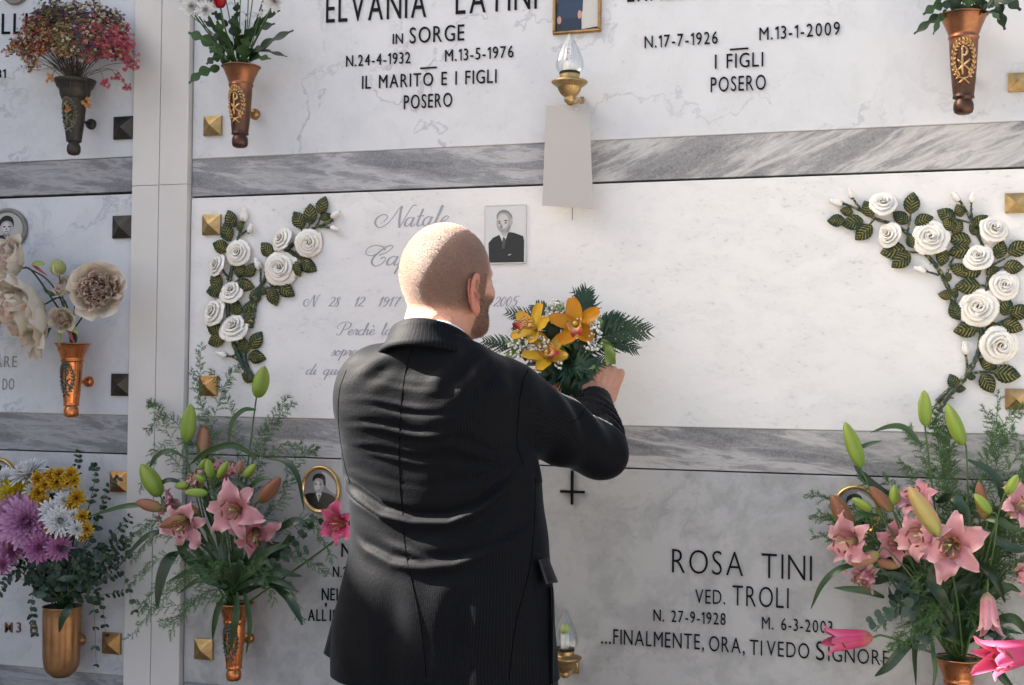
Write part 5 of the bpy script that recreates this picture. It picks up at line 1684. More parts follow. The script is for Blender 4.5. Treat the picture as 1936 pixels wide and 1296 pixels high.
def lily(parent, px_, py_, d, dirv, size, mat='lily', openn=1.0, roll=None, petals=6, base=None):
    """open flower: throat at px,py; petals as sub-parts"""
    c = P(px_, py_, d)
    R = mat_z(c - Vector(dirv).normalized() * size * .35, dirv, roll if roll is not None else rnd.uniform(0, 2), 1.0)
    mb = MB(); lathe(mb, [(.0, -.05 * size), (.05 * size, 0), (.085 * size, .10 * size), (.12 * size, .25 * size)], R, 12)
    fl = mb.build('lily', M[mat], parent)
    for k in range(petals):
        inner = k % 2
        L = size * (1.08 if inner else 1.0) * rnd.uniform(.95, 1.05)
        wv = rnd.uniform(-.12, .12)
        th = lin((0, .15), (.3, .42 * openn + .1), (.5, (.95 + wv) * openn), (.75, (1.75 + wv) * openn), (1, (3.3 + wv) * openn))
        tr_ = False
        if openn < .4:
            th = lin((0, 1.0), (.10, .7), (.25, .12), (.7, .10 + wv * .4), (.88, .30 + wv), (1, 1.1)); L *= 1.15
        tr_ = openn < .4
        v, f, uv = petal(L, (.72 if tr_ else 1) * size * (.275 if inner else .195), lambda t: (sin(pi * min(1, .10 + t * .87)) ** .80) * (1 if t < .97 else .7), th, phi=k * pi / 3 + rnd.uniform(-.08, .08), r0=.05 * size, n=14, m=3, cup=1.0 if tr_ else .35, ridge=-.08 if tr_ else -.30, ripple=(.02 if tr_ else (.13 if inner else .05)) * size, rfreq=2.2, rph=rnd.uniform(0, 6))
        mb = MB(); mb.add(v, f, uv, 0, R); mb.build('petal', M[mat], fl)
    mb = MB(); ma = MB()
    for k in range(6):
        a = k * pi / 3 + .5; sp_ = .30 + .1 * rnd.random()
        pts = [R @ Vector((cos(a) * .03 * size * (1 + t * t * 17 * sp_), sin(a) * .03 * size * (1 + t * t * 17 * sp_), size * (.1 + .66 * t))) for t in np.linspace(0, 1, 6)]
        tube(mb, pts, .008 * size, 5)
        e = pts[-1]; ax = (R.to_3x3() @ Vector((-sin(a), cos(a), .5))).normalized()
        tube(ma, [e - ax * .09 * size, e - ax * .04 * size, e + ax * .04 * size, e + ax * .09 * size], [.012 * size, .028 * size, .028 * size, .012 * size], 6)
    tube(mb, [R @ Vector((0, 0, size * .1)), R @ Vector((.02 * size, 0, size * .5)), R @ Vector((.05 * size, 0, size * .84))], [.016 * size, .013 * size, .024 * size], 6)
    mb.build('stamen', M['filament'], fl); ma.build('anthers', M['anther'], fl)
    if base is not None:
        mb = MB(); tube(mb, catmull([R @ Vector((0, 0, -.03 * size)), R @ Vector((0, 0, -.3 * size)), (R @ Vector((0, 0, -.5 * size))).lerp(base, .5), base], 5), .0028, 6)
        mb.build('stem', M['stem'], parent)
    return fl

def bud(parent, b_, t_, w, mat, d0=.13, d1=.13, base=None, name='bud', stemr=.0021):
    """closed bud from pixel b_ (base) to t_ (tip); w = full width px"""
    A = P(b_[0], b_[1], d0); B = P(t_[0], t_[1], d1)
    L = (B - A).length; r = w * S(b_[0], b_[1], d0) / 2
    R = mat_z(A, B - A, rnd.uniform(0, 2))
    mb = MB()
    prof = [(.22, 0), (.55, .05), (.82, .16), (.97, .32), (1.0, .48), (.92, .64), (.72, .79), (.45, .91), (.20, .975), (.05, 1.0)]
    # three-sided with seams
    vs_, fs, uv = [], [], []; seg = 24
    for i, (rr, z) in enumerate(prof):
        for k in range(seg):
            a = 2 * pi * k / seg
            f = 1 + .07 * cos(3 * a) - .10 * exp(-((((a * 3 / pi) % 2) - 1) / .16) ** 2)
            vs_.append(R @ Vector((rr * r * f * cos(a), rr * r * f * sin(a), z * L))); uv.append((k / seg, z))
    for i in range(len(prof) - 1):
        for k in range(seg):
            fs.append((i * seg + k, i * seg + (k + 1) % seg, (i + 1) * seg + (k + 1) % seg, (i + 1) * seg + k))
    mb.add(vs_, fs, uv); o = mb.build(name, M[mat], parent)
    if base is not None:
        ax = (B - A).normalized()
        mb = MB(); tube(mb, catmull([A + ax * .003, A - ax * .02, (A - ax * .05).lerp(base, .4), base], 5), stemr, 6); mb.build('stem', M['stem'], parent)
    return o

def asparagus(mb, pts, sp_len=.040, nb=26, nn=17, droop=.3, rr=None):
    rr = rr or rnd
    c = catmull([Vector(p) for p in pts], 8); N = len(c)
    tube(mb, c, lambda t: .0008 * (1 - .6 * t), 4)
    L_ = sum((c[i + 1] - c[i]).length for i in range(N - 1))
    nb = int(nb * 1.25 * max(.6, L_ / .25))
    for k in range(nb):
        t = .12 + .88 * k / nb; x = t * (N - 1); i = min(int(x), N - 2)
        p = c[i].lerp(c[i + 1], x - i); d = (c[i + 1] - c[i]).normalized()
        sd_ = Vector((rr.gauss(0, 1), rr.gauss(0, .6), rr.gauss(0, 1))); sd_ -= d * sd_.dot(d); sd_.normalize()
        dr = (d * .75 + sd_ * .8 + Vector((0, 0, -droop * .4))).normalized()
        l = sp_len * (1.15 - .75 * t) * rr.uniform(.6, 1.1)
        e = p + dr * l + Vector((0, 0, -droop * l * .4))
        e2 = p.lerp(e, .5) + Vector((0, 0, .06 * l))
        cur = [p, e2, e]
        tube(mb, cur, .00038, 3)
        for j in range(nn):
            s = (j + 1) / nn
            q = (p.lerp(e2, s * 2) if s < .5 else e2.lerp(e, s * 2 - 1))
            nd = Vector((rr.gauss(0, 1), rr.gauss(0, 1), rr.gauss(0, 1))); nd -= dr * nd.dot(dr); nd.normalize()
            nd = (nd * .8 + dr * .7).normalized()
            ln = .0095 * rr.uniform(.6, 1.2)
            w = nd.cross(Vector((0, 1, 0)))
            if w.length < .1: w = Vector((1, 0, 0))
            w = w.normalized() * .00062
            mb.add([q - w, q + w, q + nd * ln], [(0, 1, 2)])
    return mb

def fern_frond(parent, pts, width, mat='leather_fern', nrm=None, n=15):
    """flat frond: toothed pinnae, largest near the base"""
    c = catmull([Vector(p) for p in pts], 8); N = len(c)
    nrm = Vector(nrm) if nrm is not None else CAMV(c[N // 2]) + Vector((rnd.uniform(-.4, .4), 0, rnd.uniform(-.1, .6)))
    nrm.normalize()
    mb = MB(); tube(mb, c, lambda t: .0012 * (1 - .7 * t), 5)
    for k in range(n):
        t = .10 + .86 * k / (n - 1); x = t * (N - 1); i = min(int(x), N - 2)
        p = c[i].lerp(c[i + 1], x - i); d = (c[i + 1] - c[i]).normalized()
        s0 = d.cross(nrm).normalized()
        w = width * (sin(pi * min(1, (1 - t) * .80 + .10)) ** .8) * (1.0 if t > .2 else .8)
        for sd_ in (-1, 1):
            a = radians(58 - 22 * t) + rnd.uniform(-.08, .08)
            dr = d * cos(a) + s0 * sd_ * sin(a)
            pp = [p, p + dr * w * .5 + nrm * rnd.uniform(-.05, .08) * w, p + dr * w + d * w * .12 + nrm * rnd.uniform(-.15, .05) * w]
            cc = catmull(pp, 6); M_ = len(cc); hw = min(w * .165, .0062)
            vs_, fs, uv = [], [], []
            for j, q in enumerate(cc):
                tt = j / (M_ - 1); dd = (cc[min(j + 1, M_ - 1)] - cc[max(j - 1, 0)]).normalized()
                sv = dd.cross(nrm).normalized()
                ww = hw * (1 - tt) ** .7 * (1.0 if j % 2 else .52) + .0002
                off = dd * (hw * .55 if j % 2 else 0)
                vs_ += [q + sv * ww + off, q + nrm * .0006, q - sv * ww + off]; uv += [(0, tt), (.5, tt), (1, tt)]
                if j: b = 3 * j; fs += [(b - 3, b - 2, b + 1, b), (b - 2, b - 1, b + 2, b + 1)]
            mb.add(vs_, fs, uv)
    return mb.build('fern_frond', M[mat], parent)

def leafy_twig(parent, pts, n, lw, ll, mat='euca', name='leafy_stem', pair=True, end=.4, round_=False, rr=None):
    rr = rr or rnd
    c = catmull([Vector(p) for p in pts], 8); N = len(c)
    mb = MB(); tube(mb, c, lambda t: .0013 * (1 - .6 * t), 5)
    st = mb.build(name, M['stem'], parent)
    mb = MB()
    for k in range(n):
        t = .08 + .92 * k / max(1, n - 1); x = t * (N - 1); i = min(int(x), N - 2)
        p = c[i].lerp(c[i + 1], min(1, x - i)); d = (c[i + 1] - c[i]).normalized()
        for sd_ in ((-1, 1) if pair else ((-1,) if k % 2 else (1,))):
            s0 = Vector((rr.gauss(0, .6), rr.gauss(0, .9), rr.gauss(0, .6))) + d.cross(Vector((0, 1, 0))).normalized() * sd_ * 1.3
            s0 -= d * s0.dot(d); s0.normalize()
            dr = (d * .55 + s0).normalized(); l = ll * rr.uniform(.75, 1.1) * (1 - end * t)
            nn = CAMV(p) + Vector((rr.gauss(0, .6), rr.gauss(0, .4), rr.gauss(0, .6)))
            w = lw * (1 - end * t)
            strip(mb, [p, p + dr * l * .5, p + dr * l + Vector((0, 0, -.15 * l))], w, nn, n=6, m=1, fold=.15, profile=(lambda t_: max(.06, sin(pi * min(1, t_ * .93 + .05))) ** .6) if round_ else None)
    mb.build('leaves', M[mat], st)
    return st

def mum(parent, px_, py_, d, r_px, mat, dirv=None, n=90, name='chrysanthemum', wid=.075, tight=1.0, base=None, flat=1.0):
    c = P(px_, py_, d); r = r_px * S(px_, py_, d)
    dirv = dirv or (CAMV(c) + Vector((rnd.uniform(-.25, .25), 0, rnd.uniform(-.1, .35))))
    R = mat_z(c - Vector(dirv).normalized() * r * .35, dirv)
    mb = MB()
    for k in range(n):
        f = (k + .5) / n                        # 0 centre .. 1 rim
        a = k * 2.39996 + rnd.uniform(-.1, .1)
        a0 = .10 + 1.42 * f * flat + rnd.uniform(-.08, .08)
        L = r * (.34 + .66 * f ** .7) * rnd.uniform(.9, 1.07)
        th = lin((0, a0 * .75), (.55, a0 * 1.05), (1, a0 * 1.05 - .55 * (1 - f) * tight + (.25 if f > .8 else 0)))
        v, fc, uv = petal(L, r * wid * (.75 + .5 * f), lambda t: .55 + .45 * sin(pi * min(1, .15 + t * .75)) if t < .95 else .35, th, phi=a, r0=r * .03 + r * .10 * f, z0=r * .20 * (1 - f), n=4, m=1, cup=.55, ridge=.1)
        mb.add(v, fc, uv, 0, R)
    o = mb.build(name, M[mat], parent)
    if base is not None:
        s_ = MB(); tube(s_, catmull([R @ Vector((0, 0, -.1 * r)), R @ Vector((0, 0, -.9 * r)), base], 5), .002, 5); s_.build('stem', M['stem_dark'], parent)
    return o

def pt(px_, py_, d): return P(px_, py_, d)

# ------------------------------------------------------------------ lilies, left
def rim(k, dx=0, dz=-.02):
    v, c, H = V[k]
    return Vector((c[0] + dx, c[1], c[2] + dz))
def lily_bouquet(key, label, flowers, buds, leaves, ferns, extra):
    v, c, H = V[key]
    B = thing('lily_bouquet', (c[0], c[1], c[2] - .01), label, 'bouquet', 'lily bouquets in copper vases')
    for f in flowers:
        (x, y, d, dv, sz, mt_, op) = f[:7]; sz *= 1.08
        lily(B, x, y, d, dv, sz, mt_, op, base=rim(key, rnd.uniform(-.012, .012)))
    for b in buds:
        bud(B, b[0], b[1], b[2], b[3], b[4], b[5], base=rim(key, rnd.uniform(-.012, .012)) if len(b) < 7 else b[6])
    for l in leaves:
        pts = [pt(*p) for p in l[0]]
        leaf_part(B, pts, l[1], l[2], l[3] if len(l) > 3 else None, n=12)
    rq = random.Random(len(flowers) + 5)
    x0, y0 = (444, 1120) if key == 'lily' else (1812, 1215)
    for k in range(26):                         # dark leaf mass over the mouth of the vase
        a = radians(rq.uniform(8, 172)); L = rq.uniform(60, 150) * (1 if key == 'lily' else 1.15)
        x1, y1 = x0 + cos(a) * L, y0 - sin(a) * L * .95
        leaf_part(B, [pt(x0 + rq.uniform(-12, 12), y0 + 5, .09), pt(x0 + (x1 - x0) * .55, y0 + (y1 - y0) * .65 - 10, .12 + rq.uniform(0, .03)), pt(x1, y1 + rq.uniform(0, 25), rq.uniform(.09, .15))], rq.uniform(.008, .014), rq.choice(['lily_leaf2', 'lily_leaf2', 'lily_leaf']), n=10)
    mb = MB()
    for f in ferns:
        pts = [pt(*p) for p in f]
        asparagus(mb, pts)
    tag(mb.build('asparagus_fern', M['fern'], B, smooth=False), kind='stuff')
    return B
fl = [
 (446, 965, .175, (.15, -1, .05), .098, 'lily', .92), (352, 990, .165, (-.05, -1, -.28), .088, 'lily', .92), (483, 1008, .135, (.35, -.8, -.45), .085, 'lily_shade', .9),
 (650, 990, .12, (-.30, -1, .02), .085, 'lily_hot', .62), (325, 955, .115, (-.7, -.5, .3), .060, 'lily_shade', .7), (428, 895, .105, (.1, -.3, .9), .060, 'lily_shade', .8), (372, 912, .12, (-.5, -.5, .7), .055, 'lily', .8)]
bd = [
 ((486, 752), (500, 692), 28, 'bud_green', .105, .10), ((352, 836), (361, 764), 25, 'bud_green', .12, .11), ((303, 938), (267, 878), 30, 'bud_green', .15, .16),
 ((387, 868), (385, 802), 25, 'bud_pink', .09, .085), ((393, 933), (349, 931), 15, 'bud_green', .17, .17), ((306, 963), (257, 949), 20, 'bud_brown', .16, .165), ((352, 978), (301, 996), 19, 'bud_brown', .18, .185),
 ((490, 950), (530, 903), 24, 'bud_brown', .13, .13), ((399, 905), (392, 868), 17, 'bud_green', .15, .15), ((412, 904), (431, 872), 14, 'bud_green', .15, .15), ((388, 910), (369, 898), 12, 'bud_green', .16, .16),
 ((462, 903), (483, 878), 16, 'bud_green', .13, .13), ((452, 897), (455, 870), 13, 'bud_pink', .12, .12), ((378, 888), (390, 868), 12, 'bud_green', .14, .14), ((357, 918), (330, 920), 14, 'bud_green', .15, .15), ((375, 975), (350, 955), 16, 'bud_brown', .15, .15)]
lv = [
 ([(486, 866, .10), (440, 842, .13), (390, 855, .14), (358, 880, .14)], .0095, 'lily_leaf'), ([(484, 775, .105), (460, 776, .12), (438, 800, .13), (432, 845, .13)], .0075, 'lily_leaf'),
 ([(497, 866, .10), (535, 870, .12), (562, 900, .13), (575, 965, .13)], .0095, 'lily_leaf2'), ([(350, 865, .12), (318, 852, .13), (292, 868, .13), (282, 888, .13)], .007, 'lily_leaf'),
 ([(355, 920, .12), (325, 908, .14), (305, 915, .14), (298, 935, .14)], .0075, 'lily_leaf2'), ([(336, 1045, .11), (318, 1060, .14), (303, 1100, .15), (296, 1152, .15)], .017, 'lily_leaf2'),
 ([(320, 1005, .13), (285, 1010, .15), (255, 1035, .15), (222, 1075, .15)], .009, 'lily_leaf2'), ([(300, 950, .13), (262, 955, .15), (225, 960, .15), (165, 978, .14)], .0085, 'lily_leaf'),
 ([(520, 1110, .11), (545, 1130, .14), (560, 1155, .15), (572, 1182, .15)], .013, 'lily_leaf2'), ([(460, 1120, .11), (500, 1105, .13), (530, 1108, .14), (560, 1118, .14)], .010, 'lily_leaf2'),
 ([(425, 1125, .11), (412, 1150, .13), (405, 1180, .135), (402, 1210, .13)], .0095, 'lily_leaf'), ([(448, 1120, .12), (446, 1160, .14), (441, 1195, .14), (436, 1230, .135)], .011, 'lily_leaf'),
 ([(462, 1120, .12), (468, 1150, .135), (472, 1185, .14), (466, 1235, .135)], .0085, 'lily_leaf'), ([(400, 1080, .11), (370, 1040, .14), (355, 1030, .15), (330, 1050, .15)], .010, 'lily_leaf2'),
 ([(510, 1010, .10), (545, 990, .12), (565, 985, .12), (580, 995, .12)], .012, 'lily_leaf2'), ([(460, 1080, .10), (500, 1060, .12), (530, 1045, .12), (548, 1010, .12)], .018, 'lily_leaf2'),
 ([(420, 1090, .10), (385, 1075, .12), (350, 1050, .12), (330, 1010, .12)], .016, 'lily_leaf2'), ([(440, 1100, .12), (425, 1065, .14), (420, 1040, .14), (424, 1010, .14)], .014, 'lily_leaf2'),
 ([(455, 1100, .12), (480, 1075, .14), (500, 1060, .14), (515, 1075, .14)], .013, 'lily_leaf'), ([(430, 1110, .12), (400, 1100, .15), (385, 1090, .15), (366, 1060, .15)], .012, 'lily_leaf'),
 ([(400, 925, .12), (430, 910, .14), (455, 915, .14), (470, 925, .14)], .009, 'lily_leaf2'), ([(410, 1010, .11), (400, 980, .12), (390, 950, .12), (385, 925, .12)], .012, 'lily_leaf2'), ([(470, 930, .11), (480, 915, .13), (500, 905, .14), (515, 908, .14)], .008, 'lily_leaf')]
fr = [[(445, 1110, .09), (430, 960, .10), (400, 830, .09), (360, 700, .07)], [(445, 1110, .09), (450, 930, .08), (440, 790, .07), (400, 700, .05)], [(445, 1110, .09), (480, 930, .08), (500, 830, .08), (555, 760, .06)],
      [(430, 1000, .09), (370, 860, .09), (320, 790, .08), (275, 815, .07)], [(440, 1050, .09), (350, 900, .09), (300, 850, .09), (265, 925, .09)], [(450, 1050, .09), (520, 940, .09), (570, 860, .08), (600, 850, .07)],
      [(445, 1110, .1), (380, 1040, .13), (300, 1010, .14), (245, 1060, .13)], [(445, 1110, .1), (380, 1080, .13), (320, 1120, .14), (240, 1210, .12)], [(445, 1110, .1), (360, 1090, .14), (300, 1110, .14), (262, 1160, .14)],
      [(445, 1110, .1), (370, 1060, .13), (290, 1060, .13), (245, 1110, .12)], [(445, 1110, .1), (390, 1120, .12), (350, 1150, .12), (318, 1205, .11)], [(445, 1110, .1), (520, 1060, .12), (580, 1060, .12), (620, 1085, .11)],
      [(445, 1110, .1), (510, 1090, .13), (545, 1110, .13), (570, 1180, .12)], [(445, 1110, .1), (540, 1000, .11), (590, 990, .11), (630, 1060, .10)], [(440, 1000, .1), (400, 900, .1), (380, 850, .1), (340, 830, .1)],
      [(440, 1000, .1), (470, 900, .09), (520, 850, .09), (570, 840, .08)], [(445, 1110, .1), (490, 1000, .09), (540, 930, .09), (560, 880, .08)], [(445, 1100, .09), (410, 900, .07), (380, 760, .06), (380, 650, .04)],
      [(445, 1110, .1), (330, 1000, .11), (280, 990, .12), (245, 1020, .12)], [(445, 1110, .12), (470, 1070, .15), (500, 1090, .15), (520, 1140, .14)], [(445, 1110, .12), (410, 1080, .16), (360, 1080, .17), (330, 1120, .16)],
      [(445, 1110, .12), (400, 1130, .15), (300, 1150, .15), (250, 1140, .14)], [(450, 1000, .09), (480, 860, .07), (510, 800, .06), (545, 750, .04)], [(440, 1000, .09), (400, 850, .07), (420, 740, .05), (450, 690, .03)],
      [(440, 1000, .09), (340, 860, .08), (300, 780, .06), (285, 760, .05)], [(445, 1110, .12), (420, 1060, .16), (350, 1160, .17), (300, 1180, .15)]]
LB = lily_bouquet('lily', 'pink lilies, green buds and asparagus fern left of the man', fl, bd, lv, fr, None)
for (pp, n_, w_, l_, mt_) in (([(460, 1100, .10), (530, 1040, .12), (590, 1000, .12), (625, 965, .11)], 9, .012, .028, 'euca_dark'), ([(460, 1100, .10), (520, 1050, .11), (560, 1020, .11), (590, 980, .10)], 8, .012, .028, 'euca_dark'),
                              ([(455, 1110, .10), (500, 1080, .13), (540, 1050, .13), (575, 1040, .12)], 8, .011, .026, 'euca')):
    leafy_twig(LB, [pt(*p) for p in pp], n_, w_, l_, mt_, round_=True)

# ------------------------------------------------------------------ lilies, right
fl = [
 (1800, 1030, .20, (-.12, -1, -.02), .098, 'lily', .95), (1748, 1012, .19, (-.55, -.9, .0), .085, 'lily', .95), (1612, 1022, .17, (-.62, -.75, -.15), .085, 'lily', .92), (1640, 1085, .15, (-.6, -.5, -.6), .060, 'lily_shade', .5),
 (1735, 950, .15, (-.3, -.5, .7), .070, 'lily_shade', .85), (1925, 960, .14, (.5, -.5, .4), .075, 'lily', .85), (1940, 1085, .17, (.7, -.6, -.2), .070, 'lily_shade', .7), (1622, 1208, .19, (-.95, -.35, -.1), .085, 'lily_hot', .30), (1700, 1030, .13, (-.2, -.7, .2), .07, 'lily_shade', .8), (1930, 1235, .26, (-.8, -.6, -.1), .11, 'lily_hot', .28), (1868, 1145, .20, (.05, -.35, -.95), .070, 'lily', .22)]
bd = [
 ((1750, 806), (1747, 738), 27, 'bud_green', .12, .12), ((1821, 842), (1790, 764), 30, 'bud_green', .13, .13), ((1628, 884), (1597, 798), 30, 'bud_green', .14, .14), ((1610, 1000), (1572, 936), 32, 'bud_brown', .16, .165),
 ((1686, 968), (1644, 920), 25, 'bud_brown', .16, .165), ((1691, 956), (1691, 917), 21, 'bud_green', .16, .16), ((1777, 1013), (1718, 920), 36, 'bud_yellow', .22, .23), ((1873, 971), (1842, 934), 22, 'bud_green', .17, .17),
 ((1903, 935), (1924, 898), 21, 'bud_green', .16, .16), ((1862, 982), (1850, 910), 24, 'bud_brown', .13, .13), ((1648, 964), (1611, 942), 19, 'bud_green', .17, .175), ((1662, 1047), (1610, 1068), 25, 'bud_pink', .19, .195), ((1700, 1070), (1655, 1062), 20, 'bud_pink', .14, .14)]
lv = [
 ([(1744, 845, .12), (1715, 812, .13), (1685, 806, .135), (1646, 818, .13)], .0075, 'lily_leaf'), ([(1612, 850, .13), (1630, 845, .12), (1650, 838, .12), (1668, 834, .12)], .006, 'lily_leaf'),
 ([(1690, 940, .12), (1650, 915, .13), (1628, 895, .135), (1614, 880, .13)], .009, 'lily_leaf2'), ([(1645, 1065, .12), (1590, 1075, .15), (1555, 1105, .15), (1533, 1152, .145)], .0085, 'lily_leaf'),
 ([(1672, 1130, .13), (1640, 1118, .15), (1610, 1114, .155), (1577, 1112, .15)], .0095, 'lily_leaf'), ([(1745, 1200, .12), (1710, 1225, .15), (1680, 1260, .16), (1654, 1279, .155)], .013, 'lily_leaf2'),
 ([(1660, 975, .13), (1630, 975, .15), (1600, 990, .155), (1574, 1010, .15)], .009, 'lily_leaf'), ([(1740, 1040, .11), (1680, 1090, .13), (1650, 1100, .13), (1620, 1090, .13)], .011, 'lily_leaf2'),
 ([(1830, 870, .12), (1870, 890, .13), (1890, 920, .13), (1895, 960, .13)], .010, 'lily_leaf2'), ([(1770, 950, .11), (1800, 940, .13), (1825, 965, .14), (1835, 1000, .14)], .012, 'lily_leaf2'),
 ([(1840, 1060, .12), (1870, 1080, .15), (1885, 1100, .16), (1900, 1140, .15)], .012, 'lily_leaf2'), ([(1860, 1000, .13), (1900, 1030, .15), (1930, 1040, .15), (1960, 1030, .15)], .011, 'lily_leaf2'),
 ([(1860, 980, .13), (1890, 985, .15), (1915, 1000, .15), (1940, 1000, .15)], .010, 'lily_leaf'), ([(1760, 1150, .12), (1740, 1180, .15), (1730, 1230, .15), (1732, 1296, .14)], .009, 'lily_leaf2'),
 ([(1850, 1200, .13), (1870, 1240, .16), (1895, 1280, .17), (1930, 1320, .16)], .013, 'lily_leaf2'), ([(1800, 1100, .12), (1780, 1060, .15), (1790, 1080, .15), (1740, 1130, .15)], .012, 'lily_leaf2'),
 ([(1780, 1160, .12), (1740, 1120, .14), (1700, 1090, .14), (1660, 1085, .14)], .012, 'lily_leaf2'), ([(1830, 1180, .12), (1870, 1130, .14), (1905, 1110, .14), (1930, 1120, .14)], .012, 'lily_leaf'),
 ([(1800, 1180, .13), (1810, 1120, .15), (1840, 1090, .15), (1850, 1060, .15)], .014, 'lily_leaf2'), ([(1720, 1060, .12), (1700, 1120, .15), (1690, 1140, .15), (1680, 1110, .15)], .010, 'lily_leaf2'),
 ([(1800, 1180, .13), (1780, 1130, .16), (1760, 1100, .16), (1765, 1060, .16)], .015, 'lily_leaf2'), ([(1845, 1200, .13), (1900, 1170, .16), (1930, 1180, .16), (1960, 1230, .16)], .012, 'lily_leaf'), ([(1760, 1200, .13), (1765, 1240, .15), (1768, 1270, .15), (1762, 1310, .15)], .006, 'lily_leaf')]
fr = []
r2 = random.Random(4)
for k in range(58):
    a = radians(r2.uniform(15, 165)); L = r2.uniform(170, 400)
    x1, y1 = 1812 + cos(a) * L * .85, 1130 - sin(a) * L
    if y1 < 765: y1 = 765 + r2.uniform(0, 60)
    fr.append([(1812, 1180, .10), (1812 + (x1 - 1812) * .35, 1180 - (1180 - y1) * .5, .11), (1812 + (x1 - 1812) * .7, 1180 - (1180 - y1) * .85, .10), (x1, y1, r2.uniform(.05, .10))])
for k in range(14):
    a = radians(r2.uniform(-60, 240)); L = r2.uniform(80, 170)
    fr.append([(1812, 1180, .12), (1812 + cos(a) * L * .4, 1130 - sin(a) * L * .4, .15), (1812 + cos(a) * L * .8, 1130 - sin(a) * L * .9 + 20, .16), (1812 + cos(a) * L, 1150 - sin(a) * L + 30, .15)])
fr += [[(1812, 1000, .08), (1850, 900, .07), (1880, 830, .06), (1860, 770, .04)], [(1812, 1000, .08), (1880, 880, .07), (1900, 800, .05), (1936, 770, .04)], [(1812, 1000, .08), (1780, 880, .07), (1770, 810, .06), (1740, 752, .05)], [(1880, 900, .08), (1890, 840, .07), (1885, 790, .06), (1888, 740, .04)], [(1800, 1200, .12), (1765, 1140, .15), (1762, 1180, .17), (1766, 1210, .17)]]
RB = lily_bouquet('lily2', 'pink lilies with a large yellowish bud, at the right edge', fl, bd, lv, fr, None)
for (pp, n_, w_, l_, mt_) in (([(1760, 1180, .14), (1720, 1150, .17), (1690, 1150, .18), (1650, 1175, .175)], 8, .014, .030, 'euca'), ([(1770, 1180, .13), (1740, 1120, .15), (1720, 1120, .16), (1690, 1130, .16)], 7, .014, .030, 'euca_dark'),
                              ([(1800, 1210, .12), (1770, 1170, .15), (1750, 1190, .16), (1740, 1220, .16)], 6, .013, .028, 'euca'), ([(1830, 1200, .12), (1880, 1190, .14), (1900, 1215, .15), (1910, 1250, .15)], 6, .012, .028, 'euca_dark')):
    leafy_twig(RB, [pt(*p) for p in pp], n_, w_, l_, mt_, round_=True)

# ------------------------------------------------------------------ chrysanthemums, bottom left
v, c, H = V['mum']
CB = thing('chrysanthemum_bouquet', (c[0], c[1], c[2] - .01), 'purple, white and yellow chrysanthemums with dark foliage, in the gold vase', 'bouquet')
rb = rim('mum')
for (x, y, r, mt_, n_, d_, nm) in (
    (48, 985, 44, 'mum_purple', 150, .17, 'chrysanthemum'), (26, 968, 38, 'mum_purple', 130, .15, 'chrysanthemum'), (73, 1037, 28, 'mum_pink', 80, .17, 'chrysanthemum'), (113, 1036, 24, 'mum_pink', 75, .16, 'chrysanthemum'),
    (4, 1008, 24, 'mum_pink', 80, .16, 'chrysanthemum'), (20, 1045, 24, 'mum_pink', 70, .13, 'chrysanthemum'), (2, 1070, 20, 'mum_pink', 60, .16, 'chrysanthemum'),
    (114, 984, 27, 'mum_white', 110, .17, 'chrysanthemum'), (98, 966, 22, 'mum_white', 90, .16, 'chrysanthemum'), (50, 890, 34, 'mum_white', 120, .11, 'chrysanthemum'), (6, 905, 26, 'mum_white', 100, .12, 'chrysanthemum'), (122, 945, 17, 'mum_white', 70, .15, 'chrysanthemum'), (146, 1000, 16, 'mum_white', 60, .16, 'chrysanthemum'), (139, 973, 14, 'mum_white', 50, .15, 'chrysanthemum'), (62, 926, 16, 'mum_white', 60, .13, 'chrysanthemum'), (112, 920, 15, 'mum_white', 60, .12, 'chrysanthemum'),
    (24, 934, 38, 'mum_yellow', 170, .13, 'chrysanthemum')):
    c1 = P(x, y, d_)
    dv = (CAMV(c1) * .9 + Vector(((x - 100) * .004, 0, (1010 - y) * .0055))) if not (x == 50 and y == 890) else Vector((-.2, -.55, .9))
    mum(CB, x, y, d_, r, mt_, dv, n_, nm, .085 if mt_ != 'mum_yellow' else .06, base=rb, flat=1.0 if mt_ != 'mum_yellow' else 1.15)
for (x, y, r) in ((72, 905, 14), (100, 901, 16), (108, 912, 15), (73, 932, 15), (66, 940, 12), (134, 898, 16), (140, 910, 12), (126, 912, 11), (146, 941, 17), (136, 955, 14), (165, 1000, 12), (156, 976, 13), (96, 1000, 12), (86, 916, 13), (155, 990, 10), (82, 948, 12), (158, 1012, 11), (112, 896, 12)):
    mum(CB, x, y, .145, r, 'mum_bicolor', None, 42, 'button_chrysanthemum', .12, .6)
r3 = random.Random(8)
for k in range(34):
    a = radians(r3.uniform(-35, 200)); L = r3.uniform(70, 150)
    x1, y1 = 112 + cos(a) * L * .95, 1040 - sin(a) * L * 1.15
    if y1 < 868: y1 = 868 + r3.uniform(0, 30)
    if x1 < -15: x1 = -15
    leafy_twig(CB, [pt(118, 1140, .09), pt(118 + (x1 - 118) * .4, 1140 - (1140 - y1) * .45, .11), pt(118 + (x1 - 118) * .8, 1140 - (1140 - y1) * .85, .10), pt(x1, y1, r3.uniform(.06, .10))], 8, .0075, .022, 'euca_dark' if k % 3 else 'mum_leaf_dark', round_=bool(k % 2), rr=r3)
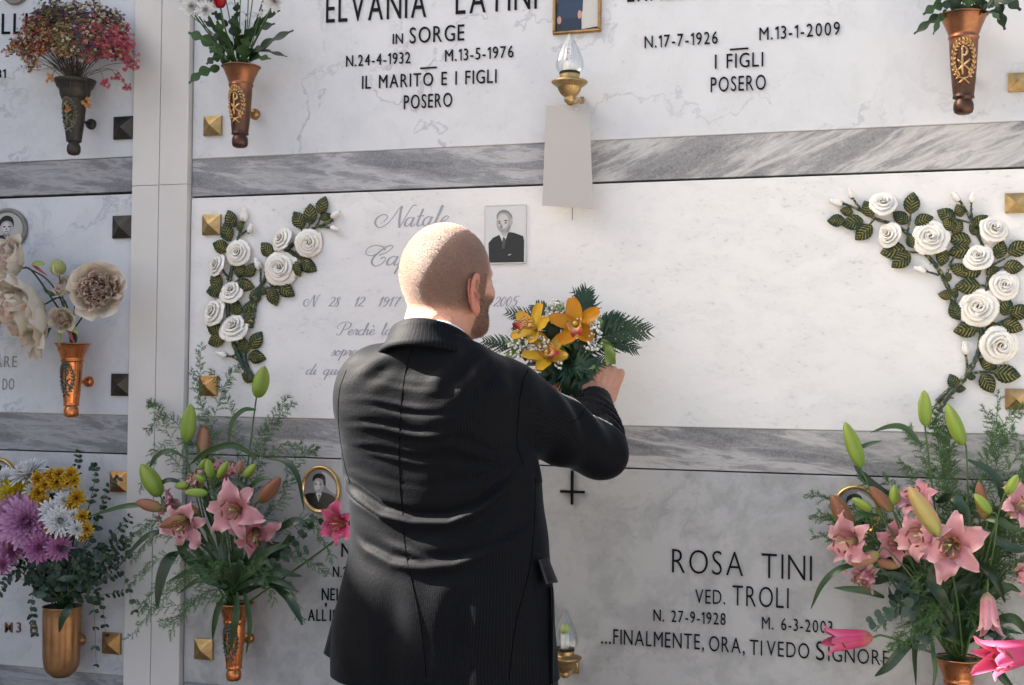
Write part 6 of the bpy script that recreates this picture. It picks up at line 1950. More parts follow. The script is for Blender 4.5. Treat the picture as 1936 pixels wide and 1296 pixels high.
for pp in ([(130, 1130, .12), (150, 1100, .15), (175, 1130, .16), (182, 1256, .14)], [(130, 1130, .12), (160, 1080, .15), (190, 1130, .15), (200, 1200, .14)], [(125, 1130, .12), (180, 1050, .14), (230, 1080, .14), (254, 1155, .13)],
           [(110, 1130, .12), (70, 1100, .15), (60, 1150, .16), (66, 1198, .15)], [(110, 1130, .12), (60, 1080, .14), (20, 1090, .15), (0, 1120, .14)], [(130, 1100, .12), (140, 1000, .11), (145, 900, .09), (150, 855, .08)],
           [(130, 1100, .12), (180, 1000, .11), (200, 930, .10), (222, 905, .09)], [(130, 1100, .12), (200, 1040, .12), (230, 1020, .12), (245, 1050, .12)], [(130, 1130, .13), (145, 1060, .16), (150, 1050, .17), (156, 1090, .17)],
           [(120, 1130, .13), (100, 1080, .16), (75, 1070, .16), (50, 1100, .16)], [(120, 1100, .12), (170, 950, .11), (180, 890, .10), (172, 880, .09)], [(120, 1130, .13), (165, 1090, .16), (180, 1070, .16), (200, 1090, .16)]):
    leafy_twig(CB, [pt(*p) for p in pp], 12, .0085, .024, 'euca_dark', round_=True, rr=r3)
for k in range(46):
    x, y = 118 + r3.gauss(0, 38), 1075 + r3.gauss(0, 34)
    a = r3.uniform(-.3, pi + .3)
    A = pt(x, y, r3.uniform(.09, .15)); l = r3.uniform(.03, .05)
    dr = Vector((cos(a), -.3, sin(a) * .8 - .2)).normalized()
    leaf_part(CB, [A, A + dr * l * .5 + Vector((0, -.006, 0)), A + dr * l], r3.uniform(.009, .014), r3.choice(['mum_leaf_dark', 'euca_dark', 'mum_leaf_dark', 'euca']), n=6)
leaf_part(CB, [pt(135, 1142, .12), pt(128, 1155, .14), pt(118, 1172, .145), pt(112, 1196, .14)], .013, 'lily_leaf2', n=10)

# ------------------------------------------------------------------ dried flowers, top left
v, c, H = V['dried']
DB = thing('dried_bouquet', (c[0], c[1], c[2] - .01), 'dried statice in violet, cream, orange and pink in the dark vase', 'bouquet')
r4 = random.Random(21)
def floret(mb, p, dr, s, mi):
    R = mat_z(p, dr, r4.uniform(0, 6))
    vs_ = [R @ Vector((0, 0, -s * .7))]; fs = []
    n = 5
    for k in range(n):
        a = 2 * pi * k / n
        vs_.append(R @ Vector((cos(a - .5) * s * .8, sin(a - .5) * s * .8, s * .35))); vs_.append(R @ Vector((cos(a) * s * 1.1, sin(a) * s * 1.1, s * r4.uniform(.0, .6)))); vs_.append(R @ Vector((cos(a + .5) * s * .8, sin(a + .5) * s * .8, s * .35)))
        b = 1 + 3 * k; fs.append((0, b, b + 1, b + 2))
    mb.add(vs_, fs, None, mi)
DM = ['dr_violet', 'dr_brown', 'dr_cream', 'dr_pink', 'dr_orange', 'dr_green', 'dr_rose']
def dried_col(x, y):
    e = r4.random()
    if y < 45: return 0 if e < .30 else (1 if e < .7 else (5 if x < 125 else 2))
    if x > 170 and y > 55: return 3 if e < .6 else (6 if e < .8 else (1 if e < .9 else 2))
    if x < 95: return 4 if e < .3 else (2 if e < .5 else (1 if e < .8 else 3))
    if y > 105: return 6 if e < .3 else (3 if e < .5 else (2 if e < .65 else (4 if e < .8 else 1)))
    if x < 140: return 5 if e < .3 else (2 if e < .5 else (1 if e < .8 else 4))
    return 0 if e < .3 else (1 if e < .6 else (3 if e < .72 else (2 if e < .86 else 5)))
sprigs = []
for k in range(120):
    a = radians(r4.uniform(-2, 178)); rr_ = sqrt(r4.random())
    x1 = 140 + cos(a) * 103 * rr_; y1 = 100 - sin(a) * 98 * rr_
    sprigs.append((x1, y1, .06 + .10 * (1 - rr_) + r4.uniform(0, .03)))
sprigs += [(20, 92, .10), (35, 78, .10), (45, 105, .11), (62, 120, .11), (238, 95, .11), (246, 118, .11), (225, 85, .12), (95, 148, .15), (240, 165, .12), (198, 158, .13), (222, 148, .12), (130, 205, .12), (165, 198, .12)]
for (x1, y1, d1) in sprigs:
    mb = MB()
    A = Vector((c[0] + r4.uniform(-.015, .015), c[1] + r4.uniform(-.015, .01), c[2] - .005)); B = pt(x1, y1, d1)
    mid = A.lerp(B, .55) + Vector((0, -.01, .012))
    if y1 > 140: mid = pt(x1 + (150 - x1) * .3, min(y1, 150) - 18, d1 + .01)
    cc = catmull([A, mid, B], 6)
    tube(mb, cc, .0007, 4, 7)
    nf = 44 if y1 < 140 else 12
    for j in range(nf):
        off = Vector((r4.gauss(0, .0125), r4.gauss(0, .009), r4.gauss(0, .0115))) * (1 if y1 < 140 else .5)
        p = B + off
        col_ = dried_col(x1, y1) if y1 < 140 else (3 if x1 > 180 else 4)
        tube(mb, [B + (cc[-2] - B) * .5, p], .0004, 3, 7)
        floret(mb, p, (p - A).normalized() + Vector((r4.gauss(0, .4), -.5, r4.gauss(0, .4))), r4.uniform(.0038, .0062), col_)
    mb.build('flower_sprig', [M[k] for k in DM] + [M['twig']], DB, smooth=False)

# ------------------------------------------------------------------ cream peonies
v, c, H = V['peony']
PB = thing('peony_bouquet', (c[0], c[1], c[2] - .01), 'large cream artificial peonies in the bright copper vase', 'bouquet')
def peony(px_, py_, d, r_px, dirv, outer=9, inner=46, opening=1.0, mid=8):
    cc = P(px_, py_, d); r = r_px * S(px_, py_, d)
    R = mat_z(cc - Vector(dirv).normalized() * r * .6, dirv, rnd.uniform(0, 3))
    mb = MB(); lathe(mb, [(0, -.05 * r), (.12 * r, 0), (.1 * r, .1 * r)], R, 10); o = mb.build('peony', M['peony_green'], PB)
    for k in range(outer):
        a0 = 1.0 * opening + rnd.uniform(-.12, .12)
        th = lin((0, 1.25), (.3, .95 * a0 + .2), (.7, .62 * a0), (1, .95 * a0 + rnd.uniform(-.2, .5)))
        v_, f, uv = petal(r * 1.25 * rnd.uniform(.9, 1.08), r * .50, lambda t: (sin(pi * min(1, .10 + t * .74)) ** .6), th, phi=k * 2.4, r0=.05 * r, n=9, m=4, cup=-.0 + .45, ripple=.09 * r, rfreq=1.6, rph=rnd.uniform(0, 6))
        m_ = MB(); m_.add(v_, f, uv, 0, R); m_.build('petal', M['peony'], o)
    for k in range(mid):
        a0 = .62 * opening + rnd.uniform(-.1, .1)
        th = lin((0, 1.1), (.3, .75 * a0 + .2), (.7, .35 * a0), (1, .5 * a0 + rnd.uniform(-.2, .3)))
        v_, f, uv = petal(r * 1.05 * rnd.uniform(.9, 1.08), r * .36, lambda t: (sin(pi * min(1, .10 + t * .76)) ** .6), th, phi=k * 2.4 + 1, r0=.04 * r, n=8, m=3, cup=.45, ripple=.10 * r, rfreq=2, rph=rnd.uniform(0, 6))
        m_ = MB(); m_.add(v_, f, uv, 0, R); m_.build('petal', M['peony'], o)
    m_ = MB()
    for k in range(inner):
        f_ = k / inner
        th = lin((0, .2 + .5 * f_), (.6, .25 * f_), (1, -.3 + 1.6 * rnd.random() * f_))
        v_, f, uv = petal(r * rnd.uniform(.75, 1.02), r * rnd.uniform(.10, .18), lambda t: .4 + .6 * sin(pi * min(1, .2 + t * .6)), th, phi=k * 2.4, r0=r * .36 * sqrt(f_), z0=r * .08, n=7, m=2, cup=.6, ripple=.09 * r, rfreq=3, rph=rnd.uniform(0, 6), tw=rnd.uniform(-1.2, 1.2))
        m_.add(v_, f, uv, 0, R)
    m_.build('inner_petals', M['peony_in'], o)
    s_ = MB(); tube(s_, catmull([R @ Vector((0, 0, 0)), R @ Vector((0, 0, -.5 * r)), rim('peony', 0, .03), rim('peony')], 6), .0024, 6); s_.build('stem', M['stem_dark'], PB)
    return o
peony(184, 549, .165, 46, (.50, -.85, .02), outer=11, inner=80, opening=.92, mid=11)
peony(10, 493, .15, 46, (-.45, -.8, .35), opening=1.0)
peony(36, 592, .19, 66, (-.55, -.75, -.35), outer=13, inner=10, opening=1.22, mid=10)
peony(-30, 600, .15, 45, (-.6, -.7, .0), opening=1.0)
peony(120, 543, .12, 22, (-.3, -.8, .4), outer=6, inner=22, opening=.7, mid=5)
peony(117, 603, .15, 23, (.2, -1, -.2), outer=6, inner=30, opening=.85, mid=5)
bud(PB, (112, 520), (108, 490), 26, 'peony_green', .13, .13, base=rim('peony'))
o = bpy.data.objects[-1] if False else None
mb = MB(); 
for k in range(5):
    R = mat_z(P(111, 523, .13), (-.1, -.3, 1), 0)
    v_, f, uv = petal(.040, .016, lambda t: sin(pi * min(1, .12 + t * .76)) ** .6, lin((0, 1.0), (.4, .2), (1, -.5)), phi=k * 1.26, r0=.002, n=7, m=3, cup=.6)
    mb.add(v_, f, uv, 0, R)
mb.build('peony_bud', M['peony'], PB)
for (a, b_, w_, mt_) in (((85, 500), (60, 500), .010, 'peony_green'), ((120, 610), (150, 630), .012, 'peony_green'), ((118, 600), (112, 655), .008, 'peony_green'), ((128, 610), (140, 650), .006, 'sepal_red'), ((150, 570), (158, 600), .005, 'sepal_red'), ((60, 500), (90, 522), .005, 'sepal_red'), ((105, 560), (92, 552), .006, 'mum_leaf'), ((100, 560), (82, 545), .006, 'mum_leaf'), ((96, 620), (88, 640), .006, 'mum_leaf')):
    A, B = pt(*a, .13), pt(*b_, .14)
    leaf_part(PB, [A, A.lerp(B, .5) + Vector((0, -.006, .002)), B], w_, mt_, n=6)
mb = MB(); tube(mb, catmull([pt(48, 505, .13), pt(90, 530, .13), pt(120, 580, .11), rim('peony')], 6), .0022, 6); mb.build('stem', M['twig'], PB)

# ------------------------------------------------------------------ white mums, red rose and leaves at the top
v, c, H = V['rose']
TB = thing('mixed_bouquet', (c[0], c[1], c[2] - .01), 'white chrysanthemums and one red rose over lobed leaves, top edge', 'bouquet')
rr5 = random.Random(31)
for (x, y, r, dd) in ((362, 12, 18, .16), (388, 18, 17, .16), (375, -6, 18, .15), (400, 2, 14, .13), (518, 2, 20, .14), (505, -12, 18, .14), (494, 27, 7, .14), (465, 34, 4, .14), (345, -10, 15, .14)):
    mum(TB, x, y, dd, r, 'mum_white', None, 60 if r > 10 else 24, 'chrysanthemum', .11, base=rim('rose', rr5.uniform(-.01, .01)))
A = P(417, 16, .15)
R = mat_z(A, (0, -.25, 1))
mb = MB()
for k in range(12):
    f_ = k / 12
    v_, f, uv = petal(.034, .013 + .004 * f_, lambda t: sin(pi * min(1, .15 + t * .62)) ** .5, lin((0, .9 * f_ + .2), (.4, .10 * f_), (1, -.18 + .4 * f_)), phi=k * 2.4, r0=.001 + .007 * f_, n=7, m=3, cup=.9)
    mb.add(v_, f, uv, 0, R)
mb.build('red_rose', M['red_rose'], TB)
mb = MB(); tube(mb, catmull([R @ Vector((0, 0, 0)), P(430, 70, .12), rim('rose')], 6), .0022, 6); mb.build('stem', M['stem'], TB)
def lobed(parent, p0, p1, d0, d1, w, mat, droop=0.0):
    A, B = pt(p0[0], p0[1], d0), pt(p1[0], p1[1], d1)
    mid = A.lerp(B, .5) + Vector((0, -.01, .006))
    prof = lambda t: max(.10, (.28 + .72 * abs(sin(t * pi * 3.1 + .4))) * sin(pi * min(1, .10 + .86 * t)) ** .6)
    leaf_part(parent, [A, mid, B], w, mat, CAMV(A) + Vector((rr5.uniform(-.6, .6), 0, rr5.uniform(-.1, .9))), n=22, m=2, fold=.22, wav=.10, profile=prof)
for (a, b_, w_, mt_) in (((425, 100), (356, 62), .017, 'mum_leaf'), ((430, 120), (395, 90), .016, 'mum_leaf'), ((415, 128), (357, 158), .015, 'mum_leaf'), ((460, 125), (470, 70), .019, 'mum_leaf'), ((445, 120), (425, 112), .016, 'mum_leaf'),
     ((470, 115), (555, 58), .014, 'mum_leaf_dark'), ((475, 100), (543, 108), .011, 'mum_leaf_dark'), ((470, 120), (512, 112), .013, 'mum_leaf'), ((440, 100), (410, 40), .017, 'mum_leaf'), ((450, 100), (480, 55), .016, 'mum_leaf_dark'), ((440, 90), (400, 70), .016, 'mum_leaf_dark'),
     ((455, 90), (440, 30), .018, 'mum_leaf_dark'), ((465, 80), (520, 45), .013, 'mum_leaf_dark'), ((435, 80), (385, 40), .014, 'mum_leaf_dark'), ((450, 110), (445, 66), .018, 'mum_leaf_dark'), ((460, 118), (500, 90), .013, 'mum_leaf_dark'), ((430, 110), (390, 122), .012, 'mum_leaf_dark'), ((465, 70), (530, 20), .010, 'mum_leaf_dark'), ((445, 118), (440, 90), .018, 'mum_leaf'), ((450, 60), (450, 5), .014, 'mum_leaf_dark'), ((430, 50), (400, 22), .012, 'mum_leaf_dark')):
    lobed(TB, a, b_, .09, rr5.uniform(.10, .16), w_, mt_)
for (x, y) in ((362, 30), (388, 30), (440, -20), (455, -20), (470, -20), (480, -20), (495, 10), (512, 15), (425, -10), (493, 30)):
    mb = MB(); tube(mb, catmull([rim('rose', rr5.uniform(-.015, .015)), pt((x + 456) / 2 + rr5.uniform(-6, 6), 75, .11), pt(x, y, .13)], 6), .0016, 5); mb.build('stem', M['stem'], TB)

v, c, H = V['right']
TR = thing('leafy_bouquet', (c[0], c[1], c[2] - .01), 'green leaf bunch in the copper vase at the top right edge', 'bouquet')
for (a, b_, w_, mt_) in (((1800, 25), (1728, 65), .012, 'mum_leaf_dark'), ((1795, 10), (1745, 28), .013, 'mum_leaf'), ((1790, 20), (1764, 66), .009, 'mum_leaf'), ((1820, 25), (1790, -10), .019, 'mum_leaf_dark'), ((1830, 28), (1835, -20), .019, 'mum_leaf'), ((1850, 20), (1920, 0), .015, 'mum_leaf_dark'),
     ((1870, -10), (1930, 20), .016, 'mum_leaf_dark'), ((1880, 0), (1900, 57), .014, 'mum_leaf_dark'), ((1860, 25), (1890, 38), .009, 'mum_leaf'), ((1810, 25), (1800, -20), .018, 'mum_leaf_dark'), ((1840, 25), (1870, -15), .017, 'mum_leaf_dark'), ((1780, 0), (1730, -10), .012, 'mum_leaf_dark'), ((1815, 30), (1780, 10), .014, 'mum_leaf_dark'), ((1850, 28), (1880, 10), .014, 'mum_leaf_dark')):
    lobed(TR, a, b_, .10, rr5.uniform(.10, .16), w_, mt_)
for k in range(7):
    mb = MB(); x = 1770 + 17 * k
    tube(mb, catmull([rim('right', rr5.uniform(-.015, .015)), pt((x + 1822) / 2, -10, .11), pt(x, -80, .13)], 6), .0018, 5); mb.build('stem', M['stem'], TR)
# ------------------------------------------------------------------ bronze rose reliefs with enamelled white roses
def relief_mats():
    m, nt, b = new_mat('enamel_rose'); t = NT(nt)
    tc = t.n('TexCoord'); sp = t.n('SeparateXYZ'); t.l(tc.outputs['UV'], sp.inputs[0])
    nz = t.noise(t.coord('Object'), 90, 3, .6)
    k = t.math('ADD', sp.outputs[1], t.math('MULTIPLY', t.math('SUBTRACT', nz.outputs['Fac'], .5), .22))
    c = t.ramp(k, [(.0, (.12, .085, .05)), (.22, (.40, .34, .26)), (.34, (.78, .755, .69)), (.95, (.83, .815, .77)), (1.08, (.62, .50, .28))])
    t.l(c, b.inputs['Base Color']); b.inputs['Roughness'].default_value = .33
    M['enamel'] = m
    m, nt, b = new_mat('relief_leaf'); t = NT(nt)
    tc = t.n('TexCoord'); sp = t.n('SeparateXYZ'); t.l(tc.outputs['UV'], sp.inputs[0])
    u = t.math('ABSOLUTE', t.math('SUBTRACT', sp.outputs[0], .5))
    rib = t.ramp(u, [(0, 1), (.035, .6), (.06, 0)])
    k = t.math('FRACT', t.math('MULTIPLY', t.math('SUBTRACT', sp.outputs[1], t.math('MULTIPLY', u, .55)), 6.5))
    sv = t.ramp(t.math('ABSOLUTE', t.math('SUBTRACT', k, .5)), [(0, 1), (.12, .6), (.21, 0)])
    nz = t.noise(t.coord('Object'), 60, 3, .6)
    gd = t.math('MULTIPLY', t.math('MAXIMUM', t.math('MULTIPLY', sv, .8), t.math('MULTIPLY', rib, .2)), t.ramp(nz.outputs['Fac'], [(.36, .12), (.56, 1)]))
    c = t.mix(gd, (.006, .034, .020), (.48, .33, .07))
    t.l(c, b.inputs['Base Color']); b.inputs['Roughness'].default_value = .40; b.inputs['Specular IOR Level'].default_value = .22
    t.l(t.math('MULTIPLY', gd, .7), b.inputs['Metallic'])
    t.l(t.bump(sv, .5, .0012), b.inputs['Normal'])
    M['relief_leaf'] = m
    m, nt, b = new_mat('relief_branch'); t = NT(nt)
    nz = t.noise(t.coord('Object'), 120, 4, .6)
    c = t.ramp(nz.outputs['Fac'], [(.40, (.010, .030, .022)), (.56, (.03, .06, .035)), (.66, (.40, .30, .08))])
    t.l(c, b.inputs['Base Color']); b.inputs['Roughness'].default_value = .4
    t.l(t.bump(nz.outputs['Fac'], .5, .002), b.inputs['Normal'])
    M['relief_branch'] = m
relief_mats()
rr6 = random.Random(77)
def white_rose(parent, x, y, r_px, tilt=(0, 0), d=.012):
    c = P(x, y, d); r = r_px * S(x, y, d)
    dv = Vector((tilt[0], -1, tilt[1])).normalized()
    R = mat_z(c, dv, rr6.uniform(0, 6))
    mb = MB(); lathe(mb, [(.0, .35 * r), (.35 * r, .28 * r), (.62 * r, .1 * r), (.7 * r, -.05 * r), (.3 * r, -.2 * r)], R, 16)
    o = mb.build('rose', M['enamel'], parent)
    layers = [(.12, .66, 2, 1.9), (.25, .62, 2, 1.8), (.41, .52, 3, 1.3), (.62, .36, 3, 1.25), (.86, .14, 5, .84)]
    for li, (rr_, hh_, n_, wd) in enumerate(layers):
        ph = rr6.uniform(0, 6)
        for k in range(n_):
            a0 = ph + 2 * pi * k / n_
            n, m_ = 7, 7
            vs_, fs, uv = [], [], []
            pk = rr6.uniform(-.3, .3)
            for i in range(n + 1):
                t_ = i / n
                for j in range(m_ + 1):
                    s = j / m_ * 2 - 1
                    a = a0 + s * wd
                    edge = 1 - .30 * s ** 4 - .10 * (abs(s) < .2) * 0
                    h = hh_ * (.25 + .75 * t_) * edge
                    rad = rr_ * (.50 + .50 * t_ ** .8) + .065 * s * (1 if li < 3 else .6)      # spiral overlap
                    lip = max(0, t_ - .72) / .28
                    rad += lip ** 1.6 * (.06 + .13 * rr_) * (1 + pk * s)
                    h -= lip ** 2.2 * (.035 + .12 * rr_) * (1 + .4 * cos(3 * s + pk * 5))
                    rad *= 1 + .05 * cos(2.5 * s + pk * 9) * t_
                    vs_.append(R @ Vector((rad * r * cos(a), rad * r * sin(a), h * r))); uv.append((j / m_, t_))
            q = m_ + 1
            for i in range(n):
                for j in range(m_): fs.append((i * q + j, i * q + j + 1, (i + 1) * q + j + 1, (i + 1) * q + j))
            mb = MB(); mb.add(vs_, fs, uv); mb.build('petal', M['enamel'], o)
    # heart
    return o
def rleaf(parent, x, y, L, ang, wf=.36):
    """relief leaf centred at px; ang in degrees, 0 right, 90 up"""
    k = S(x, y); a = radians(ang)
    dx, dz = cos(a), sin(a)
    c = P(x, y, .008 + rr6.uniform(0, .006)); l = L * k
    A = c - Vector((dx, 0, dz)) * l / 2; B = c + Vector((dx, 0, dz)) * l / 2
    mb = MB(); n, m_ = 14, 3
    vs_, fs, uv = [], [], []
    sd_ = Vector((-dz, 0, dx))
    for i in range(n + 1):
        t_ = i / n
        w = l * wf * max(0.02, sin(pi * t_ ** .85)) ** .8 * (1 + (.07 if i % 2 else -.03))
        p = A.lerp(B, t_) + Vector((0, -.005 * sin(pi * t_) + .003 * t_, 0))
        for j in range(-m_, m_ + 1):
            s = j / m_
            vs_.append(p + sd_ * (w * s) + Vector((0, .0035 * s * s - .0012 * abs(s) * (1 if i % 2 else -1) - (0.0012 if j == 0 else 0) * -1, 0))); uv.append((.5 + .5 * s, t_))
    q = 2 * m_ + 1; N = len(vs_)
    for i in range(n):
        for j in range(2 * m_): fs.append((i * q + j, i * q + j + 1, (i + 1) * q + j + 1, (i + 1) * q + j))
    # thickness
    for p, u_ in list(zip(vs_, uv)): vs_.append(p + Vector((0, .0022, 0))); uv.append((.5, 1.2))
    for i in range(n):
        for j in (0, 2 * m_):
            a_, b_ = i * q + j, (i + 1) * q + j
            fs.append((a_, b_, b_ + N, a_ + N))
    mb.add(vs_, fs, uv)
    return mb.build('leaf', M['relief_leaf'], parent)
def rbranch(parent, pts, r0, r1):
    pp = catmull([P(x, y, .0075) for x, y in pts], 8); n = len(pp)
    rad = [(r0 + (r1 - r0) * i / (n - 1)) * S(*pts[0]) * (1 + .18 * sin(i * 2.1)) for i in range(n)]
    mb = MB(); tube(mb, pp, rad, 8)
    for i in range(2, n - 2, 5):
        d_ = Vector((rr6.uniform(-1, 1), -.4, rr6.uniform(-1, 1))).normalized()
        tube(mb, [pp[i], pp[i] + d_ * rad[i] * 1.7, pp[i] + d_ * rad[i] * 2.4], [rad[i] * .6, rad[i] * .3, .0001], 5)
    return mb.build('branch', M['relief_branch'], parent)
def rbud(parent, x, y, L, ang):
    k = S(x, y); a = radians(ang); dv = Vector((cos(a), -.15, sin(a)))
    c = P(x, y, .012); l = L * k
    A = c - dv * l / 2
    R = mat_z(A, dv, rr6.uniform(0, 6))
    mb = MB(); lathe(mb, [(0, 0), (.20 * l, .10 * l), (.27 * l, .32 * l), (.24 * l, .55 * l), (.15 * l, .80 * l), (.17 * l, .92 * l), (.10 * l, .95 * l), (.0, .85 * l)], R, 14)
    v_ = mb.v
    mb.uv = [(u[0], .35 + .6 * u[1] + .25 * sin(u[0] * 18)) for u in mb.uv]
    o = mb.build('rosebud', M['enamel'], parent)
    mb = MB()
    for k2 in range(4):
        v1, f1, u1 = petal(l * .75, l * .10, lambda t_: max(.08, sin(pi * min(1, .25 + t_ * .75))), lin((0, .9), (.25, .12), (.8, .05), (1, .9)), phi=k2 * pi / 2, r0=.03 * l, n=7, m=1, cup=.4)
        mb.add([(p[0] * 1.05, p[1] * 1.05, p[2]) for p in v1], f1, u1, 0, R)
    lathe(mb, [(0, -.10 * l), (.07 * l, -.05 * l), (.12 * l, .05 * l), (.16 * l, .12 * l)], R, 8)
    mb.build('sepals', M['relief_branch'], o)
    return o
def relief(origin, label, roses, buds, leaves, branches):
    t_ = thing('rose_relief', P(*origin), label, 'relief', 'bronze reliefs of white roses on the middle slab')
    for b_ in branches: rbranch(t_, b_[0], b_[1], b_[2])
    for l_ in leaves: rleaf(t_, *l_)
    for r_ in roses: white_rose(t_, *r_)
    for b_ in buds: rbud(t_, *b_)
def cv(s, ox, oy, pts): return [(ox + p[0] / s, oy + p[1] / s) + tuple(p[2:]) for p in pts]
s1, ox1, oy1 = 2.817, 340, 340
roses = [(x, y, r / s1 * 1.04, tl) for (x, y, r, tl) in cv(s1, ox1, oy1, [(312, 388, 62, (0, .1)), (200, 458, 54, (-.6, .35)), (275, 595, 60, (-.05, .5)), (182, 706, 67, (-.35, .3)), (290, 785, 74, (.0, .45)), (540, 472, 82, (.05, .05)), (543, 318, 57, (-.35, .35)), (687, 338, 65, (.2, -.05))])]
buds = cv(s1, ox1, oy1, [(343, 185, 26, 80), (375, 257, 19, 65), (415, 447, 24, 110), (830, 185, 22, 30), (825, 262, 19, -15), (222, 930, 22, 165)])
leaves = cv(s1, ox1, oy1, [(268, 207, 32, 115), (247, 277, 34, 110), (212, 355, 32, 160), (190, 535, 32, 120), (180, 592, 32, 185), (375, 480, 28, 60), (350, 562, 30, -15), (298, 682, 30, 100), (180, 795, 32, 160), (190, 855, 34, 200), (405, 855, 34, 60), (335, 880, 30, 110), (408, 945, 32, -10),
     (460, 370, 32, 135), (640, 392, 26, -60), (682, 460, 34, -30), (620, 475, 28, -70), (565, 590, 34, -35), (495, 625, 32, -70), (500, 545, 24, -30), (370, 690, 36, 70), (400, 620, 30, 80), (628, 212, 34, 125), (692, 182, 36, 95), (757, 135, 32, 75), (775, 197, 20, 30), (430, 590, 22, 150), (318, 480, 28, 80), (318, 245, 20, 80), (580, 400, 26, 160), (355, 740, 26, 90), (360, 1050, 28, 160)])
branches = [(cv(s1, ox1, oy1, [(385, 1065), (335, 985), (290, 880), (262, 760), (258, 620), (272, 500), (295, 400), (315, 300), (345, 215)]), 5, 2.2), (cv(s1, ox1, oy1, [(385, 1065), (350, 980), (335, 900)]), 5, 4), (cv(s1, ox1, oy1, [(375, 790), (390, 720), (405, 630), (440, 550), (500, 450), (570, 375), (650, 300), (720, 255), (800, 225), (818, 200)]), 5, 2.0),
            (cv(s1, ox1, oy1, [(740, 250), (790, 255), (815, 262)]), 2, 1.4), (cv(s1, ox1, oy1, [(305, 310), (345, 280), (368, 262)]), 2.2, 1.3), (cv(s1, ox1, oy1, [(430, 545), (430, 500), (418, 460)]), 2, 1.3), (cv(s1, ox1, oy1, [(325, 970), (280, 945), (240, 935)]), 2.4, 1.3),
            (cv(s1, ox1, oy1, [(270, 530), (240, 500), (225, 470)]), 2.2, 1.6), (cv(s1, ox1, oy1, [(420, 590), (480, 575), (540, 580)]), 2.2, 1.4), (cv(s1, ox1, oy1, [(570, 385), (620, 410), (660, 440)]), 2.4, 1.6), (cv(s1, ox1, oy1, [(650, 300), (690, 240), (700, 200)]), 2.2, 1.5), (cv(s1, ox1, oy1, [(725, 255), (750, 200), (756, 160)]), 2, 1.4), (cv(s1, ox1, oy1, [(660, 290), (640, 250), (630, 225)]), 2, 1.4),
            (cv(s1, ox1, oy1, [(335, 985), (375, 950), (400, 945)]), 2.2, 1.5), (cv(s1, ox1, oy1, [(330, 960), (370, 900), (400, 870)]), 2.2, 1.5), (cv(s1, ox1, oy1, [(560, 390), (510, 380), (475, 375)]), 2.2, 1.5), (cv(s1, ox1, oy1, [(270, 560), (320, 530), (370, 500)]), 2, 1.4)]
relief((475, 720), 'white rose relief spray with dark green leaves on the left, beside the script engraving', roses, buds, leaves, branches)
s2, ox2, oy2 = 2.5417, 1480, 320
roses = [(x, y, r / s2 * 1.04, tl) for (x, y, r, tl) in cv(s2, ox2, oy2, [(482, 165, 66, (.0, .55)), (510, 315, 62, (-.5, .1)), (710, 330, 86, (.0, .15)), (1012, 288, 70, (.35, .35)), (938, 422, 72, (-.15, .4)), (1066, 560, 71, (.15, .1)), (940, 665, 92, (-.1, .1)), (1040, 847, 92, (.3, -.1))])]
buds = cv(s2, ox2, oy2, [(255, 160, 28, 165), (325, 115, 22, 100), (830, 130, 26, 125), (910, 137, 22, 80), (658, 482, 28, 165), (876, 860, 30, 95)])
leaves = cv(s2, ox2, oy2, [(620, 162, 44, 82), (410, 190, 36, 115), (305, 202, 26, 170), (255, 247, 34, 180), (335, 257, 42, 190), (388, 305, 42, 220), (565, 232, 36, 140), (678, 245, 38, 20), (618, 345, 30, 110), (528, 392, 48, 190), (568, 440, 44, 215), (768, 425, 36, 260), (785, 220, 40, 150), (848, 198, 28, 110), (840, 278, 32, 60), (850, 340, 44, 170), (848, 395, 44, 190),
     (950, 250, 36, 40), (1045, 387, 38, 70), (1135, 380, 46, 25), (1110, 470, 40, 0), (845, 482, 36, 150), (905, 492, 44, 205), (888, 562, 48, 180), (780, 605, 28, 170), (822, 598, 26, 70), (1075, 662, 38, 70), (1145, 685, 44, 20), (1105, 755, 42, -20), (880, 770, 48, 190), (985, 935, 38, 150), (1078, 985, 52, -8), (985, 1030, 44, -60), (905, 1000, 18, 180), (820, 1022, 34, 115), (850, 1055, 24, 0), (798, 268, 30, 140), (1010, 490, 30, 30), (920, 290, 28, 130), (795, 520, 20, 60), (1010, 760, 30, 20), (830, 680, 40, 115)])
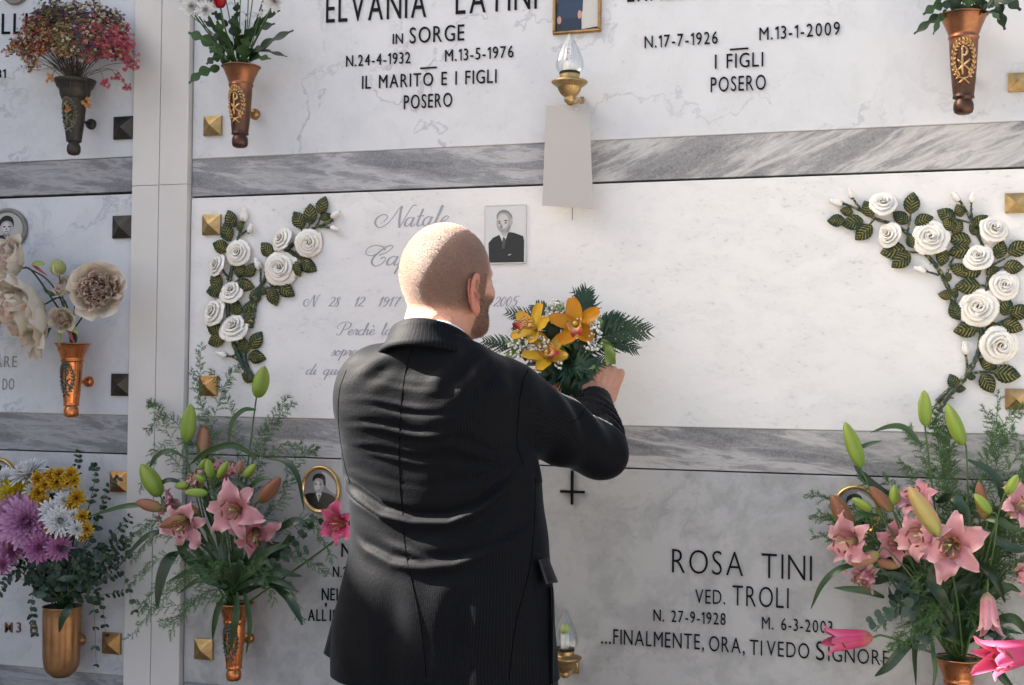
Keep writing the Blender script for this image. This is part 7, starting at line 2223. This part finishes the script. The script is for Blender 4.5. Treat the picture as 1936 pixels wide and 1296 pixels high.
branches = [(cv(s2, ox2, oy2, [(745, 1165), (800, 1085), (870, 1010), (925, 920), (950, 830), (955, 740), (965, 640), (985, 540), (990, 470), (960, 370), (915, 270), (880, 200), (850, 150)]), 5.5, 2.2), (cv(s2, ox2, oy2, [(740, 1120), (790, 1070), (830, 1040)]), 5, 4), (cv(s2, ox2, oy2, [(845, 710), (820, 640), (790, 560), (740, 470), (680, 400), (610, 320), (540, 270), (450, 240), (385, 205), (330, 180), (275, 160)]), 5, 2.2),
            (cv(s2, ox2, oy2, [(958, 790), (1030, 745), (1120, 700)]), 3, 2), (cv(s2, ox2, oy2, [(380, 200), (350, 160), (330, 130)]), 2.4, 1.4), (cv(s2, ox2, oy2, [(910, 250), (905, 190), (908, 150)]), 2.4, 1.4), (cv(s2, ox2, oy2, [(750, 510), (720, 500), (685, 490)]), 2.4, 1.5), (cv(s2, ox2, oy2, [(885, 990), (885, 930), (878, 890)]), 3, 2), (cv(s2, ox2, oy2, [(600, 300), (612, 240), (615, 190)]), 2.4, 1.6),
            (cv(s2, ox2, oy2, [(990, 470), (1050, 440), (1100, 410)]), 2.6, 1.6), (cv(s2, ox2, oy2, [(1000, 500), (1060, 470), (1100, 470)]), 2.4, 1.6), (cv(s2, ox2, oy2, [(900, 985), (960, 975), (1040, 985)]), 3, 1.8), (cv(s2, ox2, oy2, [(780, 530), (800, 470), (820, 430), (850, 400)]), 2.6, 1.8), (cv(s2, ox2, oy2, [(985, 560), (930, 560), (900, 560)]), 2.4, 1.6), (cv(s2, ox2, oy2, [(820, 240), (870, 250), (900, 260)]), 2.2, 1.6), (cv(s2, ox2, oy2, [(680, 400), (620, 400), (580, 390)]), 2.6, 1.6), (cv(s2, ox2, oy2, [(440, 240), (415, 270), (400, 290)]), 2.2, 1.6)]
relief((1780, 775), 'larger white rose relief with gold-veined leaves on the right side of the slab', roses, buds, leaves, branches)

# ------------------------------------------------------------------ the bouquet he holds
OB = thing('orchid_bouquet', P(1070, 720, .17), 'bouquet of three orange orchids, fern and baby\'s breath held up to the slab', 'bouquet')
BC = P(1068, 690, .17)
def orchid(px_, py_, d, dirv, size, roll, mat, lipang):
    c = P(px_, py_, d); R = mat_z(c, dirv, 0) @ Matrix.Rotation(roll, 4, 'Z')
    mb = MB(); lathe(mb, [(0, -.1 * size), (.06 * size, -.03 * size), (.07 * size, .05 * size)], R, 10); o = mb.build('orchid', M[mat], OB)
    for k, a in enumerate((90, 90 - 66, 90 + 66, 90 + 138, 90 - 138)):
        th = lin((0, .9), (.25, 1.15), (.6, 1.25), (1, 1.05 if k else 1.25))
        v_, f, uv = petal(size * (1.05 if k < 3 else .95), size * (.30 if k in (0, 3, 4) else .27), lambda t: sin(pi * min(1, .10 + t * .80)) ** .65, th, phi=radians(a) + rnd.uniform(-.06, .06), r0=.03 * size, n=10, m=4, cup=.45, ridge=-.22, ripple=.04 * size, rfreq=1.3, rph=rnd.uniform(0, 6))
        m_ = MB(); m_.add(v_, f, uv, 0, R); m_.build('petal', M[mat], o)
    m_ = MB()
    v_, f, uv = petal(size * .78, size * .24, lambda t: .55 + .6 * sin(pi * min(1, t * .9)) if t < .93 else .75, lin((0, .15), (.5, .35), (.72, 1.0), (1, 2.3)), phi=radians(-90 + lipang), r0=.05 * size, n=12, m=5, cup=.55, curl=.5, ripple=.10 * size, rfreq=3.2)
    m_.add(v_, f, uv, 0, R); m_.build('lip', M['orchid_lip'], o)
    m_ = MB(); tube(m_, [R @ Vector((0, .02 * size, .05 * size)), R @ Vector((0, .05 * size, .25 * size)), R @ Vector((0, .0, .42 * size))], [.06 * size, .065 * size, .085 * size], 8); m_.build('column', M['column'], o)
    m_ = MB(); tube(m_, catmull([R @ Vector((0, 0, -.08 * size)), R @ Vector((0, 0, -.5 * size)), BC + Vector((0, 0, .02)), BC + Vector((0, 0, -.04))], 5), .002, 6); m_.build('stem', M['stem'], OB)
orchid(1092, 618, .225, (.05, -1, .25), .064, radians(8), 'orchid', 10)
orchid(1012, 624, .215, (-.35, -.85, .45), .059, radians(-12), 'orchid_b', -40)
orchid(1036, 676, .235, (.10, -.85, .55), .058, radians(30), 'orchid_b', 20)
ff = [((1068, 680, .17), (1085, 610, .17), (1100, 575, .16), (1110, 546, .15), .034), ((1068, 680, .16), (1095, 610, .15), (1118, 575, .14), (1082, 550, .13), .026), ((1068, 670, .16), (1100, 600, .15), (1110, 575, .14), (1117, 552, .13), .020),
      ((1075, 680, .17), (1130, 640, .18), (1180, 625, .18), (1228, 627, .16), .040), ((1075, 680, .16), (1130, 660, .17), (1170, 650, .17), (1205, 662, .15), .030), ((1075, 670, .15), (1120, 630, .15), (1150, 610, .15), (1175, 600, .13), .030), ((1075, 680, .16), (1120, 640, .16), (1160, 612, .16), (1212, 618, .14), .032),
      ((1060, 680, .17), (1030, 620, .17), (995, 600, .16), (957, 590, .15), .028), ((1060, 680, .16), (1040, 610, .16), (1025, 590, .15), (1012, 577, .14), .030), ((1060, 690, .17), (1000, 660, .18), (950, 650, .17), (912, 645, .16), .030), ((1055, 690, .16), (1000, 640, .16), (985, 620, .15), (972, 618, .14), .022),
      ((1075, 690, .21), (1095, 680, .24), (1110, 690, .24), (1152, 682, .22), .030), ((1070, 690, .21), (1075, 700, .24), (1078, 720, .235), (1080, 745, .22), .036), ((1070, 700, .20), (1095, 700, .235), (1100, 725, .23), (1108, 742, .22), .034), ((1065, 700, .19), (1060, 715, .22), (1056, 735, .21), (1062, 750, .20), .034),
      ((1070, 690, .20), (1050, 700, .235), (1035, 710, .23), (1030, 730, .21), .034), ((1080, 700, .21), (1100, 712, .235), (1108, 735, .23), (1112, 745, .21), .026), ((1068, 680, .19), (1090, 670, .23), (1100, 650, .235), (1125, 655, .22), .030), ((1068, 680, .18), (1050, 640, .19), (1045, 620, .19), (1035, 600, .18), .030), ((1068, 680, .18), (1080, 640, .20), (1070, 610, .19), (1060, 590, .18), .030), ((1068, 700, .20), (1085, 695, .245), (1100, 690, .25), (1120, 705, .24), .034)]
for f in ff: fern_frond(OB, [pt(*p) for p in f[:4]], f[4] * 1.12, n=17)
r7 = random.Random(3)
for (x, y, rx, ry, d_) in ((1053, 588, 22, 22, .19), (1068, 608, 26, 12, .195), (1126, 640, 14, 26, .225), (982, 659, 26, 20, .215), (1018, 650, 24, 14, .225), (1122, 612, 12, 12, .20), (1035, 600, 12, 14, .18), (1058, 690, 8, 8, .24), (1118, 655, 14, 10, .23), (1006, 672, 14, 12, .22), (1074, 592, 10, 10, .18)):
    mb = MB(); ms = MB(); B0 = pt(x, y + 18, d_ - .02)
    for k in range(int(rx * ry / 6)):
        a = r7.uniform(0, 2 * pi); q_ = sqrt(r7.random())
        p = pt(x + rx * q_ * cos(a), y + ry * q_ * sin(a), d_ + .018 + r7.uniform(-.012, .014))
        tube(ms, [B0, B0.lerp(p, .6) + Vector((0, -.003, 0)), p], .00035, 3)
        R = mat_z(p, (r7.gauss(0, .6), -1, r7.gauss(.3, .5))); s = r7.uniform(.0026, .0042)
        vs_ = [R @ Vector((0, 0, -.4 * s))]; fs = []
        for j in range(6):
            a2 = j * pi / 3; vs_.append(R @ Vector((cos(a2) * s, sin(a2) * s, s * r7.uniform(.1, .5)))); vs_.append(R @ Vector((cos(a2 + .5) * s * .7, sin(a2 + .5) * s * .7, s * .6)))
        vs_.append(R @ Vector((0, 0, .9 * s))); e = len(vs_) - 1
        for j in range(12): fs.append((0, 1 + j, 1 + (j + 1) % 12)); fs.append((e, 1 + (j + 1) % 12, 1 + j))
        mb.add(vs_, fs)
    g_ = mb.build('babys_breath', M['gyp'], OB); ms.build('sprig_stems', M['gyp_stem'], g_)
    tag(g_, kind='stuff')
for pp, w_ in (([(1000, 680, .20), (985, 655, .225), (978, 645, .23), (1000, 625, .21)], .012), ([(950, 690, .18), (968, 672, .21), (985, 655, .22), (990, 640, .21)], .013), ([(1090, 660, .20), (1070, 650, .22), (1055, 655, .22), (1080, 690, .20)], .012), ([(1135, 645, .19), (1152, 655, .205), (1158, 672, .20), (1148, 690, .185)], .009),
               ([(1090, 712, .225), (1102, 700, .24), (1120, 694, .24), (1128, 700, .23)], .010), ([(1060, 570, .14), (1056, 590, .16), (1060, 600, .17), (1068, 612, .17)], .012), ([(1112, 600, .16), (1128, 605, .18), (1135, 612, .18), (1120, 640, .18)], .010), ([(1120, 660, .22), (1135, 655, .24), (1150, 660, .24), (1155, 690, .22)], .012), ([(960, 645, .17), (968, 650, .19), (985, 660, .20), (1005, 668, .20)], .012)):
    mb = MB(); strip(mb, [pt(*p) for p in pp], w_, (r7.gauss(0, .5), -1, r7.gauss(.3, .5)), n=14, m=2, fold=.1, wav=.25, profile=lambda t: .85 + .15 * sin(t * 9)); mb.build('ribbon', M['ribbon'], OB)
for k in range(9):
    a = k * .7; leaf_part(OB, [BC + Vector((0, -.02, .02)), BC + Vector((.05 * cos(a), -.05, .02 + .03 * sin(a))), BC + Vector((.085 * cos(a), -.05, .015 + .05 * sin(a)))], .014, 'lily_leaf2' if k % 3 else 'lily_leaf', n=8)
mb = MB()
for k in range(9):
    a = k * .7; tube(mb, [BC + Vector((.012 * cos(a), .012 * sin(a), .03)), BC + Vector((.006 * cos(a), .006 * sin(a), -.045)), BC + Vector((.010 * cos(a), .010 * sin(a), -.085))], .0022, 5)
mb.build('stems', M['stem_dark'], OB)
